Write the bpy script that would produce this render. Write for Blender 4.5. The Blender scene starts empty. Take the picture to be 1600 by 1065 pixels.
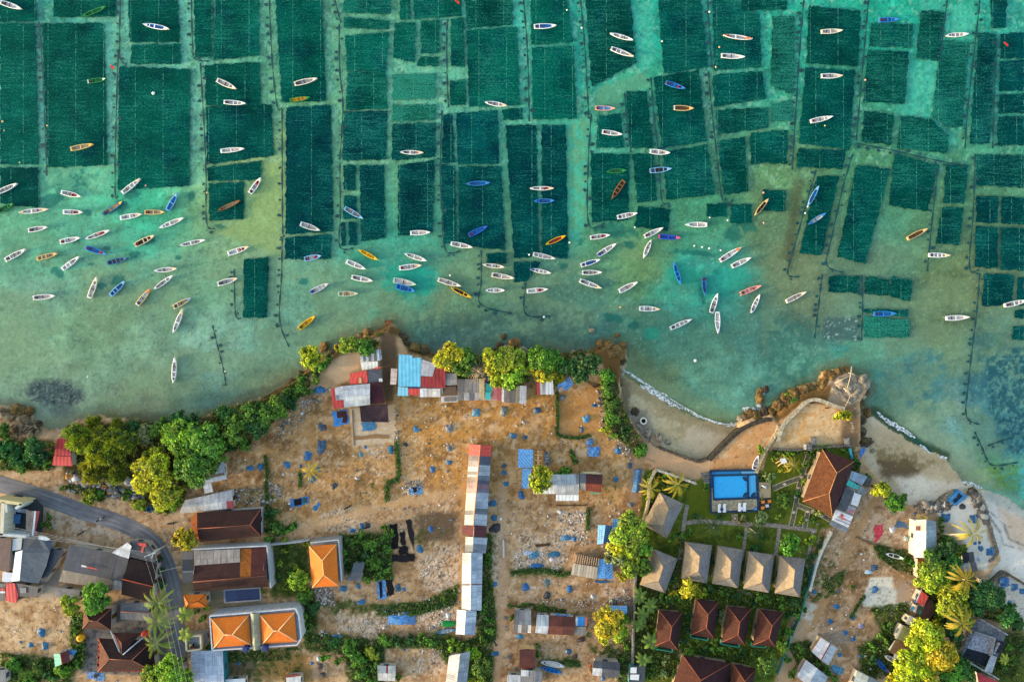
import bpy,math,random
import numpy as np
from mathutils import Vector,Matrix,Euler
random.seed(7)
COL=bpy.context.scene.collection
HC=160.0          # camera height in metres
S=0.15            # metres per photograph pixel on the water plane
LAND=2.0          # height of the village plateau above the sea
KR,KG,KB=1.20,1.25,1.34   # light reaching a level surface; display colours are divided by this to give base colours
def P(px,py,z=LAND):
 """ground position of a surveyed point, at height z"""
 k=S*(HC-z)/HC
 return Vector(((px-800.0)*k,(532.5-py)*k,z))
def lin(v):
 v=v/255.0
 return v/12.92 if v <= 0.04045 else ((v+0.055)/1.055)**2.4
def C(r,g,b):
 return (min(lin(r)/KR,.85),min(lin(g)/KG,.85),min(lin(b)/KB,.85))
def mul(c,k):
 return (c[0]*k,c[1]*k,c[2]*k)
# ------------------------------------------------------------------ materials
class G:
 def __init__(s,name):
  s.m=bpy.data.materials.new(name)
  s.m.use_nodes=True
  s.t=s.m.node_tree
  s.t.nodes.clear()
 def n(s,typ,ins=None,**props):
  nd=s.t.nodes.new('ShaderNode' +typ)
  for k,v in props.items():
   setattr(nd,k,v)
  for k,v in (ins or {}).items():
   if isinstance(v,bpy.types.NodeSocket):
    s.t.links.new(v,nd.inputs[k])
   else:
    nd.inputs[k].default_value=v
  return nd
 def noise(s,vec,scale,detail=3.0,rough=.6):
  return s.n('TexNoise',{'Vector':vec,'Scale':scale,'Detail':detail,'Roughness':rough}).outputs[0]
 def rng(s,v,a,b,lo,hi):
  return s.n('MapRange',{0:v,1:a,2:b,3:lo,4:hi}).outputs[0]
 def scale(s,c,v):
  return s.n('VectorMath',{0:c,'Scale':v},operation='SCALE').outputs[0]
 def mix(s,f,a,b,bt='MIX'):
  return s.n('MixRGB',{0:f,1:a,2:b},blend_type=bt).outputs[0]
 def math(s,op,a,b=0.0):
  return s.n('Math',{0:a,1:b},operation=op).outputs[0]
 def base(s):
  a=s.n('Attribute',attribute_name='Col').outputs['Color']
  o=s.n('ObjectInfo')
  s.oi=o
  return s.n('VectorMath',{0:a,1:o.outputs['Color']},operation='MULTIPLY').outputs[0]
 def world(s):
  return s.n('NewGeometry').outputs['Position']
 def map(s,v,sx,sy,sz=1.0):
  return s.n('VectorMath',{0:v,1:(sx,sy,sz)},operation='MULTIPLY').outputs[0]
 def uv(s):
  return s.n('UVMap',uv_map='UVMap').outputs[0]
 def done(s,col,rough=.8,bump=None,bs=.3,bd=.05,spec=.3,extra=None):
  p=s.n('BsdfPrincipled',{'Base Color':col,'Roughness':rough,'Specular IOR Level':spec})
  if bump is not None:
   b=s.n('Bump',{'Strength':bs,'Distance':bd,'Height':bump})
   s.t.links.new(b.outputs[0],p.inputs['Normal'])
  o=s.n('OutputMaterial')
  s.t.links.new(p.outputs[0],o.inputs[0])
  return s.m
def make_mats():
 M={}
 g=G('painted_surface');c=g.base();w=g.world()
 v=g.rng(g.noise(w,1.3,4),.3,.7,.82,1.12)
 v2=g.rng(g.noise(w,9,2),.3,.7,.88,1.1)
 M['plain']=g.done(g.scale(c,g.math('MULTIPLY',v,v2)),.75)
 # corrugated sheet roofs: sheets, seams, rust and dirt runs
 g=G('corrugated_sheet');c=g.base();u=g.uv();w=g.world()
 br=g.n('TexBrick',{'Vector':u,'Color1':(1.08,1.08,1.08,1),'Color2':(.8,.8,.82,1),'Mortar':(.5,.5,.5,1),'Scale':1.0,
                          'Mortar Size':.035,'Mortar Smooth':.3,'Bias':.1,'Brick Width':1.0,'Row Height':2.1},offset=.0)
 st=g.rng(g.noise(g.map(u,4.5,.35),1.0,4,.7),.35,.68,.76,1.12)
 dirt=g.rng(g.noise(w,.55,5,.65),.40,.72,1.06,.66)
 cc=g.mix(1.0,c,br.outputs[0],'MULTIPLY')
 cc=g.scale(cc,g.math('MULTIPLY',st,dirt))
 rust=g.rng(g.noise(w,1.1,6,.75),.62,.74,0,.35)
 cc=g.mix(rust,cc,(.12,.06,.03,1))
 wv=g.n('TexWave',{'Vector':u,'Scale':1.6,'Distortion':0.0},wave_type='BANDS',bands_direction='X').outputs[1]
 M['corr']=g.done(cc,.6,wv,.25,.05,.35)
 # ribbed coloured metal (fine bright seams)
 g=G('ribbed_metal');c=g.base();u=g.uv();w=g.world()
 wv=g.n('TexWave',{'Vector':u,'Scale':.38,'Distortion':.3,'Detail':1.0},wave_type='BANDS',bands_direction='X').outputs[1]
 st=g.rng(wv,0,1,.84,1.1)
 d=g.rng(g.noise(g.map(u,2.5,.3),1.0,4),.35,.7,.86,1.08)
 d2=g.rng(g.noise(w,.8,5),.4,.75,1.05,.75)
 M['rib']=g.done(g.scale(c,g.math('MULTIPLY',g.math('MULTIPLY',st,d),d2)),.55,wv,.3,.05,.35)
 # clay tiles
 g=G('clay_tile');c=g.base();u=g.uv();w=g.world()
 br=g.n('TexBrick',{'Vector':u,'Color1':(1.35,1.2,1.1,1),'Color2':(.55,.58,.6,1),'Mortar':(.35,.35,.35,1),'Scale':1.0,
                          'Mortar Size':.03,'Mortar Smooth':.4,'Bias':0.0,'Brick Width':.3,'Row Height':.33})
 v=g.rng(g.noise(w,.7,5,.7),.3,.72,1.05,.5)
 sp=g.rng(g.noise(w,3.2,3,.8),.56,.7,0,.55)
 cc=g.scale(g.mix(.62,c,g.mix(1,c,br.outputs[0],'MULTIPLY')),v)
 cc=g.mix(sp,cc,g.scale(c,1.55))
 M['tile']=g.done(cc,.8,br.outputs[1],.4,.06,.2)
 g=G('new_tile');c=g.base();u=g.uv();w=g.world()
 br=g.n('TexBrick',{'Vector':u,'Color1':(1.08,1.06,1.04,1),'Color2':(.88,.86,.84,1),'Mortar':(.62,.6,.58,1),'Scale':1.0,
                          'Mortar Size':.02,'Mortar Smooth':.5,'Bias':0.0,'Brick Width':.3,'Row Height':.36})
 v=g.rng(g.noise(w,.5,5,.7),.3,.72,1.08,.84)
 v2=g.rng(g.noise(w,4,3,.7),.55,.75,1.0,.75)
 M['newtile']=g.done(g.scale(g.mix(.7,c,g.mix(1,c,br.outputs[0],'MULTIPLY')),g.math('MULTIPLY',v,v2)),.7,br.outputs[1],.3,.05,.25)
 # thatch
 g=G('grass_thatch');c=g.base();u=g.uv();w=g.world()
 st=g.noise(g.map(u,7,.8),1.0,4,.75)
 v=g.rng(st,.32,.68,.68,1.25)
 d=g.rng(g.noise(w,.9,5,.7),.3,.72,1.18,.72)
 sp=g.rng(g.noise(w,5,3,.8),.62,.72,0,.5)
 cc=g.mix(sp,g.scale(c,g.math('MULTIPLY',v,d)),g.scale(c,1.9))
 M['thatch']=g.done(cc,.95,st,.9,.12,.05)
 # tarpaulin: creased plastic cloth
 g=G('tarpaulin');c=g.base();w=g.world()
 n1=g.noise(w,2.2,5,.7)
 v=g.rng(n1,.3,.7,.62,1.3)
 fl=g.rng(g.noise(w,6.5,3,.7),.6,.7,0,.4)
 br=g.n('TexBrick',{'Vector':w,'Color1':(0,0,0,1),'Color2':(.1,.1,.1,1),'Mortar':(1,1,1,1),'Scale':1.0,'Mortar Size':.07,'Mortar Smooth':.5,'Bias':0.0,'Brick Width':.62,'Row Height':.5}).outputs[0]
 fl=g.math('MAXIMUM',g.math('MULTIPLY',fl,.5),g.math('MULTIPLY',g.n('RGBToBW',{0:br}).outputs[0],g.rng(g.noise(w,.9,3),.42,.58,0,.3)))
 M['tarp']=g.done(g.mix(fl,g.scale(c,v),g.mix(.5,g.scale(c,2.2),(.5,.6,.65,1))),.5,n1,.8,.2,.4)
 # blue tarpaulin woven with a pale grid
 g=G('grid_tarpaulin');c=g.base();u=g.uv();w=g.world()
 br=g.n('TexBrick',{'Vector':u,'Color1':(0,0,0,1),'Color2':(.12,.12,.12,1),'Mortar':(1,1,1,1),'Scale':1.0,
                          'Mortar Size':.07,'Mortar Smooth':.5,'Bias':0.0,'Brick Width':.45,'Row Height':.6},offset=.0)
 n1=g.noise(w,1.6,5,.7)
 v=g.rng(n1,.3,.7,.62,1.2)
 cc=g.scale(g.mix(g.math('MULTIPLY',g.n('RGBToBW',{0:br.outputs[0]}).outputs[0],.5),c,(.36,.56,.68,1)),v)
 M['grid']=g.done(cc,.55,n1,.4,.1,.3)
 # black shade net
 g=G('shade_net');c=g.base();w=g.world()
 n1=g.noise(w,1.2,5,.75)
 wv=g.n('TexWave',{'Vector':w,'Scale':1.1,'Distortion':9.0,'Detail':2.0},wave_type='BANDS',bands_direction='DIAGONAL').outputs[1]
 v=g.math('MULTIPLY',g.rng(n1,.3,.7,.6,1.4),g.rng(wv,0,1,.8,1.5))
 M['net']=g.done(g.scale(c,v),.85,wv,.5,.1,.1)
 # leaves
 g=G('leaf');c=g.base()
 d=g.n('BsdfDiffuse',{0:c});tr=g.n('BsdfTranslucent',{0:g.mix(1,c,(1.15,1.1,.45,1),'MULTIPLY')})
 gl=g.n('BsdfGlossy',{0:(.6,.65,.6,1),1:.5})
 m1=g.n('MixShader',{0:.3,1:d.outputs[0],2:tr.outputs[0]})
 m2=g.n('MixShader',{0:.04,1:m1.outputs[0],2:gl.outputs[0]})
 o=g.n('OutputMaterial');g.t.links.new(m2.outputs[0],o.inputs[0]);M['leaf']=g.m
 g=G('bark_and_timber');c=g.base();w=g.world()
 n1=g.noise(g.map(w,3,3,.8),2.0,5,.7)
 M['wood']=g.done(g.scale(c,g.rng(n1,.3,.7,.6,1.3)),.9,n1,.6,.05,.1)
 g=G('coastal_rock');c=g.base();w=g.world()
 n1=g.noise(w,.9,8,.75);n2=g.noise(w,3.3,5,.7)
 cc=g.scale(c,g.math('MULTIPLY',g.rng(n1,.3,.7,.5,1.5),g.rng(n2,.35,.65,.7,1.25)))
 cc=g.mix(g.rng(g.noise(w,.45,3),.5,.68,0,.45),cc,(.13,.12,.03,1))
 M['rock']=g.done(cc,.9,n1,.9,.35,.1)
 g=G('masonry');c=g.base();w=g.world()
 vo=g.n('TexVoronoi',{'Vector':w,'Scale':2.2}).outputs[0]
 n2=g.noise(w,2.0,5,.7)
 M['stone']=g.done(g.scale(c,g.math('MULTIPLY',g.rng(vo,0,.7,1.25,.6),g.rng(n2,.3,.7,.7,1.25))),.9,vo,.4,.06,.1)
 # bare ground (colour laid out per point, broken up by grain)
 g=G('soil');c=g.base();w=g.world()
 n1=g.noise(w,2.6,5,.75);n2=g.noise(w,.33,4,.6)
 vo=g.n('TexVoronoi',{'Vector':w,'Scale':1.4}).outputs[0]
 v=g.math('MULTIPLY',g.rng(n1,.28,.72,.84,1.15),g.rng(n2,.3,.7,.9,1.1))
 cc=g.scale(c,v)
 cc=g.mix(g.rng(vo,.05,.08,.3,0),cc,g.scale(c,1.6))
 M['soil']=g.done(cc,.95,n1,.6,.12,.05)
 g=G('seabed');c=g.base();w=g.world()
 n1=g.noise(w,1.5,7,.8);n2=g.noise(w,.21,4,.6)
 v=g.math('MULTIPLY',g.rng(n1,.28,.72,.72,1.26),g.rng(n2,.3,.7,.9,1.1))
 M['seabed']=g.done(g.scale(c,v),.95,n1,.4,.1,.02)
 g=G('asphalt');c=g.base();w=g.world();u=g.uv()
 n1=g.noise(w,5,4,.7);n2=g.noise(g.map(u,1.6,.07),1.0,4,.6);n3=g.noise(w,.35,4,.6)
 v=g.math('MULTIPLY',g.rng(n1,.3,.7,.85,1.15),g.math('MULTIPLY',g.rng(n2,.32,.68,.7,1.4),g.rng(n3,.3,.7,.8,1.25)))
 M['asphalt']=g.done(g.scale(c,v),.9,n1,.3,.02,.2)
 # rows of cultivated seaweed; object alpha = how thin the rows are
 g=G('seaweed_rows');c=g.base();w=g.world();al=g.oi.outputs['Alpha']
 rnd=g.oi.outputs['Random']
 off=g.n('CombineXYZ',{0:g.math('MULTIPLY',rnd,37.0),1:g.math('MULTIPLY',rnd,91.0)}).outputs[0]
 ww=g.n('VectorMath',{0:w,1:off},operation='ADD').outputs[0]
 rows=g.noise(g.map(ww,.2,2.2),1.0,4,.75)
 fl=g.noise(g.map(ww,1.9,3.0),1.0,5,.85)
 big=g.noise(ww,.12,4,.6)
 s1=g.math('ADD',g.math('MULTIPLY',rows,.55),g.math('ADD',g.math('MULTIPLY',fl,.75),g.math('MULTIPLY',big,.25)))
 th=g.math('ADD',s1,g.math('MULTIPLY',al,.24))
 f=g.rng(th,.81,.98,0,.9)
 gr=g.noise(g.map(ww,3.4,4.6),1.0,2,.9)
 blk=g.n('RGBToBW',{0:g.n('TexBrick',{'Vector':ww,'Color1':(.85,.85,.85,1),'Color2':(1.15,1.15,1.15,1),'Mortar':(1,1,1,1),'Scale':1.0,'Mortar Size':.02,'Mortar Smooth':.6,'Bias':0.0,'Brick Width':5.5,'Row Height':9.0}).outputs[0]}).outputs[0]
 dark=g.scale(c,g.math('MULTIPLY',g.math('MULTIPLY',g.rng(big,.3,.7,.7,1.25),g.rng(fl,.35,.65,.6,1.4)),g.math('MULTIPLY',blk,g.rng(gr,.34,.66,.4,1.6))))
 f=g.math('MULTIPLY',f,g.rng(gr,.4,.62,.25,1.0))
 navy=g.rng(g.noise(ww,.16,4,.65),.5,.66,0,.8)
 dark=g.mix(navy,dark,g.mix(1,dark,(1,.5,.82,1),'MULTIPLY'))
 wc=g.mix(g.math('MULTIPLY',f,g.rng(al,.3,.8,.85,1.0)),dark,C(58,158,132)+(1,))
 ln=g.n('RGBToBW',{0:g.n('TexBrick',{'Vector':ww,'Color1':(0,0,0,1),'Color2':(0,0,0,1),'Mortar':(1,1,1,1),'Scale':1.0,'Mortar Size':.09,'Mortar Smooth':.4,'Bias':0.0,'Brick Width':6.5,'Row Height':400.0}).outputs[0]}).outputs[0]
 wc=g.mix(g.math('MULTIPLY',ln,g.rng(g.noise(g.map(ww,.12,1.4),1.0,4,.8),.46,.58,0,.6)),wc,C(96,176,150)+(1,))
 M['weed']=g.done(wc,.9,s1,.3,.1,.02)
 # sea surface
 g=G('sea_water');w=g.world()
 n1=g.noise(g.map(w,1,1.6),.9,5,.65)
 b=g.n('Bump',{'Strength':.35,'Distance':.1,'Height':n1}).outputs[0]
 fr=g.n('Fresnel',{'IOR':1.33,'Normal':b}).outputs[0]
 tr=g.n('BsdfTransparent',{0:(.99,1,.995,1)});gl=g.n('BsdfGlossy',{0:(1,1,1,1),1:.12,'Normal':b})
 fr=g.math('MULTIPLY',fr,g.math('SUBTRACT',1.0,g.n('NewGeometry').outputs['Backfacing']))
 mx=g.n('MixShader',{0:fr,1:tr.outputs[0],2:gl.outputs[0]})
 o=g.n('OutputMaterial');g.t.links.new(mx.outputs[0],o.inputs[0]);M['water']=g.m
 g=G('foam');c=g.base();w=g.world()
 n1=g.noise(w,2.0,6,.8)
 f=g.rng(n1,.42,.56,0,1)
 d=g.n('BsdfDiffuse',{0:c});tr=g.n('BsdfTransparent')
 mx=g.n('MixShader',{0:f,1:tr.outputs[0],2:d.outputs[0]})
 o=g.n('OutputMaterial');g.t.links.new(mx.outputs[0],o.inputs[0]);M['foam']=g.m
 # swimming pool water
 g=G('pool_water');c=g.base();w=g.world()
 n1=g.noise(w,1.2,4,.6)
 M['pool']=g.done(g.scale(c,g.rng(n1,.3,.7,.93,1.08)),.08,g.noise(w,2.5,3),.15,.05,.5)
 # littered boat floors
 g=G('boat_floor');c=g.base();w=g.n('TexCoord').outputs['Object']
 rnd=g.oi.outputs['Random']
 ww=g.n('VectorMath',{0:w,1:g.n('CombineXYZ',{0:g.math('MULTIPLY',rnd,53.0),1:rnd}).outputs[0]},operation='ADD').outputs[0]
 n1=g.noise(g.map(ww,1.3,3.5),1.7,4,.8)
 f=g.rng(n1,.5,.62,0,.75)
 cc=g.mix(f,g.scale(c,g.rng(g.noise(ww,3,3),.3,.7,.7,1.25)),(.06,.045,.04,1))
 M['floor']=g.done(cc,.85)
 return M
M=make_mats()
# ------------------------------------------------------------------ mesh building
def mesh_arrays(name,V,F,col,mat,smooth=False):
 """mesh from numpy arrays: V n x 3, F m x k, col n x 3"""
 V=np.asarray(V,np.float32);F=np.asarray(F,np.int32)
 me=bpy.data.meshes.new(name)
 k=F.shape[1]
 me.vertices.add(len(V));me.vertices.foreach_set('co',V.ravel())
 me.loops.add(F.size);me.loops.foreach_set('vertex_index',F.ravel())
 me.polygons.add(len(F));me.polygons.foreach_set('loop_start',np.arange(0,F.size,k,dtype=np.int32))
 me.polygons.foreach_set('loop_total',np.full(len(F),k,np.int32))
 if smooth:
  me.polygons.foreach_set('use_smooth',np.ones(len(F),bool))
 a=me.color_attributes.new('Col','FLOAT_COLOR','POINT')
 c4=np.ones((len(V),4),np.float32);c4[:,:3]=col
 a.data.foreach_set('color',c4.ravel())
 me.update(calc_edges=True)
 me.materials.append(mat)
 return me
class MB:
 def __init__(s):
  s.v,s.f,s.c,s.sm=[],[],[],[]
 def vert(s,p):
  s.v.append((p[0],p[1],p[2]));return len(s.v)-1
 def face(s,pts,col,sm=False):
  s.f.append([s.vert(p) for p in pts]);s.c.append(col);s.sm.append(sm)
 def up(s,pts,col):
  pts=[Vector(p) for p in pts]
  n=Vector((0,0,0))
  for i in range(1,len(pts)-1):
   n+=(pts[i]-pts[0]).cross(pts[i+1]-pts[0])
  s.face(pts if n.z >= 0 else pts[::-1],col)
 def slab(s,pts,th,col,under=None):
  pts=[Vector(p) for p in pts]
  n=Vector((0,0,0))
  for i in range(1,len(pts)-1):
   n+=(pts[i]-pts[0]).cross(pts[i+1]-pts[0])
  if n.z<0:
   pts=pts[::-1]
  d=Vector((0,0,-th))
  s.face(pts,col)
  s.face([p+d for p in pts[::-1]],under or col)
  for i in range(len(pts)):
   a,b=pts[i],pts[(i+1) % len(pts)]
   s.face([a+d,b+d,b,a],under or col)
 def prism(s,poly,z0,z1,col,top=None):
  poly=[Vector((p[0],p[1],0)) for p in poly]
  a=sum(poly[i].x*poly[(i+1) % len(poly)].y-poly[(i+1) % len(poly)].x*poly[i].y for i in range(len(poly)))
  if a<0:
   poly=poly[::-1]
  lo=[Vector((p.x,p.y,z0)) for p in poly];hi=[Vector((p.x,p.y,z1)) for p in poly]
  s.face(hi,top or col);s.face(lo[::-1],col)
  for i in range(len(poly)):
   j=(i+1) % len(poly)
   s.face([lo[i],lo[j],hi[j],hi[i]],col)
 def box(s,c,size,col,rz=0.0):
  c=Vector(c);x,y,z=size[0]/2,size[1]/2,size[2]/2
  ca,sa=math.cos(rz),math.sin(rz)
  pl=[Vector((c.x+dx*ca-dy*sa,c.y+dx*sa+dy*ca,0)) for dx,dy in ((-x,-y),(x,-y),(x,y),(-x,y))]
  s.prism(pl,c.z-z,c.z+z,col)
 def tube(s,pts,radii,col,n=6,sm=True):
  pts=[Vector(p) for p in pts]
  if not hasattr(radii,'__len__'):
   radii=[radii]*len(pts)
  rings=[]
  for i,p in enumerate(pts):
   d=(pts[min(i+1,len(pts)-1)]-pts[max(i-1,0)]).normalized()
   a=d.cross(Vector((0,0,1)) if abs(d.z)<.9 else Vector((1,0,0))).normalized();b=d.cross(a)
   rings.append([s.vert(p+(a*math.cos(t)+b*math.sin(t))*radii[i]) for t in [2*math.pi*k/n for k in range(n)]])
  for i in range(len(rings)-1):
   for k in range(n):
    s.f.append([rings[i][k],rings[i][(k+1) % n],rings[i+1][(k+1) % n],rings[i+1][k]]);s.c.append(col);s.sm.append(sm)
  s.f.append(rings[0][::-1]);s.c.append(col);s.sm.append(False)
  s.f.append(rings[-1]);s.c.append(col);s.sm.append(False)
 def lathe(s,c,prof,col,n=16,sm=True):
  c=Vector(c);rings=[]
  for r,z in prof:
   rings.append([s.vert((c.x+r*math.cos(2*math.pi*k/n),c.y+r*math.sin(2*math.pi*k/n),c.z+z)) for k in range(n)])
  for i in range(len(rings)-1):
   for k in range(n):
    s.f.append([rings[i][k],rings[i][(k+1) % n],rings[i+1][(k+1) % n],rings[i+1][k]]);s.c.append(col);s.sm.append(sm)
  s.f.append(rings[-1]);s.c.append(col);s.sm.append(False)
  s.f.append(rings[0][::-1]);s.c.append(col);s.sm.append(False)
 def mesh(s,name,mat,off=(0,0,0)):
  off=Vector(off)
  me=bpy.data.meshes.new(name)
  me.from_pydata([(a-off.x,b-off.y,c-off.z) for a,b,c in s.v],[],s.f)
  me.uv_layers.new(name='UVMap');me.color_attributes.new('Col','FLOAT_COLOR','CORNER')
  nl=len(me.loops);UV=np.zeros((nl,2),np.float32);CL=np.ones((nl,4),np.float32);SM=np.array(s.sm,bool)
  for pi,p in enumerate(me.polygons):
   n=p.normal
   if abs(n.z)>.9995:
    e=Vector(s.v[s.f[pi][1]])-Vector(s.v[s.f[pi][0]]);e.z=0
    u=e.normalized() if e.length>1e-6 else Vector((1,0,0))
   else:
    u=Vector((0,0,1)).cross(n).normalized()
   w=n.cross(u)
   col=s.c[pi]
   for li in p.loop_indices:
    q=Vector(s.v[me.loops[li].vertex_index])
    UV[li]=(q.dot(u),q.dot(w))
    CL[li,:3]=col[:3]
  me.uv_layers['UVMap'].data.foreach_set('uv',UV.ravel())
  me.color_attributes['Col'].data.foreach_set('color',CL.ravel())
  me.polygons.foreach_set('use_smooth',SM)
  me.materials.append(M[mat] if isinstance(mat,str) else mat)
  return me
 def build(s,name,mat,parent=None,loc=None):
  """one mesh object; its points are given in world coordinates"""
  if parent is not None:
   o=bpy.data.objects.new(name,s.mesh(name,mat,WLOC.get(parent.name,Vector())))
   o.parent=parent
   WLOC[o.name]=WLOC.get(parent.name,Vector())
  else:
   if loc is None:
    a=np.array(s.v);lo,hi=a.min(0),a.max(0)
    loc=((lo[0]+hi[0])/2,(lo[1]+hi[1])/2,lo[2])
   o=bpy.data.objects.new(name,s.mesh(name,mat,loc));o.location=loc
   WLOC[o.name]=Vector(loc)
  COL.objects.link(o)
  return o
WLOC={}
def tag(o,label=None,cat=None,group=None,kind=None):
 if label:o['label']=label
 if cat:o['category']=cat
 if group:o['group']=group
 if kind:o['kind']=kind
 return o
def thing(name,label,cat,loc,group=None):
 o=bpy.data.objects.new(name,None);COL.objects.link(o)
 o.location=loc;o.empty_display_size=.3
 WLOC[o.name]=Vector(loc)
 return tag(o,label,cat,group)
def link(name,me,parent=None,loc=None,rz=0.0,sc=None,color=None):
 o=bpy.data.objects.new(name,me);COL.objects.link(o)
 if parent is not None:o.parent=parent
 if loc is not None:o.location=loc
 o.rotation_euler=(0,0,rz)
 if sc is not None:o.scale=sc if hasattr(sc,'__len__') else (sc,sc,sc)
 if color is not None:o.color=tuple(color)[:3]+(1.0,) if len(color)==3 else color
 return o
AUTO=[]      # things whose label is completed from what stands near them
def auto(o,px,py,base,cat,group,fam,noun):
 tag(o,base,cat,group)
 AUTO.append((o,px,py,base,fam,noun))
 return o
# ------------------------------------------------------------------ numpy noise and distance helpers
_rs=np.random.RandomState(11)
_TAB=_rs.rand(256,256).astype(np.float32)
def vnoise(x,y,seed=0):
 x=x+seed*17.31;y=y+seed*9.77
 xi=np.floor(x).astype(np.int64);yi=np.floor(y).astype(np.int64)
 fx=(x-xi).astype(np.float32);fy=(y-yi).astype(np.float32)
 fx=fx*fx*(3-2*fx);fy=fy*fy*(3-2*fy)
 x0=xi & 255;x1=(xi+1) & 255;y0=yi & 255;y1=(yi+1) & 255
 return (_TAB[y0,x0]*(1-fx)+_TAB[y0,x1]*fx)*(1-fy)+(_TAB[y1,x0]*(1-fx)+_TAB[y1,x1]*fx)*fy
def fbm(x,y,seed=0,oct=4,gain=.55):
 t=0;a=1;s=0
 for i in range(oct):
  t=t+a*vnoise(x*2**i,y*2**i,seed+i*3);s+=a;a *= gain
 return t/s
def sstep(a,b,x):
 t=np.clip((x-a)/(b-a),0,1)
 return t*t*(3-2*t)
def sdf(x,y,poly,closed=True):
 """signed distance to a polygon (positive inside) or plain distance to an open line"""
 p=np.array(poly,float);n=len(p)
 d=np.full(x.shape,1e18);ins=np.zeros(x.shape,bool)
 for i in range(n if closed else n-1):
  a=p[i];b=p[(i+1) % n];e=b-a
  wx=x-a[0];wy=y-a[1]
  t=np.clip((wx*e[0]+wy*e[1])/max(e @ e,1e-9),0,1)
  d=np.minimum(d,(wx-e[0]*t)**2+(wy-e[1]*t)**2)
  if closed:
   c=((a[1]>y) != (b[1]>y))
   with np.errstate(divide='ignore',invalid='ignore'):
    ins ^= c & (x<(b[0]-a[0])*(y-a[1])/(b[1]-a[1] if b[1] != a[1] else 1e-9)+a[0])
 d=np.sqrt(d)
 return np.where(ins,d,-d) if closed else d
COAST=[(-3000,560),(-400,600),(0,632),(25,640),(50,648),(66,668),(95,672),(112,660),(145,650),(215,655),(250,660),(300,655),(340,645),
         (380,630),(410,620),(440,603),(465,588),(488,568),(510,552),(540,532),(570,522),(590,514),(612,503),(628,520),(638,538),(660,548),
         (690,556),(760,560),(790,550),(820,552),(860,549),(915,550),(935,541),(958,535),(976,545),(978,565),(974,588),
         (1000,603),(1020,614),(1045,630),(1070,645),(1100,656),(1130,662),(1147,664),(1155,655),(1172,648),(1205,643),(1225,625),(1252,606),
         (1278,597),(1285,582),(1318,574),(1352,590),(1356,612),(1345,628),(1352,645),(1375,660),(1410,682),(1440,700),(1476,714),(1492,735),
         (1512,757),(1540,766),(1570,776),(1600,795),(1650,830),(1800,900),(4000,1500),(4000,6000),(-3000,6000)]
BEACH=[[(968,560),(968,600),(972,632),(985,655),(1004,684),(1018,694),(1040,702),(1090,720),(1104,716),(1136,686),(1152,668),(1150,640),(1060,600)],
         [(1340,620),(1338,690),(1345,720),(1385,765),(1402,780),(1432,792),(1470,790),(1512,768),(1530,775),(1540,812),(1556,870),(1535,895),
          (1535,925),(1570,892),(1604,912),(1900,1040),(4000,1700),(4000,1400),(1700,760),(1480,660)]]
def build_terrain():
 fx=np.arange(-124,124.01,.27);fy=np.arange(-84,84.01,.27)
 ext=124+np.cumsum(np.array([1,2,4,8,16,32,64,128,256,512,1024,2048.]))
 exy=84+np.cumsum(np.array([1,2,4,8,16,32,64,128,256,512,1024,2048.]))
 gx=np.concatenate([-ext[::-1],fx,ext]);gy=np.concatenate([-exy[::-1],fy,exy])
 X,Y=np.meshgrid(gx,gy)
 X=X.ravel();Y=Y.ravel()
 x0=X/S+800;y0=532.5-Y/S
 wob=(fbm(x0/9,y0/9,5)-.5)*9
 d=(sdf(x0,y0,COAST)+wob)*S
 bd=np.maximum(sdf(x0,y0,BEACH[0]),sdf(x0,y0,BEACH[1]))
 bw=bd+(fbm(x0/6,y0/6,8)-.5)*4
 beach=(bw>0) & (d>0)
 Z=LAND*sstep(0,1.6,d)
 Z=np.where(beach,np.minimum(.02+.085*d,1.35),Z)
 Z=np.where(d <= 0,-np.clip(.1-.03*d,.1,.26),Z)
 Z+=(fbm(X*.9,Y*.9,2)-.5)*np.where(d>0,.05,.08)
 k=S*(HC-Z)/HC
 px=X/k+800;py=532.5-Y/k
 col=np.zeros((len(X),3),np.float32)
 sea=d <= 0
 paint_sea(px,py,d,sea,col)
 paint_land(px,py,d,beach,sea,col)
 L=np.where(col <= .04045*255,col/255/12.92,((col/255+.055)/1.055)**2.4)/np.array([KR,KG,KB])
 L=np.clip(L,.004,.8)
 nx,ny=len(gx),len(gy)
 idx=np.arange(nx*ny).reshape(ny,nx)
 F=np.stack([idx[:-1,:-1],idx[:-1,1:],idx[1:,1:],idx[1:,:-1]],-1).reshape(-1,4)
 cls=np.where(sea,0,np.where(beach,1,2))[F].max(1)
 V=np.stack([X,Y,Z],-1)
 for c,name,mt in ((0,'seabed','seabed'),(1,'beach','soil'),(2,'ground','soil')):
  f=F[cls==c]
  used,inv=np.unique(f,return_inverse=True)
  me=mesh_arrays(name,V[used],inv.reshape(-1,4),L[used],M[mt],True)
  o=bpy.data.objects.new(name,me);COL.objects.link(o);o['kind']='structure'
 m=MB();m.face([(-4300,-4300,0),(4300,-4300,0),(4300,4300,0),(-4300,4300,0)],(1,1,1))
 w=m.build('sea','water',loc=(0,0,0));w['kind']='structure'
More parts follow.
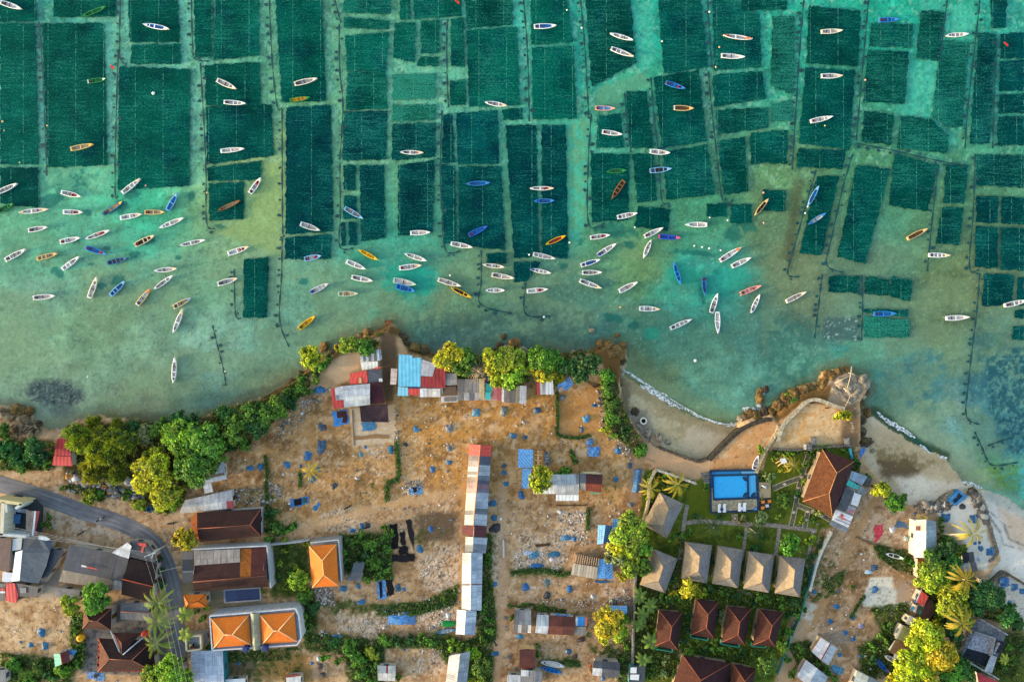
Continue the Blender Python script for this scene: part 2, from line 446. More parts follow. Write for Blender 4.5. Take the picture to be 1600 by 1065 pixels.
class Paint:
 def __init__(s,px,py,col,ok):
  s.x,s.y,s.c,s.ok=px,py,col,ok
 def _sel(s,x0,y0,x1,y1):
  return np.nonzero((s.x>x0) & (s.x<x1) & (s.y>y0) & (s.y<y1) & s.ok)[0]
 def _put(s,i,m,rgb):
  m=m[:,None]
  s.c[i]=s.c[i]*(1-m)+np.array(rgb,np.float32)*m
 def area(s,poly,rgb,a=1.0,soft=3,warp=5,thr=None,ns=7.0,seed=1):
  p=np.array(poly)
  i=s._sel(p[:,0].min()-15,p[:,1].min()-15,p[:,0].max()+15,p[:,1].max()+15)
  x,y=s.x[i],s.y[i]
  d=sdf(x,y,poly)+(fbm(x/8,y/8,seed)-.5)*2*warp
  m=sstep(-soft,soft,d)*a
  if thr is not None:
   m=m*sstep(thr-.07,thr+.07,fbm(x/ns,y/ns,seed+4,5,.65))
  s._put(i,m,rgb)
 def line(s,pts,w,rgb,a=1.0,soft=2,warp=2,thr=None,ns=5.0,seed=2):
  p=np.array(pts)
  r=w+15
  i=s._sel(p[:,0].min()-r,p[:,1].min()-r,p[:,0].max()+r,p[:,1].max()+r)
  x,y=s.x[i],s.y[i]
  d=w/2-sdf(x,y,pts,False)+(fbm(x/7,y/7,seed)-.5)*2*warp
  m=sstep(-soft,soft,d)*a
  if thr is not None:
   m=m*sstep(thr-.07,thr+.07,fbm(x/ns,y/ns,seed+4,5,.65))
  s._put(i,m,rgb)
 def blob(s,cx,cy,rx,ry,rgb,a=1.0,rot=0,warp=.5,seed=3,thr=None,ns=5.0):
  r=max(rx,ry)*1.6
  i=s._sel(cx-r,cy-r,cx+r,cy+r)
  x,y=s.x[i],s.y[i]
  ca,sa=math.cos(rot),math.sin(rot)
  u=((x-cx)*ca+(y-cy)*sa)/rx;v=(-(x-cx)*sa+(y-cy)*ca)/ry
  d=1-np.sqrt(u*u+v*v)+(fbm(x/6,y/6,seed)-.5)*2*warp
  m=sstep(-.25,.25,d)*a
  if thr is not None:
   m=m*sstep(thr-.07,thr+.07,fbm(x/ns,y/ns,seed+4,5,.65))
  s._put(i,m,rgb)
SEA_COL=[(0,0,30,125,112),(70,150,82,160,135),(170,150,92,165,138),(290,60,92,168,140),(300,200,100,165,135),(420,60,85,155,122),
           (420,150,98,160,118),(530,60,88,150,118),(530,240,100,160,122),(690,150,90,165,135),(815,60,62,162,138),(910,60,40,150,128),(905,260,70,165,135),
           (1000,40,22,150,130),(1010,120,50,150,118),(1105,60,40,150,130),(1100,160,70,135,110),(1250,20,35,160,132),(1250,120,45,150,122),
           (1400,25,22,160,130),(1450,130,48,155,132),(1510,30,30,150,120),(1590,20,40,150,130),(1230,260,92,130,85),(1340,180,50,140,108),
           (1360,240,70,130,90),(1400,350,75,140,105),(1440,360,80,125,85),(1500,450,92,112,62),(1470,520,90,112,70),(1350,400,75,115,85),(1310,510,75,105,88),(1240,420,98,108,66),
           (1265,470,92,105,72),(1220,330,90,120,80),(1100,330,60,130,95),(1120,430,52,150,122),(1060,440,45,145,115),(1000,410,98,138,80),(960,330,70,140,100),(900,480,78,125,95),
           (850,520,72,115,95),(700,490,98,130,88),(760,440,88,130,90),(640,440,30,150,125),(580,420,50,150,118),(560,470,88,152,118),(480,440,100,155,116),(420,350,128,165,112),
           (300,450,104,152,108),(150,500,104,140,96),(60,460,112,160,122),(30,550,118,155,110),(200,570,112,150,112),(330,550,120,165,130),(430,560,90,145,118),(330,620,95,135,110),
           (120,330,82,165,130),(220,330,58,168,128),(60,400,88,155,112),(370,330,125,162,108),(410,260,142,165,105),(1050,520,72,130,100),(1100,600,88,140,108),(1010,588,105,120,72),
           (1200,540,66,118,98),(1180,600,84,140,112),(1250,570,80,135,105),(1340,550,52,145,122),(1450,560,72,125,110),(1430,630,105,145,118),(1390,680,70,95,60),(1550,610,45,100,105),(1585,680,48,105,108),
           (1480,650,112,150,128),(1500,700,118,165,138),(1550,750,80,135,78),(1592,745,70,165,148),(1560,560,66,110,92),(560,530,105,125,88),(440,610,110,112,70),(240,645,105,115,82),(80,650,118,140,110),(700,540,78,112,98),(900,530,62,112,98),(610,470,98,135,92)]
def paint_sea(px,py,d,sea,col):
 i=np.nonzero(sea)[0]
 x=px[i]+(fbm(px[i]/40,py[i]/40,21)-.5)*60;y=py[i]+(fbm(px[i]/40,py[i]/40,27)-.5)*60
 acc=np.zeros((len(i),3));ws=np.zeros(len(i))
 for cx,cy,r,g,b in SEA_COL:
  w=1/(((x-cx)**2+(y-cy)**2)/900+1.2)**2
  ws+=w;acc+=w[:,None]*np.array([r,g,b])
 c=acc/ws[:,None]
 x,y=px[i],py[i]
 # sand drifts, mottled growth, pebbles
 n=fbm(x/22,y/22,31,5,.62);c *= (.86+.42*n)[:,None]
 n2=fbm(x/30+y/45,y/9,37,4);c *= (.9+.2*n2)[:,None]
 g=sstep(.54,.66,fbm(x/14,y/14,41,5,.68));c=c*(1-.22*g[:,None])+np.array([70,110,70])*.22*g[:,None]
 pb=sstep(.64,.74,fbm(x/3.2,y/3.2,45,3,.7))*.4;c=c*(1-pb[:,None])+np.array([55,85,65])*pb[:,None]
 pl=sstep(.66,.74,fbm(x/2.6,y/2.6,49,3,.7))*.35;c=c*(1-pl[:,None])+np.array([165,195,160])*pl[:,None]
 up=sstep(330,230,y)*sstep(.56,.64,fbm(x/7,y/9,57,5,.68))*.5;c=c*(1-up[:,None])+np.array([150,205,172])*up[:,None]
 up=sstep(330,230,y)*sstep(.60,.66,fbm(x/5,y/6,58,5,.7))*.55;c=c*(1-up[:,None])+np.array([30,105,95])*up[:,None]
 ns=sstep(300,420,y)[:,None];c=c*(1-ns)+c*np.array([1.0,.975,1.06])*ns
 ol=sstep(300,470,y)*sstep(.40,.60,fbm(x/60,y/34,59,4))*.5*np.where((x>1000) & (x<1190),.35,1);c=c*(1-ol[:,None])+np.array([120,146,108])*ol[:,None]
 sh=sstep(-3.2,-.2,d[i]+(fbm(x/10,y/10,53)-.5)*3)*.7
 sh=sh*np.where((x>960) & (x<1160),.35,1)
 c=c*(1-sh[:,None])+np.array([108,104,72])*sh[:,None]
 col[i]=c
 p=Paint(px,py,col,sea)
 T=(18,95,85)
 for a in [(112,286,34,13,-.3),(80,312,20,9,-.2),(205,305,14,7,0),(118,374,9,5,.5),(90,426,12,6,.6),(186,437,12,8,-.3),(160,447,7,5,0),(135,333,8,5,.2),(298,307,6,9,.4),
              (191,322,8,12,0),(168,387,6,4,0),(143,413,5,3,0),(278,403,5,3,0),(232,375,10,6,0),(345,355,10,5,.3),(210,398,8,5,0),(900,378,12,7,-.3),(880,415,8,6,0),(960,360,30,12,.1),
              (985,383,10,6,.4),(1120,425,8,5,0),(1145,365,12,14,0),(1170,355,14,8,.3),(925,515,5,5,0),(960,497,14,6,.2),(990,508,8,6,0),(1097,460,14,4,1.3),(1085,395,40,4,.1),(475,440,6,5,0)]:
  p.blob(a[0],a[1],a[2],a[3],T,.62,a[4],.7)
 p.blob(640,437,42,22,(28,150,128),.7,.1,.6);p.blob(575,405,25,10,(45,150,120),.6,.3)
 p.blob(1070,430,26,14,(28,150,122),.65,.1);p.blob(1135,440,40,22,(32,152,130),.6,-.2);p.blob(1018,522,14,10,(40,150,120),.7)
 p.blob(85,614,43,20,(66,84,82),.95,.1,.35);p.blob(95,640,18,14,(84,100,92),.8,.3)
 p.blob(85,614,45,22,(150,165,150),.6,.1,.3,thr=.62,ns=2.2);p.blob(85,614,45,22,(30,42,42),.75,.1,.3,thr=.6,ns=3.0,seed=9)
 p.area([(1535,560),(1610,540),(1610,720),(1570,700),(1545,640)],(30,82,92),.9,8,12,.44,9)
 p.area([(1535,560),(1610,540),(1610,720),(1570,700),(1545,640)],(98,150,132),.7,8,12,.58,4,6)
 p.area([(1400,560),(1480,545),(1470,640),(1420,640)],(55,115,120),.6,10,12,.52,14)
 p.area([(1500,735),(1590,725),(1590,765),(1540,762)],(95,135,55),.7,6,8,.45,6)
 p.area([(1195,500),(1270,500),(1270,600),(1190,600)],(50,105,92),.6,12,14,.5,10)
 p.area([(640,490),(940,480),(920,548),(650,545)],(70,102,88),.6,8,10,.5,8)
 p.area([(1290,495),(1345,495),(1345,532),(1285,530)],(66,95,92),.8,4,3)
 p.area([(1290,495),(1345,495),(1345,532),(1285,530)],(175,205,195),.8,3,3,.66,3.0)
 # bare and half bare cultivation plots
 for poly in [[(988,8),(1020,5),(1023,98),(1000,112)],[(1425,97),(1468,97),(1452,184),(1414,178)],[(1440,0),(1478,0),(1475,16),(1440,14)],[(1488,10),(1525,5),(1520,60),(1482,62)]]:
  p.area(poly,(62,178,152),.75,4,4);p.area(poly,(95,190,155),.5,3,3,.52,5);p.area(poly,(40,130,110),.5,3,3,.58,4,8)
 p.area([(932,137),(1010,112),(1012,136),(975,145),(968,170),(930,165)],(88,152,118),.8,3,4)
 p.area([(885,190),(920,185),(918,260),(920,350),(890,400),(886,300)],(72,178,148),.7,5,4);p.area([(885,190),(920,185),(918,350),(890,400)],(105,150,105),.6,5,4,.5,9)
 p.area([(66,258),(180,250),(182,300),(80,300)],(120,185,140),.5,5,5,.45,9)
 p.area([(406,250),(440,250),(440,400),(330,360),(385,340),(410,285)],(140,165,100),.7,6,6)
 p.area([(1000,590),(1060,600),(1150,650),(1140,668),(1060,645),(985,600)],(128,150,108),.65,10,6);p.area([(1420,640),(1500,690),(1560,760),(1530,775),(1470,715),(1400,668)],(150,168,132),.75,12,8);p.area([(1540,760),(1600,780),(1600,800),(1560,780)],(120,190,165),.7,8,5);p.area([(0,640),(120,650),(110,672),(60,668)],(130,140,108),.6,8,5)
 p.area([(1225,395),(1240,280),(1255,280),(1236,425)],(70,66,40),.5,6,4)
 # wet sand lines where waves break
 p.line([(975,590),(1000,604),(1045,630),(1100,656),(1145,665)],16,(112,116,72),.75,6,3)
 p.line([(1366,640),(1400,668),(1440,695),(1478,712)],14,(52,70,40),.8,5,3)
 p.line([(1370,645),(1410,672),(1450,700)],5,(15,80,70),.8,3,2)
def paint_land(px,py,d,beach,sea,col):
 i=np.nonzero(~sea)[0]
 x,y=px[i],py[i]
 n=fbm(x/38,y/38,61,5,.6)[:,None];n2=fbm(x/8,y/8,67,4,.65)[:,None]
 c=np.array([190,154,116])*(.78+.44*n)*(.88+.24*n2)
 col[i]=c
 p=Paint(px,py,col,~sea)
 # large fields
 p.area([(330,700),(450,640),(620,600),(940,590),(1000,700),(1000,800),(880,800),(740,770),(560,800),(410,830),(350,790)],(194,142,82),.75,10,10)
 p.area([(630,615),(930,605),(930,690),(780,690),(700,760),(630,740)],(196,138,66),.75,16,14)
 p.area([(345,690),(520,620),(520,760),(420,800),(350,780)],(180,138,90),.7,8,10)
 p.area([(490,830),(720,790),(720,1000),(480,1000)],(184,146,106),.7,12,12)
 p.area([(785,790),(985,790),(985,1065),(785,1065)],(188,148,106),.7,12,12)
 p.area([(0,930),(100,930),(130,1030),(0,1050)],(204,174,132),.85,8,8)
 p.area([(75,800),(220,830),(205,850),(100,850),(80,840)],(172,146,118),.85,6,8)
 p.area([(-40,735),(240,800),(275,850),(330,840),(300,790),(150,760),(0,725)],(196,168,134),.8,6,6)
 p.area([(-40,780),(60,785),(230,850),(75,820),(-40,800)],(186,172,156),.85,6,6)
 p.area([(1240,850),(1370,770),(1440,800),(1430,960),(1400,1080),(1230,1080)],(176,144,112),.75,8,10)
 p.area([(1345,770),(1400,780),(1426,812),(1424,860),(1370,850),(1335,838)],(192,166,138),.9,4,4)
 p.area([(330,680),(470,640),(350,770)],(160,118,72),.5,8,8,.5)
 # brown and pale breakup over every field
 for k,(rgb,th,ns,a) in enumerate([((134,94,56),.57,20,.5),((214,178,136),.59,18,.55),((228,200,168),.64,11,.55),((126,92,58),.57,7,.38),((210,178,140),.64,6,.4),((92,66,42),.655,4.5,.5),((228,208,184),.735,3.2,.6)]):
  p.area([(-300,600),(500,600),(940,590),(1010,700),(1100,735),(1190,790),(1420,760),(1440,1000),(1400,1300),(-300,1300)],rgb,a,3,4,th,ns,70+k*5)
 # rubbly pale patches in the lower fields
 for q in [[(560,960),(600,945),(640,960),(580,990),(530,985),(520,960)],[(690,850),(725,850),(720,930),(660,920),(650,880)],[(650,955),(725,930),(725,980),(690,985),(655,970)],[(655,1030),(700,1015),(700,1050),(640,1050)],
              [(870,795),(920,800),(918,850),(870,840)],[(810,830),(900,840),(880,860),(810,870)],[(800,860),(890,865),(870,895),(800,890)],[(765,820),(790,825),(785,920),(765,900)],[(820,915),(845,915),(815,945)],
              [(560,700),(600,690),(600,720)],[(500,800),(560,790),(560,835),(510,830)],[(640,750),(665,745),(660,775),(630,772)],[(980,1000),(985,900),(960,920),(930,900)],[(760,940),(780,960),(770,990),(755,970)]]:
  p.area(q,(206,178,148),.75,4,7,.44,5)
  p.area(q,(232,216,200),.8,4,7,.62,2.6,8)
  p.area(q,(90,76,64),.7,4,7,.62,2.4,12)
 p.area([(488,915),(520,918),(525,945),(495,945)],(110,90,82),.8,4,4);p.area([(488,915),(520,918),(525,945),(495,945)],(226,214,208),.9,4,4,.57,2.4)
 p.area([(650,800),(715,800),(710,840),(655,850)],(96,78,60),.75,6,7)
 p.area([(355,1020),(400,1020),(400,1055),(352,1050)],(112,92,74),.8,6,7);p.area([(410,1015),(480,1020),(490,1065),(400,1060)],(150,114,64),.8,6,8)
 for q in [(430,690,30,12),(410,745,30,12),(530,700,26,14),(560,760,20,12),(490,640,18,10),(670,710,20,12),(900,705,24,10),(880,640,30,12),(1260,820,16,20),(1330,900,30,20),(1300,940,20,16),(450,790,22,9),(710,640,10,20),(575,740,12,18)]:
  p.blob(q[0],q[1],q[2],q[3],(104,76,46),.5,.2,.8,thr=.45)
 # tracks worn into the ground
 p.line([(395,838),(470,830),(560,800),(640,782),(720,768)],15,(196,158,116),.7,5,4)
 p.line([(785,760),(786,900),(782,1000),(772,1080)],13,(200,160,122),.75,4,3)
 p.line([(725,700),(726,860),(716,960),(700,1000)],8,(190,146,92),.6,4,3)
 p.line([(987,690),(990,780),(984,900),(980,1080)],8,(150,122,100),.75,3,2)
 p.line([(1010,670),(1000,720),(990,780)],12,(160,132,104),.8,3,2)
 p.line([(1225,1080),(1240,1020),(1275,960),(1310,900),(1335,840),(1360,790),(1385,762)],12,(176,138,96),.85,3,3)
 p.line([(1220,1080),(1242,1000),(1262,962)],20,(190,160,124),.8,4,3)
 p.line([(553,640),(548,720),(552,790)],7,(190,146,94),.6,3,3);p.line([(345,765),(420,755),(480,740)],6,(190,146,94),.6,3,3)
 p.line([(660,1000),(672,1060)],5,(180,140,96),.7,3,2)
 # drying grounds and pads
 p.area([(512,575),(535,555),(562,552),(562,575),(548,582),(545,596),(525,600),(510,588)],(222,186,146),.9,3,3)
 p.area([(545,638),(617,632),(620,690),(552,697)],(224,190,152),.92,2,2);p.area([(545,638),(617,632),(620,690),(552,697)],(245,222,196),.5,2,2,.55,4)
 p.area([(490,585),(515,590),(535,607),(515,615),(480,618)],(196,160,120),.7,4,4)
 p.area([(908,608),(936,600),(940,640),(940,680),(872,678),(872,615)],(184,132,76),.7,4,4)
 p.area([(594,520),(616,520),(622,560),(612,630),(600,628),(595,560)],(104,82,62),.85,4,3)
 p.area([(900,700),(918,700),(917,716),(900,714)],(216,178,136),.85,3,3)
 p.area([(1360,902),(1395,900),(1398,920),(1420,908),(1425,945),(1390,955),(1350,945),(1345,940)],(226,222,208),.97,2,3)
 p.area([(1360,902),(1395,900),(1398,920),(1390,955),(1350,945)],(110,110,70),.6,2,2,.66,3)
 p.area([(1402,905),(1424,908),(1424,940),(1400,940)],(176,150,126),.9,3,3)
 p.area([(1245,950),(1255,935),(1278,945),(1268,968),(1252,965)],(206,196,178),.9,2,3,.38,5)
 p.area([(1262,990),(1280,978),(1275,1000),(1258,1012)],(205,186,160),.8,3,3)
 p.area([(1280,975),(1330,980),(1320,1010),(1290,1000)],(160,140,122),.7,5,5)
 p.area([(60,910),(90,915),(82,935),(62,935)],(186,172,152),.9,3,3)
 p.area([(72,880),(95,885),(92,918),(62,912)],(140,132,124),.9,3,3)
 # resort lawn, beds
 lawn=[(1006,735),(1018,733),(1085,752),(1110,742),(1186,738),(1196,705),(1275,698),(1335,700),(1330,730),(1300,820),(1280,830),(1240,940),(1205,1080),(985,1080),(990,960),(1000,830)]
 p.area(lawn,(86,102,34),.97,2,3);p.area(lawn,(112,122,40),.75,4,5,.5,16);p.area(lawn,(50,66,24),.6,4,5,.58,9,6);p.area(lawn,(120,128,48),.5,4,5,.62,3.5,9)
 p.area([(1072,755),(1110,765),(1108,810),(1072,806)],(96,104,28),.85,4,4)
 p.area([(1196,708),(1262,704),(1250,740),(1205,760),(1195,735)],(98,108,32),.7,4,4)
 p.area([(1000,905),(1060,905),(1060,1060),(985,1060)],(84,70,46),.6,8,8)
 # terraces on the shore
 tr=[(1104,718),(1140,686),(1160,668),(1190,657),(1208,655),(1205,690),(1192,735),(1110,738)]
 p.area(tr,(206,152,100),.97,2,2);p.area(tr,(220,182,140),.7,3,3,.56,12);p.area(tr,(110,76,48),.7,2,2,.69,2.6)
 tr=[(1208,690),(1218,666),(1260,630),(1300,634),(1316,645),(1312,690),(1276,697),(1210,705)]
 p.area(tr,(218,182,134),.97,2,2);p.area(tr,(204,150,88),.7,5,5,.52,12);p.area(tr,(238,214,178),.6,3,3,.6,8,7);p.area(tr,(100,76,52),.6,2,2,.71,2.6)
 p.area([(1012,694),(1045,706),(1100,722),(1100,742),(1085,748),(1022,730),(1008,722)],(206,164,124),.9,3,3)
 p.area([(1465,800),(1515,772),(1535,800),(1552,870),(1540,892),(1500,880),(1465,830)],(232,220,202),.97,4,3)
 p.area([(1460,805),(1490,820),(1510,850),(1500,880),(1460,840)],(168,140,112),.8,6,5)
 p.area([(1530,925),(1572,895),(1610,915),(1610,990),(1575,960)],(214,202,186),.97,3,3);p.area([(1530,925),(1610,915),(1610,990),(1575,960)],(120,112,102),.6,3,3,.64,2.5)
 p.area([(1500,985),(1610,985),(1610,1080),(1500,1080)],(92,96,52),.9,8,8);p.area([(1560,1040),(1610,1030),(1610,1080),(1560,1080)],(88,100,36),.9,5,5)
 # left shore rocks and sand, scrub shade under the trees
 p.area([(0,636),(48,650),(70,672),(92,678),(88,690),(0,690)],(128,110,86),.9,4,5);p.area([(0,636),(48,650),(66,672),(40,690),(0,690)],(58,48,36),.85,3,4,.5,5);p.area([(0,636),(48,650),(66,672),(40,690),(0,690)],(176,158,128),.7,3,4,.6,4,9)
 p.area([(66,672),(92,676),(88,688),(64,684)],(196,160,128),.8,3,3)
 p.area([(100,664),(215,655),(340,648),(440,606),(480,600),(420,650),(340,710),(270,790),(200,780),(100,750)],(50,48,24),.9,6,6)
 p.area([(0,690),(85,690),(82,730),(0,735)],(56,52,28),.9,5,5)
 p.area([(130,985),(185,935),(236,935),(262,960),(262,1045),(240,1055),(128,1050)],(112,110,108),.9,3,3);p.area([(130,985),(262,960),(240,1055),(128,1050)],(60,60,62),.6,3,3,.56,5);p.area([(282,905),(350,918),(410,940),(465,940),(465,955),(330,960),(285,955)],(120,112,92),.85,4,3);p.area([(420,845),(482,845),(480,935),(425,935)],(94,98,52),.8,4,4,.4);p.area([(420,860),(440,860),(440,920),(422,920)],(150,146,150),.7,3,3,.45)
 p.area([(105,735),(200,742),(225,780),(180,778),(110,755)],(78,74,68),.9,4,4);p.area([(105,735),(200,742),(225,780),(110,755)],(150,146,140),.6,4,4,.58,4)
 # cliff rim of the headlands
 p.line([(440,606),(470,590),(495,570),(520,552),(560,530),(600,512),(630,522),(642,545),(690,558),(760,562),(860,552),(930,545)],14,(96,74,44),.9,4,4)
 p.area([(925,548),(958,536),(977,546),(976,570),(966,600),(945,575)],(112,82,46),.95,3,3)
 p.area([(1280,600),(1290,582),(1320,575),(1353,592),(1350,615),(1330,630),(1300,628)],(158,138,118),.95,3,3);p.area([(1205,645),(1255,608),(1300,600),(1290,632),(1258,626),(1215,660)],(112,82,44),.9,3,4)
 p.area([(1316,640),(1340,628),(1345,700),(1335,720),(1318,700)],(120,98,74),.9,4,4,.35)
 p.area([(938,600),(960,600),(985,660),(1010,690),(990,700),(945,670)],(92,78,52),.8,5,5,.4)
 # weeds
 W=(72,84,38)
 for q,th in [([(470,985),(600,1000),(690,985),(725,1000),(770,990),(770,1065),(720,1065),(680,1010),(600,1010),(600,1065),(545,1065),(540,1020),(480,1015)],.36),([(585,945),(660,940),(715,915),(712,945),(660,958),(588,962)],.3),
                  ([(530,835),(612,832),(612,905),(560,905),(530,880)],.3),([(415,785),(430,800),(430,835),(412,832)],.36),([(470,920),(490,930),(500,1000),(480,1010),(465,960)],.34),([(745,830),(770,835),(768,900),(775,960),(775,1000),(745,1000)],.38),
                  ([(800,888),(880,888),(882,897),(800,899)],.3),([(1360,950),(1420,940),(1410,1000),(1420,1040),(1350,1065),(1340,1010),(1380,990)],.36),([(1290,905),(1320,890),(1310,925),(1270,940)],.42),([(1370,850),(1420,860),(1430,900),(1400,890),(1372,868)],.42),
                  ([(0,1020),(60,1025),(120,1035),(110,1065),(0,1065)],.38),([(110,950),(130,960),(130,1045),(110,1045)],.4),([(350,1020),(470,1010),(470,1065),(350,1065)],.5),([(920,1010),(985,1000),(985,1065),(960,1065)],.46),([(840,1025),(905,1030),(905,1042),(840,1038)],.4),([(1230,1005),(1265,1000),(1300,1060),(1250,1045)],.38),([(420,850),(480,850),(485,930),(425,930)],.3),
                  ([(640,825),(700,830),(690,855),(640,850)],.55),([(380,760),(440,770),(470,830),(420,838)],.55),([(560,750),(620,745),(620,780),(560,790)],.58),([(860,700),(930,690),(1000,750),(960,800),(880,740)],.62),([(800,950),(830,945),(905,955),(990,960),(985,1000),(900,1010)],.58),([(505,930),(590,945),(585,960),(510,960)],.45),([(1240,870),(1300,830),(1310,870),(1260,950)],.55)]:
  p.area(q,W,.8,6,9,th+.08,9);p.area(q,(98,112,48),.5,4,6,th+.16,4,7);p.area(q,(36,56,20),.6,4,6,th+.14,5,17)
 # litter
 for q in [[(640,930),(725,900),(725,975),(650,985)],[(560,990),(600,985),(600,1005),(540,1005)],[(850,800),(930,800),(930,850),(850,850)],[(330,760),(440,760),(440,800),(340,790)],[(450,700),(720,700),(720,820),(450,830)],[(780,780),(1000,780),(1000,1060),(780,1060)],[(0,640),(60,650),(60,690),(0,690)],[(1250,820),(1440,800),(1430,1050),(1250,1050)],[(930,540),(1005,690),(940,690)]]:
  p.area(q,(226,220,212),.7,3,3,.75,2.1,33)
 # beaches
 pb=Paint(px,py,col,beach)
 pb.area([(900,500),(1700,500),(1700,1100),(900,1100)],(204,184,154),1,3,3)
 pb.area([(960,560),(1160,560),(1160,730),(960,730)],(190,170,130),.9,3,3)
 pb.area([(960,560),(1160,560),(1160,730),(960,730)],(164,146,108),.6,3,3,.53,14);pb.area([(960,560),(1160,560),(1160,730),(960,730)],(214,198,164),.5,3,3,.58,9,4)
 pb.area([(1080,660),(1150,660),(1130,690),(1095,714),(1060,700)],(204,182,152),.85,8,6);pb.area([(1095,655),(1150,660),(1140,680),(1105,672)],(208,168,134),.7,6,4)
 pb.line([(978,592),(1000,606),(1045,634),(1100,660),(1140,670)],22,(150,134,98),.7,8,4)
 pb.area([(968,640),(1010,640),(1030,690),(1005,690)],(136,128,116),.75,6,6);pb.area([(968,590),(985,600),(980,660),(968,640)],(110,98,78),.7,4,4)
 pb.area([(1345,660),(1500,700),(1540,760),(1480,790),(1385,760)],(182,160,122),.7,10,8);pb.area([(1372,720),(1420,715),(1440,735),(1420,752),(1380,745)],(104,84,62),.9,5,8);pb.area([(1365,690),(1470,720),(1430,735),(1370,720)],(118,98,60),.6,6,8,.45,8)
 pb.area([(1395,745),(1440,742),(1520,755),(1500,790),(1420,790)],(234,218,196),.9,6,6);pb.area([(1440,735),(1490,735),(1500,755),(1450,750)],(200,178,142),.7,6,6)
 pb.area([(1535,768),(1700,830),(1700,1000),(1605,915),(1570,892),(1535,925),(1556,870)],(242,230,216),.95,6,4);pb.area([(1560,790),(1700,850),(1700,900),(1580,850)],(216,182,152),.8,10,6);pb.line([(1545,772),(1600,800),(1650,840)],16,(178,178,166),.8,6,4)
 for q in ([(1548,800),(1570,820),(1575,840),(1600,852)],[(1545,805),(1562,830),(1568,850),(1596,858)]):
  pb.line(q,2.0,(110,104,98),.6,1.5,2.5)
 pb.area([(960,560),(1700,560),(1700,1000),(960,1000)],(110,96,74),.5,3,3,.72,3);pb.area([(960,560),(1700,560),(1700,1000),(960,1000)],(232,222,204),.4,3,3,.73,2.6,44)
build_terrain()
def ribbon(name,pts,width,mat,col,z=LAND+.03,kind='structure'):
 """a flat strip of paving along a line"""
 q=[P(x,y,z) for x,y in pts]
 L,R=[],[]
 for i,p in enumerate(q):
  t=(q[min(i+1,len(q)-1)]-q[max(i-1,0)]).normalized();n=Vector((-t.y,t.x,0))
  w=width[i] if hasattr(width,'__len__') else width
  L.append(p+n*w*S/2);R.append(p-n*w*S/2)
 m=MB()
 for i in range(len(q)-1):
  m.up([R[i],R[i+1],L[i+1],L[i]],col)
 o=m.build(name,mat)
 # uv along the strip
 uv=o.data.uv_layers['UVMap'];s=0
 for i,pl in enumerate(o.data.polygons):
  l=(q[i+1]-q[i]).length
  for li in pl.loop_indices:
   v=o.data.vertices[o.data.loops[li].vertex_index].co+o.location
   a=min(range(2),key=lambda k:min((v-L[i+k]).length,(v-R[i+k]).length))
   side=0 if (v-L[i+a]).length<(v-R[i+a]).length else 1
   uv.data[li].uv=(side*4.0,s+a*l)
  s+=l
 if kind:o['kind']=kind
 return o
def smooth_line(pts,n=6):
 out=[]
 for i in range(len(pts)-1):
  p0,p1,p2,p3=[Vector((*pts[max(0,min(len(pts)-1,i+k))],0)) for k in (-1,0,1,2)]
  for j in range(n):
   t=j/n
   q=.5*((2*p1)+(p2-p0)*t+(2*p0-5*p1+4*p2-p3)*t*t+(3*p1-p0-3*p2+p3)*t**3)
   out.append((q.x,q.y))
 return out+[pts[-1]]
ribbon('road',smooth_line([(-60,741),(0,756),(60,774),(130,799),(180,814),(222,834),(248,858),(264,892),(272,930),(276,980),(280,1035),(284,1090)]),25,'asphalt',C(112,112,116),LAND+.06)
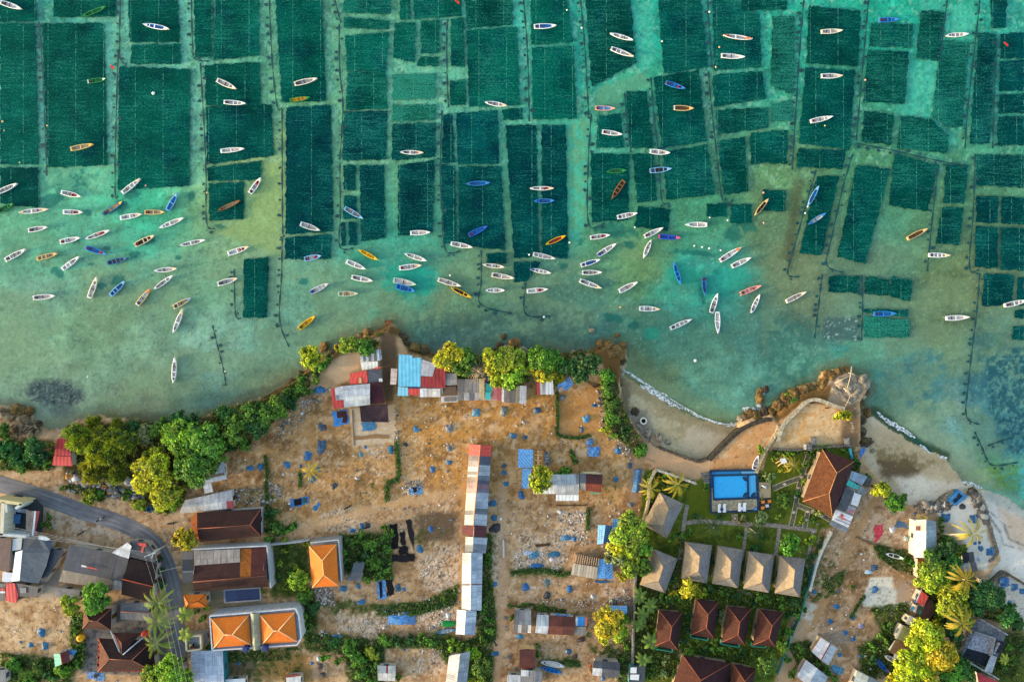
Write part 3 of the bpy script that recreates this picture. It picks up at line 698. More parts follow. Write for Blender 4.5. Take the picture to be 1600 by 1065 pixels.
# ------------------------------------------------------------------ seaweed plots (rows of lines awash at low tide)
PLOTS=[  # four corners clockwise from upper left in survey pixels, thinness 0..1, green tint
 (0,0,55,0,57,33,0,34,0),(0,37,55,36,60,257,0,257,.15),(0,262,60,262,61,325,0,318,0),(83,0,182,0,180,26,83,27,.05),(66,37,162,36,168,258,74,262,.1),
 (200,0,278,0,281,66,203,66,0),(205,70,282,69,282,100,204,100,.15),(186,104,297,108,296,290,184,297,.1),(303,0,333,0,331,90,305,90,.12),(337,0,405,0,405,87,333,94,.15),
 (320,102,405,97,408,165,321,165,.05),(322,167,424,163,428,243,323,257,.05),(323,262,409,251,408,281,325,283,.1),(326,287,381,284,381,342,327,345,.05),
 (430,0,503,0,510,158,440,160,.08),(447,168,517,164,521,362,446,366,.05),(446,371,518,366,517,404,445,405,.08),(381,405,420,402,417,496,380,497,.05),
 (537,0,610,0,610,22,536,20,.3),(539,56,608,50,604,108,542,112,.2),(536,27,609,32,609,46,538,44,.35),(543,114,603,106,605,170,540,172,.25),(537,175,605,173,604,249,535,251,.2),
 (536,258,556,258,556,297,537,297,.15),(537,306,557,306,558,342,536,342,.1),(533,347,540,347,540,384,533,385,0),(545,347,557,347,558,383,545,384,0),(562,258,600,258,603,371,564,377,.1),
 (624,0,641,0,641,31,625,31,.1),(646,0,721,0,721,25,647,30,.2),(617,36,649,35,648,98,614,90,.15),(657,33,687,31,686,83,658,84,.2),(656,89,686,89,683,104,651,103,.2),
 (614,117,680,115,680,154,613,156,.85),(613,165,681,163,681,187,613,190,.6),(613,194,681,192,680,245,612,251,.2),(622,258,679,250,676,362,622,369,.15),
 (704,30,724,28,726,104,705,104,.2),(703,126,728,125,728,164,703,165,.2),(693,179,707,178,711,254,690,254,.15),(688,258,711,258,714,381,694,381,.05),
 (726,0,800,0,802,39,730,44,.25),(729,48,808,42,812,164,733,167,.2),(713,177,778,172,780,256,715,257,.1),(716,260,783,260,790,391,717,383,.1),(760,396,792,395,790,411,760,411,0),
 (829,0,886,0,895,65,830,71,.15),(831,75,896,72,901,185,832,187,.1),(786,171,816,169,817,187,786,187,.1),(790,196,838,195,842,399,803,404,.05),(846,195,884,196,888,404,847,399,.05),(803,409,845,409,823,440,803,440,0),
 (915,0,985,0,994,98,924,136,.2),(1028,0,1095,0,1107,104,1037,116,.15),(978,143,1010,143,1021,231,985,232,.05),(934,181,970,178,975,231,932,231,.1),(923,239,984,241,981,344,925,347,.1),
 (988,241,1020,239,1027,313,996,317,.05),(1021,121,1092,109,1104,221,1034,231,.1),(1036,238,1105,226,1117,304,1041,312,.15),(1113,0,1146,0,1187,23,1190,105,1116,110,.2),(1158,0,1230,0,1230,15,1159,17,.1),
 (1113,117,1190,111,1197,154,1116,167,.15),(1118,172,1200,168,1200,200,1121,210,.2),(1121,221,1164,214,1169,299,1131,304,.15),(1172,208,1205,205,1205,254,1173,257,.15),
 (1104,318,1136,318,1136,339,1104,338,0),(1142,319,1175,319,1174,349,1141,348,0),(997,322,1048,327,1043,361,991,354,0),
 (1207,26,1242,26,1240,148,1204,134,.45),(1205,162,1238,156,1237,189,1205,189,.75),(1204,204,1231,204,1230,256,1203,256,.15),(1192,296,1228,298,1227,330,1191,329,.1),
 (1264,9,1345,17,1341,104,1260,99,.1),(1259,105,1336,110,1328,234,1248,224,.1),(1247,232,1321,235,1317,264,1244,261,.15),(1276,275,1311,275,1284,399,1249,396,.05),
 (1361,36,1427,38,1423,74,1358,73,.3),(1356,78,1420,81,1414,163,1349,159,.3),(1351,173,1397,179,1392,227,1346,221,.3),(1439,16,1476,19,1467,95,1431,92,.3),(1471,63,1515,67,1503,198,1481,199,1456,181,.35),(1408,181,1455,186,1483,212,1480,240,1401,231,.3),
 (1338,257,1391,264,1352,412,1308,401,.15),(1398,239,1467,259,1449,330,1388,321,.15),(1478,256,1513,257,1507,318,1474,317,.2),(1472,324,1506,324,1499,383,1462,380,.15),(1528,51,1557,53,1547,224,1515,225,.25),
 (1548,0,1574,0,1571,44,1549,44,.15),(1564,53,1600,51,1600,91,1563,91,0),(1563,96,1600,94,1600,142,1561,142,.1),(1561,148,1600,146,1600,177,1560,177,.1),(1559,183,1600,181,1600,227,1558,227,.15),
 (1526,241,1600,243,1600,294,1525,289,.3),(1526,306,1560,307,1559,349,1525,347,.1),(1565,307,1600,309,1600,351,1564,349,.1),(1524,353,1559,355,1559,419,1523,417,.15),(1564,355,1600,357,1600,423,1563,421,.15),
 (1538,427,1585,429,1581,477,1534,478,.1),(1590,433,1600,433,1600,477,1589,477,0),(1586,485,1600,483,1600,497,1585,497,0),(1583,509,1600,509,1600,531,1581,531,.1),
 (1296,431,1344,431,1342,458,1294,456,.2),(1352,431,1390,437,1389,462,1351,459,.25),(1393,431,1426,438,1422,471,1390,463,.25),(1349,482,1419,484,1419,496,1349,487,.2),(1350,493,1421,500,1421,527,1350,527,.75),
]
def build_plot(p):
 c=[(p[i],p[i+1]) for i in range(0,len(p)-1,2)]
 thin=p[-1]
 cx=sum(q[0] for q in c)/len(c);cy=sum(q[1] for q in c)/len(c)
 ring=[]
 for i in range(len(c)):
  a,b=Vector(c[i]),Vector(c[(i+1) % len(c)])
  n=max(2,int((b-a).length/1.1))
  nr=Vector((-(b-a).y,(b-a).x)).normalized()
  for k in range(n):
   q=a+(b-a)*(k/n)+nr*(random.uniform(-.8,.8)+1.1*math.sin(k*.31+a.x)*math.sin(k*.13))
   ring.append((q.x,q.y))
 z=random.uniform(.028,.06)
 m=MB()
 top=[P(x,y,z) for x,y in ring];lo=[P(x,y,-.1) for x,y in ring];ce=P(cx,cy,z)
 green=cy<200 and cx<900
 col=C(0,80,69) if green else C(0,66,67) if 420<cx<930 or cx>1500 else C(0,70,64)
 k=1.0+random.uniform(-.12,.2)*(1 if cy<240 else .3);col=mul(col,k)
 m.face(top[::-1] if (top[1]-top[0]).cross(ce-top[0]).z<0 else top,col)
 for i in range(len(ring)):
  j=(i+1) % len(ring)
  m.face([top[j],top[i],lo[i],lo[j]],col)
 o=m.build('seaweed_plot','weed',loc=P(cx,cy,0))
 o.color=(1,1,1,thin)
 xs=[q[0] for q in c];ys=[q[1] for q in c]
 w=max(xs)-min(xs);h=max(ys)-min(ys)
 size='large' if w*h>9000 else 'small' if w*h<1700 else 'mid-sized'
 shape='tall' if h>1.7*w else 'wide' if w>1.4*h else 'squarish'
 dens='thinly grown' if thin >= .45 else 'streaky' if thin >= .25 else 'dense dark'
 auto(o,cx,cy,f'{size} {shape} {dens} seaweed plot','seaweed plot','seaweed farm plots','plot','plot')
for p in PLOTS:
 build_plot(p)
FENCES=[[(61,34),(66,100),(70,190),(73,275)],[(188,0),(187,60),(188,92),(198,101)],[(185,78),(181,200),(180,300),(184,306)],[(299,0),(301,70),(305,92),(326,96)],
          [(313,98),(318,180),(322,265),(323,348),(336,357)],[(421,0),(425,90),(433,165),(441,169)],[(441,172),(441,275),(442,362),(445,367)],[(441,370),(440,430),(437,500),(452,542)],[(523,0),(533,36)],[(530,38),(531,110),(536,165),(531,250)],
          [(531,255),(532,330),(531,385),(552,388)],[(700,30),(698,60),(699,130),(701,168)],[(691,172),(688,258),(690,320),(696,390),(720,392)],[(818,0),(823,60),(826,130),(827,190)],[(907,0),(913,60),(917,130),(920,180)],
          [(924,178),(919,260),(920,350),(945,349)],[(1017,120),(1022,180),(1029,240),(1034,312),(1046,317)],[(1106,0),(1109,60),(1113,106)],[(1107,112),(1112,170),(1119,230),(1129,311),(1147,312)],[(976,145),(981,200),(986,238)],
          [(1256,0),(1250,70),(1245,150),(1240,230),(1238,266)],[(1357,0),(1352,60),(1345,140),(1338,220)],[(1338,224),(1400,236),(1470,252),(1508,258)],[(1333,240),(1318,290),(1300,370),(1292,414),(1320,426)],[(1480,0),(1474,50),(1469,96)],
          [(1531,0),(1527,40),(1512,170),(1508,232)],[(1275,266),(1258,325),(1240,390),(1231,428),(1249,432)],[(1558,60),(1554,150),(1551,232)],[(1524,240),(1521,330),(1515,418),(1530,421)],[(1531,426),(1527,480),(1521,530),(1513,600),(1510,650),(1531,663)],
          [(1523,674),(1535,700),(1550,726),(1590,722)],[(1285,428),(1280,470),(1273,528)],[(1347,430),(1348,480),(1346,532)],[(1466,262),(1457,340),(1449,424)],[(366,420),(368,490),(377,497)],[(332,508),(340,540),(350,580),(353,602)],[(752,390),(752,440),(751,475),(800,490)],[(822,440),(821,490),(860,494)],[(1543,696),(1578,684)],[(485,395),(503,394)]]
for pts in FENCES:
 q=smooth_line(pts,8)
 m=MB();z=.06;col=C(10,72,76);tot=0
 for i in range(len(q)-1):
  a,b=P(*q[i],z),P(*q[i+1],z)
  t=(b-a);l=t.length
  if l<1e-4:continue
  t.normalize();n=Vector((-t.y,t.x,0));w0=.17+.1*math.sin(i*1.7);w1=.17+.1*math.sin(i*1.7+1.7)
  m.up([a-n*w0,b-n*w1,b+n*w1,a+n*w0],col)
  tot+=l
  if tot>1.5:
   tot=random.uniform(-.7,.6);s_=-1 if random.random()<.8 else 1;c0=a+n*s_*.3
   r=random.uniform(.25,.65);rr=[r*random.uniform(.6,1.2) for _ in range(7)]
   ring=[c0+n*s_*r*.7+Vector((math.cos(k*.9)*rr[k],math.sin(k*.9)*rr[k]*.8,.01)) for k in range(7)]
   m.up(ring,mul(col,random.uniform(.7,1.3)))
 mid=q[len(q) // 2]
 o=m.build('net_fence','plain')
 auto(o,mid[0],mid[1],'dark net fence with weed tufts along the seaweed lanes','net fence','net fences in the shallows','fence','fence')
# ------------------------------------------------------------------ boats
def hull_parts(kind):
 L,B,Hh=2.6,.62,.42          # half length, half beam, freeboard
 n=17
 ts=[-1+2*i/(n-1) for i in range(n)]
 def w(t):
  if kind=='transom':
   return B*(max(0.0,1-max(0,(t+.25)/1.25)**2.2)**.8)*(1-.22*max(0,-(t+.25)/.75)**1.5)
  return B*max(0.0,1-abs(t)**2.3)**.85
 def sheer(t):
  return Hh+.28*max(0,t)**3+(.2*max(0,-t)**3 if kind=='double' else .05*max(0,-t))
 hull,deck,aft,floor,thw=MB(),MB(),MB(),MB(),[]
 one=(1,1,1)
 rows=[]
 for t in ts:
  x=t*L+(.12*max(0,t)**4);ww=max(w(t),.012);h=sheer(t);ri=max(ww-.16,.006)
  prof=[(x,ri,h-.02),(x,ww-.01,h),(x,ww,h-.07),(x*.985,ww*.82,.05),(x*.95,ww*.45,-.12),(x*.93,0,-.16),(x*.95,-ww*.45,-.12),(x*.985,-ww*.82,.05),(x,-ww,h-.07),(x,-ww+.01,h),(x,-ri,h-.02)]
  rows.append([hull.vert(p) for p in prof])
 for i in range(n-1):
  for k in range(10):
   hull.f.append([rows[i][k],rows[i][k+1],rows[i+1][k+1],rows[i+1][k]][::-1]);hull.c.append((1,1,1) if k in (0,1,8,9) else (.8,.8,.82));hull.sm.append(True)
 if kind=='transom':
  hull.f.append(rows[0][1:10]);hull.c.append(one);hull.sm.append(False)
 # inner sides and floor
 fl=[]
 for i,t in enumerate(ts):
  if -.93 <= t <= .8:
   x=t*L;ri=max(w(t)-.17,.02);h=sheer(t)
   fl.append((x,ri,h))
 for (x0,r0,h0),(x1,r1,h1) in zip(fl[:-1],fl[1:]):
  floor.face([(x0,-r0*.82,.08),(x1,-r1*.82,.08),(x1,r1*.82,.08),(x0,r0*.82,.08)],one)
  for s in (1,-1):
   q=[(x0,s*r0*.82,.08),(x1,s*r1*.82,.08),(x1,s*r1,h1-.03),(x0,s*r0,h0-.03)]
   floor.face(q if s<0 else q[::-1],(1.15,1.15,1.15))
 # fore deck (and after deck)
 def dk(deck,a,b):
  st=[a+(b-a)*i/5 for i in range(6)]
  for t0,t1 in zip(st[:-1],st[1:]):
   for s in (1,-1):
    q=[(t0*L,0,sheer(t0)+.03),(t1*L,0,sheer(t1)+.03),(t1*L,s*max(w(t1)-.05,.005),sheer(t1)),(t0*L,s*max(w(t0)-.05,.005),sheer(t0))]
    deck.face(q if s<0 else q[::-1],(.97,.97,.97))
  q=[(a*L,-w(a)+.08,.1),(a*L,w(a)-.08,.1),(a*L,w(a)-.08,sheer(a)),(a*L,-w(a)+.08,sheer(a))]
  deck.face(q,(.8,.8,.8))
 dk(deck,.62,.995)
 if kind=='double':dk(aft,-.66,-.995)
 else:dk(aft,-.86,-1.0)
 for t in (.28,-.12,-.5):
  m=MB();ww=w(t)-.04
  m.box((t*L,0,sheer(t)-.06),(.2,2*ww,.05),one);thw.append(m)
 eng=MB();eng.box((-.72*L,0,.34),(.5,.34,.36),(.5,.5,.5));eng.tube([(-.72*L,0,.5),(-.98*L,.0,.55),(-1.1*L,.0,.2)],.035,(.4,.4,.4),5);eng.box((-.62*L,.05,.56),(.18,.2,.12),(1,.5,.4))
 return dict(hull=hull.mesh('hull','plain'),deck=deck.mesh('foredeck','plain'),aft=aft.mesh('afterdeck','plain'),floor=floor.mesh('floor','floor'),thwart=[m.mesh('thwart','plain') for m in thw],engine=eng.mesh('engine','plain'))
BK={'transom':hull_parts('transom'),'double':hull_parts('double')}
PAL={'w':(250,250,248),'c':(244,234,214),'g':(206,212,214),'t':(228,210,170),'n':(136,96,50),'y':(238,186,16),'b':(40,130,205),'l':(120,180,225),'r':(36,92,200),'e':(30,130,70),'p':(240,170,158),
       'B':(90,62,38),'k':(62,60,58),'W':(222,220,212),'K':(158,152,142),'T':(188,168,130),'q':(12,118,190),'o':(226,190,130),'d':(44,110,160),'m':(175,205,190)}
CROP={'A':(0,0),'B':(400,0),'C':(800,0),'D':(1200,0),'E':(0,260),'F':(400,260),'G':(800,260),'H':(1200,260),'I':(0,530)}
# crop, stern x y, bow x y (enlarged survey sheet), hull colour, floor colour, t(ransom)/d(ouble ended), description ('*' = tells itself apart)
BOATS="""A 8 18 140 60 w W t plain white canoe with pale floor|A 508 108 661 46 e e d *green tarp-covered canoe with pointed ends lying over the upper left plots
A 885 154 1048 184 w b d *white canoe with bright blue floor and pointed ends near the top edge|A 545 508 662 490 e e t *small dark green canoe with white ends on a sand lane
A 440 922 583 892 o T t tan canoe with yellow bow and brown floor|A 1340 496 1460 551 c B t cream canoe with brown floor|A 1382 632 1519 641 w k t white canoe with dark gear on its floor|A 1362 934 1510 919 w T t white canoe with tan floor
B 238 522 381 488 c B t cream canoe with brown floor|B 210 624 338 604 e y t *mottled green and yellow canoe hard to see over dark weed|B 1410 633 1546 655 w k d white canoe with dark gear on its floor|B 888 940 1033 944 w B d white double-ended canoe with brown floor
C 133 169 272 163 w b t *white canoe with blue floor and stubby stern|C 601 210 743 252 w K d white canoe with grey floor|C 607 302 747 352 w B t white canoe with dark brown floor|C 510 669 634 672 p l t *red-rimmed canoe with blue floor
C 552 814 677 832 w k t white canoe with dark gear on its floor|C 846 935 971 946 w T t white canoe with tan floor|C 845 1056 981 1042 l k t pale blue canoe with dark floor|C 579 1060 703 1053 e e d *solid dark green canoe with pointed ends
C 944 512 1066 550 b r t *blue canoe with red gear on board|C 993 668 1116 672 o n t brown wooden canoe with orange rim|C 1297 221 1476 245 w k d *extra long white canoe with pointed ends and orange bow|C 1284 347 1431 356 w W t plain white canoe with pale floor
D 322 201 454 193 c n t cream canoe with brown floor|D 322 473 454 471 w K t white canoe with grey floor|D 256 752 394 722 w W t plain white canoe with pale floor|D 679 130 802 124 b q t *solid blue canoe near the top edge|D 1088 224 1227 215 w B d white double-ended canoe with brown floor
E -5 163 114 108 w T t white canoe with tan floor|E 382 160 506 188 w r t white canoe with red cargo|E 757 167 871 78 w T t white canoe with tan floor|E -12 283 92 231 e e t *green canoe with red floor at the left edge
E 118 287 306 265 w K d *largest white canoe with long pointed ends|E 394 282 518 284 w r t white canoe with red cargo|E 640 297 766 216 d o t *dark blue canoe with yellow bow|E 1036 275 1098 167 l b t sky blue canoe with blue floor
E 745 320 881 295 w W t plain white canoe with pale floor|E 895 284 1021 283 o T t tan canoe with brown floor|E 984 382 1138 319 w T d white double-ended canoe with tan floor|E 1346 275 1487 212 n T d *varnished brown wooden canoe moored over a square plot
E 180 396 301 375 w T t white canoe with tan floor|E 375 468 501 440 w W t plain white canoe with pale floor|E 530 450 683 395 w r d white double-ended canoe with red cargo|E 835 488 958 426 t B t tan canoe with brown floor
E 1109 489 1271 454 w k d white double-ended canoe with dark gear on its floor|E 533 500 667 543 b b t *bright blue canoe with a red cushion at the bow|E 665 598 793 565 d r t slate blue canoe with dark floor|E 1407 541 1538 496 w r t white canoe with red cargo
E 37 579 167 511 w T t white canoe with tan floor|E 232 571 363 537 o T t tan canoe with yellow floor|E 389 636 496 556 w W t plain white canoe with pale floor|E 555 814 604 681 c T t cream canoe with tan floor
E 685 797 778 706 l d t sky blue canoe with teal floor|E 951 645 1098 630 w K d white double-ended canoe with grey floor|E 952 759 1071 672 w k d white double-ended canoe with dark gear on its floor|E 849 856 930 756 o W t *white canoe with an orange rim and orange bow
E 1344 726 1469 690 w k t white canoe with dark gear on its floor|E 209 810 348 797 w n t white canoe with brown floor|E 1072 869 1184 811 t T t *tan canoe with blue bow and stern|E 1071 1028 1131 879 w K d white double-ended canoe with grey floor
I 1073 272 1083 110 w K d *lone white double-ended canoe pointing at the shore trees|E 1543 170 1612 72 w r t white canoe with red cargo|F 275 354 399 396 g k t grey canoe with dark floor|F 547 256 664 324 l K t pale blue canoe with grey floor
F 631 512 754 577 y y d *bright yellow double-ended canoe on the edge of the seaweed plots|F 300 573 406 551 l r t pale blue canoe with red gear|F 559 584 678 634 w K t white canoe with grey floor|F 590 681 723 707 w k t white canoe with dark gear on its floor
F 507 785 633 784 m o t *white canoe with green midship band|F 339 777 451 722 g K t *grey canoe with navy blue stern|F 266 1001 369 922 y y t *solid yellow canoe lying off the rocky point|F 914 537 1054 583 w T d white double-ended canoe with tan floor
F 883 628 1023 610 w K t white canoe with grey floor|F 846 700 991 729 m K t *broad mint white canoe alongside a blue one|F 862 736 984 769 b q t *blue canoe alongside a broad white one|F 1121 696 1266 739 c B t cream canoe with brown floor
F 1198 744 1329 808 y B d *yellow rimmed canoe with brown floor and pointed ends|F 1413 764 1534 764 w W d plain white double-ended canoe with pale floor|F 1394 605 1533 622 c r d cream canoe with brown floor|F 1451 667 1593 690 c T t cream canoe with tan floor
F 1200 475 1336 500 w n t white canoe with brown floor|F 951 412 1075 407 w T t white canoe with tan floor|F 1294 110 1444 103 b q d *solid blue double-ended canoe over dense weed|F 1311 426 1428 370 r q t *deep blue canoe with a red stern
G 107 137 257 137 w r d white double-ended canoe with red cargo|G 132 215 261 213 b q d *blue double-ended canoe beneath a white one|G 203 484 331 428 y r d *yellow canoe with red floor|G 127 540 269 570 g B t grey canoe with dark floor
G 109 633 240 659 w K d *white canoe with blue stern tip|G 89 770 221 757 w r t white canoe with red cargo|G 690 88 612 204 n B t *dark brown canoe with yellow rim|G 645 316 771 290 w T t white canoe with tan floor
G 479 441 603 424 w r t white canoe with red cargo|G 527 549 641 477 w k t *white canoe with navy blue stern|G 421 612 542 575 w b t *white canoe with pale blue floor|G 429 655 553 653 w T t white canoe with tan floor
G 414 702 551 751 w k t white canoe with dark gear on its floor|G 657 771 771 714 w n t white canoe with brown floor|G 813 434 929 380 w W t plain white canoe with pale floor|G 899 432 1039 442 r r t *royal blue canoe with pink ends
G 856 452 809 566 w K d white canoe with grey floor|G 1201 361 1064 359 w T t white canoe with tan floor|G 995 587 1038 729 b q d *narrow blue canoe with white rim|G 1180 679 1188 797 d q t *teal blue canoe pointing at the shore
G 1277 583 1410 500 w W t *plain white canoe with a red bow tip|G 1350 618 1468 564 w K t white canoe with grey floor|G 1492 305 1576 201 o B d tan double-ended canoe with brown floor|G 1402 786 1534 734 p p t *pink canoe with a cross plank
G 1469 906 1523 790 w k d white double-ended canoe with dark gear on its floor|G 1224 904 1264 784 w k t white canoe with dark gear on its floor|G 1263 893 1267 1028 w W t *bare all-white canoe pointing at the beach|G 780 875 909 880 w K t white canoe with grey floor
G 971 999 1106 941 w k t white canoe with dark gear on its floor|H 242 246 308 122 l b d sky blue double-ended canoe with blue floor|H 242 361 352 289 b W d *blue double-ended canoe with white rim and cross plank|H 852 448 977 385 o n t *yellow rimmed wooden canoe with dark brown floor
H 984 547 1114 549 w k t white canoe with dark gear on its floor|H 106 834 230 774 c n t cream canoe with brown floor|H 646 909 783 906 b q t *solid blue canoe over the small inshore plots|H 1089 936 1233 928 w r t *white canoe with green bands
H 1449 858 1592 826 w k t white canoe with dark gear on its floor"""
BOATMARKS=[]
def make_boat(sx,sy,bx,by,hk,fk,kind,label,z=0.0,tilt=0.0,auto_label=True,group='fishing canoes moored in the shallows'):
 a,b=P(sx,sy,z),P(bx,by,z)
 d=b-a;c=(a+b)/2
 k=BK['transom' if kind=='t' else 'double']
 root=thing('canoe',None,'canoe',c,group)
 root.rotation_euler=(tilt,0,math.atan2(d.y,d.x))
 sx_=d.length/5.3;sy_=random.uniform(.92,1.08)*(1.25 if 'broad' in label else 1)*(.85 if kind=='d' else 1)
 root.scale=(sx_,sy_,1)
 hc=C(*PAL[hk]);fc=C(*PAL[fk])
 if hk in 'wcgm' and fk in 'KTBknW':fc=tuple(.68*a+.32*b for a,b in zip(C(236,232,226),fc))
 link('hull',k['hull'],root,color=hc)
 bow=hc
 if 'orange' in label and hk=='o':hc=C(*PAL['w'])
 if 'pink ends' in label:bow=C(225,90,130)
 elif 'yellow bow' in label:bow=C(235,190,60)
 elif 'orange bow' in label or 'red bow' in label:bow=C(235,120,60)
 elif 'blue bow' in label:bow=C(60,140,215)
 elif 'white ends' in label:bow=C(215,235,225)
 elif random.random()<.25 and hk=='w':bow=C(240,205,160)
 link('foredeck',k['deck'],root,color=bow)
 link('afterdeck',k['aft'],root,color=bow if 'ends' in label else C(60,90,190) if 'blue stern' in label else hc)
 if fk=='r':fc=C(*PAL['W']) if hk in 'wcgl' else C(180,60,50) if 'red floor' in label else C(90,86,84) if 'dark floor' in label else mul(hc,.8)
 link('floor',k['floor'],root,color=fc)
 for i,t in enumerate(k['thwart']):
  if i==1 or random.random()<.5:
   link('thwart',t,root,color=C(70,60,52) if random.random()<.45 and hk != 'n' else hc)
 if random.random()<.5 or 'gear' in label or 'stern' in label:
  link('engine',k['engine'],root,color=C(60,90,190) if 'blue stern' in label else C(150,40,36) if random.random()<.3 or 'red' in label else C(90,86,84))
 if 'red cargo' in label or 'red gear' in label or 'red cushion' in label:
  m=MB();u=.32 if 'cushion' not in label else .5
  for q in range(5):m.box((u*2.6+random.uniform(-.5,.4),random.uniform(-.15,.15),.3),(.4,.3,.22),mul(C(205,60,60),random.uniform(.7,1.2)),random.uniform(0,3))
  link('cushion',m.mesh('cushion','plain'),root)
 if auto_label:
  mx,my=(sx+bx)/2,(sy+by)/2
  if label.startswith('*'):
   tag(root,label[1:],'canoe',group);BOATMARKS.append((label[1:],mx,my))
   AUTO.append((root,mx,my,None,'canoe','canoe'))
  else:
   auto(root,mx,my,label,'canoe',group,'canoe','canoe')
 else:
  tag(root,label,'canoe',group)
 return root
for rec in BOATS.replace('\n','|').split('|'):
 f=rec.split(' ',8)
 ox,oy=CROP[f[0]]
 q=[float(v)/3.945 for v in f[1:5]]
 make_boat(ox+q[0],oy+q[1],ox+q[2],oy+q[3],f[5],f[6],f[7],f[8])
# mooring floats
fl=MB();fl.lathe((0,0,0),[(.05,-.1),(.2,-.02),(.23,.08),(.17,.18),(.04,.24)],(1,1,1),10)
FM=fl.mesh('float','plain')
for x,y,c,s in [(240,146,'w',1.7),(4.5,190,'o',1.2),(7,204,'o',.8),(74.5,196.5,'o',1),(31,254,'o',.8),(271,303,'w',.7),(228,290,'p',.9),(324,301,'o',1),(886,16,'c',.9),(909,44,'w',1),(1034.5,65,'c',1),(1108.5,19,'w',1),(1124,74,'o',1),(1118.5,105,'o',1),
                   (827,398,'w',1),(890,379,'w',1),(1193,301,'p',1.1),(1193,348,'p',1),(1109,340,'w',.8),(1137,344,'w',.8),(1085,384,'w',.9),(1097,386,'w',.9),(1108,388,'w',.9),(1126,391,'w',.9),(1289,196.5,'o',.9),(1352,125,'p',1),(969,480,'o',1.1),(850,495,'w',1.1),(1262,323,'w',.9),(1258,333,'w',.9),(1086,563,'w',1.6),(703.5,430,'w',.9),(352,580,'w',.8),(137,588,'w',.8),(992,355,'w',.8)]:
 o=link('mooring_float',FM,None,P(x,y,0),0,s,C(*PAL[c]))
 nm={'w':'white','o':'orange','p':'pink','c':'cream'}[c]
 auto(o,x,y,f'tiny {nm} mooring float','float','mooring floats','float','float')
# red marker flags
for x,y,lab in [(172,104,'red cloth marker on a stake in the upper left sand lane'),(710.5,2,'red cloth marker on a stake at the top edge'),(1568,68,'red and white marker flag on a stake by the right edge')]:
 t_=thing('marker_flag',lab,'flag',P(x,y,0))
 m=MB();m.tube([P(x,y,-.8),P(x,y,1.0)],.04,C(120,100,80),5);m.build('stake','wood',t_)
 m=MB();a=P(x,y,.9)
 for i in range(4):m.face([a+Vector((i*.25,-i*.2,.04*(i % 2))),a+Vector((i*.25+.25,-i*.2-.2,.04*((i+1) % 2))),a+Vector((i*.25+.45,-i*.2+.25,.04*((i+1) % 2))),a+Vector((i*.25+.2,-i*.2+.45,.04*(i % 2)))],C(225,60,50))
 m.build('cloth','plain',t_)
# ------------------------------------------------------------------ buildings
WHITE=C(232,234,236);PALE=C(206,212,220);GREY=C(150,154,160);DGREY=C(96,98,104);CHAR=C(64,68,74);RED=C(214,74,66);MAROON=C(92,50,46);CREAM=C(232,222,196);RUSTY=C(120,62,40)
ORANGE=C(232,122,30);TEAL=C(40,170,165);SKYB=C(110,196,230);BLUE=C(40,130,200);BEIGE=C(196,180,156);BROWNW=C(150,118,84);WALLC=C(190,180,164)
def inset(poly,d):
 c=sum((Vector((p[0],p[1],0)) for p in poly),Vector())/len(poly)
 out=[]
 for p in poly:
  v=Vector((p[0],p[1],0))-c
  l=v.length
  out.append(c+v*max(.3,(l-d)/l))
 return out
def walls(root,poly,z1,col,door=2,wins=(0,1,3),mat='plain',dcol=None):
 """outer walls on a plan outline, with a door and windows set on them"""
 m=MB();m.prism(poly,LAND-.05,z1,col);m.build('wall',mat,root)
 n=len(poly);a=sum(poly[i][0]*poly[(i+1) % n][1]-poly[(i+1) % n][0]*poly[i][1] for i in range(n))
 for k in ([door] if door is not None else [])+list(wins or []):
  if k >= n:continue
  p,q=Vector((poly[k][0],poly[k][1],0)),Vector((poly[(k+1) % n][0],poly[(k+1) % n][1],0))
  e=q-p;l=e.length
  if l<1.4:continue
  e.normalize();nr=Vector((e.y,-e.x,0))*(1 if a>0 else -1)
  isd=k==door
  w,h,zc=(.95,1.95,LAND+.98) if isd else (min(1.1,l*.4),.9,LAND+1.45)
  if zc+h/2>z1-.1:h=max(.4,z1-LAND-.9);zc=LAND+.6+h/2
  c=p+e*l*(.5 if isd else .45)
  m=MB();m.box((c.x+nr.x*.03,c.y+nr.y*.03,zc),(w,.1,h),dcol or (C(110,78,50) if isd else C(60,72,80)),math.atan2(e.y,e.x))
  m.build('door' if isd else 'window','wood' if isd else 'plain',root)
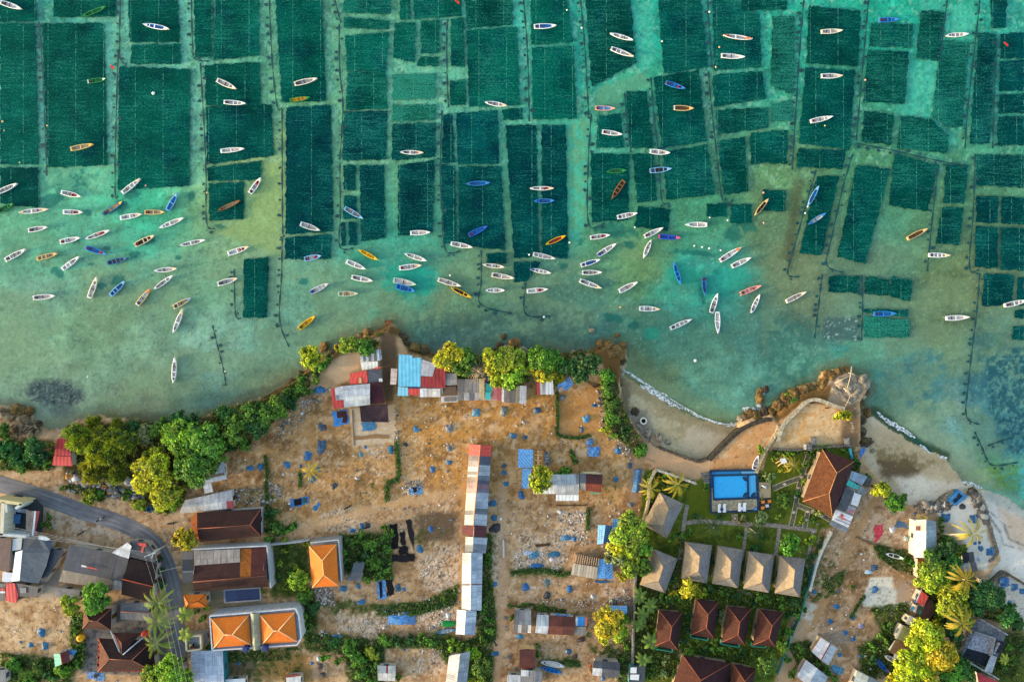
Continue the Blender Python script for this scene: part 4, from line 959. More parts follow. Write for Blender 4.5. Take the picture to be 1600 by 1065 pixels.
def hip(name,label,e,r,ze,zr,mat,cols,rcol,group=None,wall=WALLC,over=.55,porch=None,cat='house',eave=.16,door=2):
 """hipped roof: eave corners e0..e3, ridge r0 (by edge e0e1) to r1 (by edge e2e3), survey pixels at their own heights"""
 E=[P(x,y,ze) for x,y in e];R0,R1=P(*r[0],zr),P(*r[1],zr)
 c=sum(E,Vector())/4
 root=thing(name,label,cat,(c.x,c.y,LAND),group)
 m=MB()
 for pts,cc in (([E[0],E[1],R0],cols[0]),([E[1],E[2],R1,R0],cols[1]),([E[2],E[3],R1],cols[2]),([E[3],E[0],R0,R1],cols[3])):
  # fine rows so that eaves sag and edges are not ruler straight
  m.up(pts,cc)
 d=Vector((0,0,-eave))
 m.face([p+d for p in (E if (E[1]-E[0]).cross(E[2]-E[0]).z<0 else E[::-1])],mul(cols[0],.5))
 for i in range(4):
  a,b=E[i],E[(i+1) % 4]
  m.face([a,b,b+d,a+d] if (b-a).cross(c-a).z<0 else [b,a,a+d,b+d],mul(cols[i],.75))
 roof=m.build('roof',mat,root)
 m=MB();up=Vector((0,0,.05))
 for a,b in ((E[0],R0),(E[1],R0),(E[2],R1),(E[3],R1),(R0,R1)):
  m.tube([a+up,(a+b)/2+up,b+up],.08,rcol,6)
 m.build('ridge_trim','plain',roof)
 walls(root,inset(E,over),ze-eave-.02,wall,door=door)
 if porch:
  m=MB();q=[P(x,y,LAND+2.2) for x,y in porch[:4]]
  m.prism(q,LAND-.05,LAND+.35,C(60,66,70),C(52,54,58));m.build('porch','plain',root)
  m=MB()
  for i in range(4):
   if i==0:continue
   a,b=q[i],q[(i+1) % 4]
   e_=(b-a).normalized()
   cc=(a+b)/2
   m.box((cc.x,cc.y,LAND+.8),((b-a).length,.14,.9),porch[4],math.atan2(e_.y,e_.x))
  m.build('porch_frame','plain',root)
 return root
def seam(m,a,b,w,col):
 t=(b-a).normalized();n=Vector((-t.y,t.x,0))*w
 m.up([a-n,b-n,b+n,a+n],col)
def lerp(a,b,t):return a+(b-a)*t
def gable(root,A,B,R,ze,zr,segA,segB,mat='corr',wall=WALLC,over=.3,ridge=None,wall_on=True,door=1,th=.07):
 """two roof slopes: A = eave line on one side, B = eave on the other, R = ridge (each two survey points, same direction).
    segA/segB = [(end fraction, colour, material)] give the separate sheets along the slope."""
 A=[P(*q,ze) for q in A];B=[P(*q,ze) for q in B];R=[P(*q,zr) for q in R]
 for E,seg in ((A,segA),(B,segB)):
  t0=0
  for i,sg in enumerate(seg):
   t1,col=sg[0],sg[1];mt=sg[2] if len(sg)>2 else mat
   up=Vector((0,0,.012*(i % 3)))
   q=[lerp(E[0],E[1],t0),lerp(E[0],E[1],t1),lerp(R[0],R[1],t1),lerp(R[0],R[1],t0)]
   m=MB();m.slab([p+up for p in q],th,col,mul(col,.6));m.build('roof_panel',mt,root)
   t0=t1
 if ridge is not None:
  m=MB();u=Vector((0,0,.07));m.tube([R[0]+u,(R[0]+R[1])/2+u,R[1]+u],.12,ridge,6);m.build('ridge_cap','plain',root)
 if wall_on:
  poly=inset([A[0],A[1],B[1],B[0]],over)
  walls(root,poly,ze-th-.04,wall,door=door)
  for k,(a,b,r) in enumerate(((poly[0],poly[3],R[0]),(poly[1],poly[2],R[1]))):
   c=(a+b)/2;zt=ze-th-.05
   tip=Vector((lerp(c,r,.0).x,c.y,zr-th-.12))
   m=MB();m.face([Vector((a.x,a.y,zt)),Vector((b.x,b.y,zt)),tip],wall);m.face([Vector((b.x,b.y,zt)),Vector((a.x,a.y,zt)),tip],wall);m.build('gable_end','plain',root)
def shed(name,label,pts,cat='shed',group=None):
 x=sum(p[0] for p in pts)/len(pts);y=sum(p[1] for p in pts)/len(pts)
 return thing(name,label,cat,P(x,y),group)
def panel(root,pts,z,col,mat='corr',th=.07,name='roof_panel'):
 zs=z if hasattr(z,'__len__') else [z]*len(pts)
 m=MB();m.slab([P(x,y,q) for (x,y),q in zip(pts,zs)],th,col,mul(col,.6))
 return m.build(name,mat,root)
def posts(root,pts,z,r=.07):
 for x,y in pts:
  a=P(x,y,z);m=MB();m.tube([(a.x,a.y,LAND-.1),(a.x,a.y,z-.08)],r,C(130,106,80),6);m.build('post','wood',root)
def lean(name,label,pts,z,col,mat='corr',wall=WALLC,cat='shed',extra=(),over=.25,group=None,zw=None,door=2):
 """single-slope shed; extra = more sheets [(pts, z, col, mat)] lying on it"""
 root=shed(name,label,pts,cat,group)
 panel(root,pts,z,col,mat)
 for q in extra:panel(root,*q)
 zs=z if hasattr(z,'__len__') else [z]*len(pts)
 walls(root,inset([P(x,y,min(zs)) for x,y in pts],over),(zw or min(zs))-.12,wall,door=door)
 return root
# --- shacks on the point
r=shed('shack','shack with striped grey and white sheet roof beside the jetty steps',[(562,548),(594,563),(577,578)],'shack')
panel(r,[(562,548),(592,546),(593,563),(563,565)],[4.8,4.8,4.6,4.6],WHITE)
for i in range(3):panel(r,[(567+i*8.5,547),(571+i*8.5,546.7),(571.5+i*8.5,564),(567.5+i*8.5,564.3)],[4.85,4.85,4.65,4.65],C(126,124,116))
panel(r,[(563,565.5),(590,564),(590,575),(565,578)],[4.55,4.55,4.3,4.3],C(240,238,228),'rib');panel(r,[(590,546.5),(595,546),(597,561),(593,563)],4.3,PALE)
walls(r,inset([P(562,548,4.3),P(592,546,4.3),P(591,575,4.3),P(565,578,4.3)],.3),4.15,WALLC)
r=shed('shack','red-roofed shack with grey sheets joined to the big white roof on the point',[(547,583),(598,580),(575,598)],'shack')
panel(r,[(547,583),(573,579),(575,598),(547,600)],[4.7,4.9,4.6,4.5],RED,'rib');panel(r,[(560.5,590),(564.5,589.6),(565,598.5),(560.8,598.8)],[4.8,4.82,4.66,4.62],C(226,200,130));panel(r,[(574,578),(595,575),(597,596),(576,598)],[4.8,4.6,4.5,4.7],DGREY)
panel(r,[(584,575.5),(594,572),(595,575),(588,577)],4.9,RED,'rib');panel(r,[(592,591),(597,591),(598,596),(592,596)],4.75,WHITE)
walls(r,inset([P(547,583,4.3),P(595,576,4.3),P(597,595,4.3),P(547,599,4.3)],.3),4.3,WALLC)
r=shed('house','house with big pale sheet roof, red edge and dark maroon end on the point',[(521,607),(601,629),(578,598)],'house')
panel(r,[(535,603),(578,599),(578,616),(536.5,620)],[4.9,4.9,5.4,5.4],PALE);panel(r,[(536.5,620.2),(578,616.2),(578,632),(538,636.5)],[5.42,5.42,4.9,4.9],C(212,216,214))
panel(r,[(517,607),(523,605.5),(527,622),(537.5,625),(538,636.5),(521,638)],4.7,RED,'rib');panel(r,[(523,606),(537,602.5),(537.5,624),(525,625)],[4.8,4.85,5.2,5.0],WHITE);panel(r,[(525,617),(529.5,617),(529.5,624),(525,624)],5.35,GREY)
panel(r,[(578.4,597),(597,597),(601,629.5),(579,631)],[4.9,4.7,4.6,4.8],C(78,36,46),'tile')
walls(r,inset([P(521,607,4.6),P(597,599,4.6),P(600,629,4.6),P(522,637,4.6)],.5),4.5,WALLC)
r=thing('shade_canopy','black shade net canopy stretched over the pale drying pad','canopy',P(585,645))
m=MB();n=8
for i in range(n):
 for j in range(n):
  def q(u,v):
   a=lerp(P(562,633,4.2),P(605.5,630.5,4.2),u);b=lerp(P(564,658.5,4),P(607.5,659.5,4),u);p=lerp(a,b,v);p.z+=-.25*math.sin(u*3.14)*math.sin(v*3.14)+.05*math.sin(u*19+v*7);return p
  m.up([q(i/n,j/n),q((i+1)/n,j/n),q((i+1)/n,(j+1)/n),q(i/n,(j+1)/n)],C(62,48,52))
m.build('shade_net','net',r);posts(r,[(563,634),(605,631.5),(565,658),(607,659),(585,658.5)],4.0)
# --- coast row with the sky blue roof
r=shed('house','house with bright sky blue ribbed roof beside the jetty steps',[(623,553),(658,557),(640,604)],'house')
panel(r,[(623,553.5),(644,555),(644.3,559),(658,558.5),(657,604),(622,603)],[5.6,5.6,5.5,5.5,4.7,4.7],SKYB,'rib');panel(r,[(611,575),(621,576),(619,600.5),(609.5,600.5)],[4.4,4.6,4.6,4.4],C(196,180,176));panel(r,[(638,607),(655.5,607),(655.5,617),(639,617)],[4.5,4.5,4.2,4.2],RED,'rib');panel(r,[(622,604),(637.5,605),(638,618),(621,618)],[4.5,4.5,4.2,4.2],C(130,200,226),'rib')
panel(r,[(640,604.3),(656,604.3),(656,606.6),(640,606.6)],4.66,C(40,60,110),'rib')
walls(r,inset([P(622,556,4.2),P(657,558,4.2),P(656,616,4.2),P(621,616,4.2)],.4),4.1,WALLC)
r=shed('house','house with stepped dark red and grey roof next to the sky blue one',[(658,561),(696,573),(670,606)],'house')
panel(r,[(658.3,561),(681.6,568.5),(675.5,588),(657.6,587)],[5.4,5.4,5.1,5.1],C(190,194,204));panel(r,[(657.5,588),(676,588),(683,569),(696,573),(696,606),(657.2,605)],[5.1,5.1,5.4,5.4,4.6,4.6],C(150,46,46),'rib')
panel(r,[(656,606.5),(667,606.7),(667,620),(656,620)],[4.5,4.5,4.2,4.2],WHITE);panel(r,[(667.2,606.7),(675,607),(675,620),(667.2,620)],[4.5,4.5,4.2,4.2],C(208,200,190));panel(r,[(675.2,607),(688,607),(688,620),(675.2,620)],[4.52,4.52,4.2,4.2],C(236,232,222))
walls(r,inset([P(658,565,4.2),P(695,574,4.2),P(694,618,4.2),P(657,618,4.2)],.5),4.1,WALLC)
lean('shack','grey sheet-roofed shack between the dark red roof and the patched row',[(693,583),(714,583),(714,601),(699,602),(693,600)],[4.8,4.8,4.5,4.5,4.5],C(168,164,158),extra=[([(689,619),(715,618),(715,628),(689,628.5)],[4.3,4.3,4.0,4.0],C(212,208,204),'corr'),([(694,620),(713,619.5),(713,626.5),(694,627)],[4.36,4.36,4.06,4.06],C(120,112,104),'corr'),([(695,604),(713,603),(714,617),(692,618)],4.2,C(110,92,76),'wood')],cat='shack',door=None)
r=shed('shed','long row shed with patchwork roof of grey, yellow, teal, pink and white sheets',[(715,592),(823,602),(770,630)])
ptc=[('714.7 592','726 592','725.6 613','715 613',C(108,104,104)),('726.3 592','738 592','738 613','726 613',C(132,128,124)),('738.4 592','748 592','748 613','738.4 613',C(148,142,138)),('748.4 591','757 591','757 623','748.6 623',C(204,182,138)),('757.2 591','759 590','760 597','757.2 597',RED),
       ('759 580','780 583','781 598','759.5 598',C(62,78,112)),('759 599','769 598.8','769 612','759 612',TEAL),('758.5 612.4','767 612.3','766 624','758.6 624',C(60,186,188)),('769.4 598.8','776 599','776 624','768 624',C(196,122,118)),('776.3 599','784 600','783.6 626','776 625',C(182,90,92)),
       ('773.4 598.5','779 598.8','778.8 607','773.4 607',WHITE),('784.3 600','788 601','787.4 628','783.8 627',C(236,232,220)),('788.3 602','796 602.5','795 628.8','787.6 628',C(132,124,118)),('796.2 602','806 603','804.8 629.6','795.3 629',C(112,104,98)),('806.3 603','812 603','811.4 630','805 629.7',C(150,140,120)),('812.3 602','823 602.5','822 631','811.6 630',C(206,208,214))]
for i,q in enumerate(ptc):
 pp=[tuple(float(v) for v in t.split()) for t in q[:4]]
 panel(r,pp,[4.95+.01*(i % 4),4.95+.01*(i % 4),4.55+.01*(i % 4),4.55+.01*(i % 4)],q[4])
for i,(a,b,c_) in enumerate([(715,725,C(120,116,114)),(725.3,733,C(176,172,172)),(733.3,741,C(122,120,122)),(741.3,748.4,C(190,184,180))]):panel(r,[(a,613.3),(b,613.3),(b,625),(a,625.6)],[4.56+.01*(i % 2)]*2+[4.2]*2,c_)
walls(r,inset([P(715,594,4.2),P(822,603,4.2),P(821,629,4.2),P(716,624,4.2)],.6),4.1,WALLC)
lean('shack','small shack with white ribbed roof and red strip beside the patched row',[(842.8,594.6),(864,594),(865,616),(844,616)],[4.7,4.7,4.3,4.3],C(216,222,228),'rib',extra=[([(838.6,595),(843.2,594.6),(844,616),(839.8,616)],[4.75,4.75,4.35,4.35],C(196,66,64),'rib'),([(847,594.5),(851,594.5),(851.5,616),(847.5,616)],[4.74,4.74,4.34,4.34],C(172,166,160),'corr')],cat='shack')
r=shed('shelter','blue and white checked tarp shelter under the trees by the eastern cliff',[(871,601),(896,601),(892,589)],'shelter')
panel(r,[(871,601),(884,595),(889,588),(896,600),(886,609),(873,609)],[4.2,4.3,4.2,4.1,4.0,4.0],C(40,120,205),'grid',.03,'tarp_cover');panel(r,[(872,609),(880,603),(882,607),(875,613)],4.35,C(176,160,150));posts(r,[(873,602),(892,592),(894,600),(876,609)],4.0)
# --- the long ridge shed running inland; west slopes painted warmer for the low sun
r=shed('long_shed','long narrow ridge shed with red end and many patched grey sheets',[(733,694),(761,821),(745,760)],'shed')
gable(r,[(733.5,694),(725.4,820)],[(768,695.7),(760.5,821)],[(750.7,694.6),(739.6,820)],4.4,5.6,
      [(.135,C(224,84,70),'rib'),(.20,C(140,128,122)),(.27,C(176,166,156)),(.335,C(222,214,204)),(.37,C(150,138,130)),(.40,C(214,208,200)),(.47,C(156,140,126)),(.53,C(196,160,150)),(.60,C(200,176,162)),(.625,C(214,206,196)),(.82,C(226,218,200)),(.87,C(142,138,134)),(1,C(220,216,204))],
      [(.14,C(226,80,66),'rib'),(.25,C(92,94,108)),(.38,C(182,190,200)),(.44,C(130,136,148)),(.485,C(98,98,116)),(.54,C(150,110,118)),(.59,C(132,120,140)),(.79,C(178,188,202)),(.86,C(112,118,126)),(1,C(190,198,208))],'corr',WALLC,.5,C(226,150,100))
r=shed('shed','short maroon-roofed section in the middle of the long shed row',[(722,820),(760,840),(740,830)])
gable(r,[(722,820.8),(721.6,834.6)],[(760.5,821.8),(759.6,840)],[(741,821),(740,837)],4.7,5.7,[(1,C(112,46,42),'rib')],[(1,C(92,38,38),'rib')],'rib',WALLC,.5,C(170,130,120))
r=shed('shed','small grey and white section just inland of the maroon one in the long row',[(727,836),(760,862),(742,850)])
gable(r,[(727,838),(726.6,862)],[(761.7,840),(759,864)],[(739.7,838.5),(738.5,862.5)],4.3,5.2,[(.5,C(220,220,214)),(1,C(150,150,148))],[(.42,C(186,196,208)),(1,C(140,146,156))],'corr',WALLC,.5)
r=shed('long_shed','long narrow shed with white and pale blue-grey sheets in the inland half of the row',[(722,863),(752,953),(736,900)],'shed')
gable(r,[(722.2,863),(721.3,952.5)],[(754.2,862.3),(752.3,953)],[(736.2,863),(735,952.6)],4.4,5.5,[(.2,C(214,212,206)),(.54,C(240,240,236)),(.57,C(120,100,100)),(.8,C(238,238,234)),(1,C(228,226,214))],[(.17,C(192,200,214)),(.36,C(186,196,212)),(.54,C(196,206,220)),(.565,C(140,80,90)),(.8,C(200,208,222)),(1,C(206,212,222))],'corr',WALLC,.5,C(220,220,220))
r=shed('shed','inland end shed of the long row, white and pale blue sheets, beside a beached canoe',[(713,952),(742,991),(727,970)])
gable(r,[(714,952),(712,990)],[(744.8,954),(742,991)],[(728,953),(726,991)],4.4,5.4,[(.5,C(236,236,234)),(1,C(220,222,222))],[(.5,C(206,214,226)),(1,C(170,184,206))],'corr',WALLC,.5)
# --- sheds under the yellow tree in the middle field
r=shed('shelter','square blue checked tarp shelter joined to a bare timber frame',[(810,701),(833,702),(833,730),(810,730)],'shelter')
panel(r,[(809.7,701),(833,702),(832.6,730),(809.7,730)],[4.4,4.5,4.4,4.3],C(48,128,205),'grid',.04,'tarp_cover');posts(r,[(810.5,702),(832,703),(832,729),(810.5,729)],4.3)
r=thing('timber_pergola','open timber roof frame with no covering next to blue checked tarp','pergola',P(841,715))
for k,(a,b) in enumerate([((834,702.5),(848.5,703)),((834,710),(848,710.5)),((834,718.5),(847.5,719)),((834,728.3),(846.6,728)),((834.2,702.5),(834,728.3)),((841,702.7),(841,728)),((848.5,703),(846.6,728))]):
 m=MB();m.tube([P(*a,4.2),P(*b,4.2)],.12,C(196,160,106) if k % 3 else C(120,92,66),5,False);m.build('beam','wood',r)
posts(r,[(834.5,703),(848,703.5),(834.5,728),(846,727.5)],4.2)
r=shed('shelter','narrow blue checked tarp strip hanging beside the yellow tree',[(817,731),(830,731),(820,762)],'shelter')
panel(r,[(816.6,731.5),(830.7,731.5),(826,762),(815,762)],[4.1,4.2,4.0,3.9],C(48,130,208),'grid',.04,'tarp_cover');posts(r,[(817.5,733),(829,733),(825,760.5),(816,760.5)],3.9)
r=shed('house','long pale grey sheet-roofed house partly under the yellow tree',[(833,760),(905,740),(904,782)],'house')
panel(r,[(833.5,757),(868,757),(869,771),(833,771)],[4.6,4.6,4.2,4.2],C(232,232,228),'rib')
gable(r,[(848,741),(905,740.5)],[(869,772),(904,772)],[(858,756.5),(905,756)],4.5,5.3,[(.45,C(190,196,200)),(.9,C(176,184,192)),(1,C(130,132,136))],[(.5,C(206,206,206)),(1,C(190,192,192))],'corr',WALLC,.5)
panel(r,[(868.6,772.6),(904,772.6),(904,782),(868.6,782)],[4.4,4.4,4.1,4.1],C(236,240,240),'rib')
r=shed('shack','rust-roofed shack at the end of the pale house near the yellow tree',[(905,739),(941,741),(939,769)],'shack')
gable(r,[(906,739.5),(941.5,741)],[(907,765),(939.6,769)],[(906,754.5),(940.5,756.5)],4.4,5.2,[(.27,C(110,112,118)),(1,C(82,34,30))],[(.25,C(178,166,150)),(1,C(142,66,36))],'corr',WALLC,.4)
panel(r,[(910,737),(930,736.5),(941,739.5),(915,740)],4.3,C(196,180,140),'wood');panel(r,[(920,768),(939,769.5),(938,771.5),(924,771)],4.2,C(120,170,130),'rib')
r=shed('shelter','ridged blue checked tarp shelter beside the big yellow-green tree',[(934,820),(957,821),(953,848)],'shelter')
panel(r,[(934.5,819.6),(946,820),(942.5,849),(933,849.6)],[4.0,4.9,4.8,3.9],C(64,150,215),'grid',.04,'tarp_cover');panel(r,[(946.2,820),(957,820.8),(954,847.7),(942.8,849)],[4.9,4.0,3.9,4.8],C(36,104,180),'grid',.04,'tarp_cover');posts(r,[(935,820.5),(956,821.5),(953,847),(934,848.5)],3.9)
r=shed('shelter','blue checked tarp roof half hidden under the big yellow-green tree',[(957,810),(975,810),(965,829)],'shelter')
panel(r,[(957.5,810),(975,810),(973,830),(957,830)],[4.5,4.5,4.1,4.1],C(48,130,208),'grid',.04,'tarp_cover');posts(r,[(958,811),(974,811),(972,829),(958,829)],4.0)
r=shed('shed','wooden slat shed with open rafters and blue tarp end',[(898,864),(957,875),(920,904)])
for i in range(12):
 t=i/11;a=lerp(P(898.7,864,4.7),P(936,871.6,4.7),t);b=lerp(P(895.5,878,4.8),P(934.5,884,4.8),t);m=MB();m.tube([a,b],.1,C(168,150,130),5,False);m.build('rafter','wood',r)
for i in range(9):
 t0,t1=i/9+.006,(i+1)/9-.006
 panel(r,[(895.5+39*t0,879.5+6*t0),(895.5+39*t1,879.5+6*t1),(892+40.5*t1,897+7.5*t1),(892+40.5*t0,897+7.5*t0)],[4.75,4.75,4.2,4.2],mul(C(188,178,162),random.uniform(.7,1.15)),'wood')
panel(r,[(936,872.6),(946,873.6),(945,903.5),(933.4,902.6)],[4.7,4.7,4.2,4.2],C(52,136,212),'grid',.04,'tarp_cover');panel(r,[(946.2,873.6),(957,875),(958,905),(945.2,903.5)],[4.7,4.5,4.1,4.2],C(40,120,200),'grid',.04,'tarp_cover')
walls(r,inset([P(897,866,4.2),P(955,877,4.2),P(955,902,4.2),P(894,896,4.2)],.6),4.05,BROWNW,mat='wood')
lean('shelter','blue checked tarp over a frame behind the bright yellow tree',[(948,945),(980,946),(980,958),(948,958)],[4.2,4.2,4.0,4.0],C(48,128,200),'grid',cat='shelter',wall=BROWNW,door=None)
# --- row of huts in the lower middle
r=shed('hut','weathered dark grey wooden hut at the start of the hut row',[(804,952),(830,953),(803,988)],'hut')
gable(r,[(804,952),(830,953)],[(802,987),(829.6,988)],[(803,975),(830,976)],4.3,5.0,[(.3,C(112,112,112)),(.65,C(134,134,136)),(1,C(150,152,156))],[(.25,C(120,118,116)),(.45,C(206,200,192)),(.8,C(122,116,112)),(1,C(236,232,224))],'corr',WALLC,.4)
r=shed('hut','pale blue-grey sheet hut, second in the hut row',[(838,960),(858,961),(846,989)],'hut')
gable(r,[(839,959.5),(857.5,960)],[(836,988),(855.3,990)],[(837.6,976.5),(857,977.5)],4.3,5.0,[(.5,C(196,206,212)),(1,C(176,188,196))],[(.5,C(206,212,218)),(1,C(190,198,208))],'corr',WALLC,.4)
r=shed('hut','rusty red-brown sheet hut, third and longest in the hut row',[(858,961),(898,964),(880,991)],'hut')
gable(r,[(858,960.5),(898.7,963.6)],[(855.6,990),(896.8,991.8)],[(857,977.5),(898,978.6)],4.3,5.0,[(.5,C(104,52,36)),(1,C(88,42,30))],[(.55,C(120,62,40)),(1,C(96,48,34))],'corr',WALLC,.4)
r=shed('hut','small hut with bright blue panel, red edge and grey lower roof ending the hut row',[(899,964),(917,964),(908,992)],'hut')
panel(r,[(899.6,963.6),(902.5,963.6),(902.5,977),(899.2,977)],[4.5,4.5,4.7,4.7],C(190,196,210));panel(r,[(902.7,963.6),(914,963.6),(914,977),(902.7,977)],[4.5,4.5,4.7,4.7],C(36,140,222),'rib');panel(r,[(914.2,963.6),(917.5,963.6),(917.5,977),(914.2,977)],[4.5,4.5,4.7,4.7],C(200,96,90),'rib');panel(r,[(898.8,977.7),(915.6,978.6),(915.6,992),(897.8,991.5)],[4.7,4.7,4.3,4.3],C(128,126,124))
walls(r,inset([P(899,965,4.3),P(917,965,4.3),P(915,991,4.3),P(898,991,4.3)],.4),4.2,WALLC)
lean('hut','square rust-roofed hut with thatch strip inland of the hut row',[(812,1014),(837,1014.5),(836,1044),(811.5,1043.5)],[4.6,4.6,4.3,4.3],C(108,52,36),extra=[([(812,1006),(835,1008),(835,1013.5),(812,1013)],[4.3,4.3,4.6,4.6],C(184,150,100),'thatch')],cat='hut')
lean('hut','grey and pale sheet hut at the bottom edge below the square rust hut',[(813.7,1045.5),(847.5,1048),(846.6,1072),(813,1070)],[4.7,4.7,4.4,4.4],C(150,148,144),extra=[([(814,1045.8),(826,1046.6),(825.6,1056),(813.8,1055)],[4.78,4.78,4.66,4.66],C(206,212,216),'corr'),([(837,1047.5),(847.3,1048.2),(846.8,1071),(836,1070)],[4.78,4.78,4.48,4.48],C(118,124,136),'corr')],cat='hut')
lean('hut','white sheet hut cut by the bottom edge near the square rust hut',[(793,1053),(814,1054.5),(812,1080),(791,1080)],[4.5,4.5,4.2,4.2],C(206,210,214),cat='hut')
r=shed('hut','dark charcoal sheet hut with one white panel near the boundary path',[(927,1031),(969,1034),(967,1058),(925,1054)],'hut')
gable(r,[(927.5,1031),(969,1034)],[(925,1054),(967.5,1058.5)],[(926.5,1042.5),(968.5,1047)],4.3,5.0,[(.33,C(104,106,110)),(1,C(78,80,86))],[(.35,C(206,210,214)),(1,C(88,90,96))],'corr',WALLC,.4)
r=shed('shed','white and grey ridge shed leaning among bushes at the bottom edge',[(700,1025),(734,1017),(715,1065)])
gable(r,[(701.6,1024),(695,1076)],[(735,1017),(729,1072)],[(719,1020.5),(713,1074)],4.3,5.2,[(.5,C(222,222,216)),(1,C(206,206,200))],[(.5,C(176,186,192)),(1,C(160,172,182))],'corr',WALLC,.4)
r=shed('hut','small pale hut with one red roof stripe beside low bushes',[(590,1039),(618,1040),(604,1062)],'hut')
gable(r,[(589.5,1039),(618.4,1039.6)],[(590.4,1062.4),(617.5,1063)],[(590,1051),(618,1051.4)],4.2,4.9,[(.48,C(190,194,192)),(.58,C(150,40,44)),(1,C(196,198,196))],[(.5,C(204,206,204)),(1,C(196,198,198))],'corr',WALLC,.4)
r=shed('hut','small dark grey plank hut sunk in green scrub',[(552,878),(569,878),(555,908)],'hut')
gable(r,[(552.6,879),(569.5,878.5)],[(540.4,907),(564.5,908)],[(549,894.5),(566.5,894)],4.1,4.8,[(1,C(112,118,124))],[(1,C(104,106,110))],'corr',WALLC,.3)
lean('hut','small white hut with red-brown top edge at the bottom edge below the pit',[(447,1056.5),(470,1055),(471,1075),(448,1076)],4.3,C(226,228,228),extra=[([(445,1055),(466,1052),(470,1055),(448,1058)],4.4,C(140,56,40),'rib')],cat='hut')
lean('shed','low white flat shed at the bottom edge beside the pale blue roof',[(351.5,1061),(383,1059),(384,1080),(352,1082)],4.0,C(222,224,224),'plain')
# --- orange roofed houses
CO=[mul(ORANGE,k) for k in (1.0,.97,1.03,1.0)]
r=hip('house','single orange tiled house with grey flat parapet beside the green scrub',[(482.8,852.5),(525.4,849.7),(529,914.5),(488,917.3)],[(503.8,875),(505.7,897.6)],6.4,8.4,'newtile',CO,C(246,196,140),over=.7)
m=MB();m.prism([P(*q,5.6) for q in [(485,847),(529,842.5),(534,906),(528,915),(489,914)]],LAND-.1,5.7,C(150,152,154),C(140,140,140));m.build('flat_roof','plain',r)
m=MB()
for a,b in (((485,847),(529,842.5)),((529,842.5),(534,906))):
 A_,B_=P(*a,5.9),P(*b,5.9);e_=B_-A_;c_=(A_+B_)/2;m.box((c_.x,c_.y,5.95),(e_.length,.2,.5),C(190,192,196),math.atan2(e_.y,e_.x))
m.build('parapet','plain',r)
r=thing('house','twin orange pyramid-roofed villa with white parapets and pale vault between','villa',P(397,985))
m=MB();OUT=[(328.5,961),(404,954.6),(462,949),(467,960),(471,995),(465,1006),(332.5,1014.5)]
m.prism([P(*q,6.2) for q in OUT],LAND-.1,6.2,C(186,188,192),C(150,156,166));m.build('wall','plain',r)
m=MB()
for i in range(len(OUT)):
 A_,B_=P(*OUT[i],6.4),P(*OUT[(i+1) % len(OUT)],6.4);e_=B_-A_;c_=(A_+B_)/2;m.box((c_.x,c_.y,6.45),(e_.length,.26,.6),C(216,218,224),math.atan2(e_.y,e_.x))
m.build('parapet','plain',r)
for e,rg in (([(329.8,965.6),(388.4,960.7),(392.5,1006.7),(334,1011.6)],[(351,991),(363,991)]),([(406,959.8),(460,955.7),(464,1001.7),(409.8,1005.9)],[(428,985),(435,984.5)])):
 E=[P(*q,6.6) for q in e];R=[P(*q,8.8) for q in rg];m=MB()
 for pts in ([E[3],E[0],R[0]],[E[0],E[1],R[1],R[0]],[E[1],E[2],R[1]],[E[2],E[3],R[0],R[1]]):m.up(pts,ORANGE)
 m.face([p-Vector((0,0,.15)) for p in E],mul(ORANGE,.5))
 for i in range(4):m.face([E[i],E[(i+1) % 4],E[(i+1) % 4]-Vector((0,0,.15)),E[i]-Vector((0,0,.15))],mul(ORANGE,.8))
 ro=m.build('roof','newtile',r);m=MB();u=Vector((0,0,.05))
 for a,b in ((E[3],R[0]),(E[0],R[0]),(E[1],R[1]),(E[2],R[1]),(R[0],R[1])):m.tube([a+u,b+u],.1,C(246,206,160),6)
 m.build('ridge_trim','plain',ro)
m=MB();A_=[P(391,955.7,6.5),P(394,1013,6.5)];B_=[P(405.7,955.7,6.5),P(409,1012.4,6.5)]
for i in range(8):
 t0,t1=i/8,(i+1)/8;f=lambda k,t:lerp(A_[k],B_[k],t)+Vector((0,0,.9*math.sin(t*math.pi)))
 m.up([f(0,t0),f(0,t1),f(1,t1),f(1,t0)],C(176,176,142))
m.build('vault_roof','corr',r)
for x in (386,416):m=MB();m.lathe(P(x,1010-(x>400),6.2),[(.55,0),(.75,.1),(.75,1.1),(.5,1.35)],C(40,56,112),14);m.build('water_tank','plain',r)
m=MB()
for i in range(9):m.box(P(470-i*15,946.5+i*1.2,6.9),(.16,.16,.9),C(150,140,140))
m.build('railing','plain',r)
hip('gatehouse','little orange tiled roof by the road beside the dark swimming pool',[(286.6,928.6),(322,927.8),(323.5,947.5),(290.7,950)][1:]+[(286.6,928.6)],[(310,938.6),(295,941.5)],5,6.2,'newtile',CO,C(60,40,34),over=.5,cat='gatehouse')
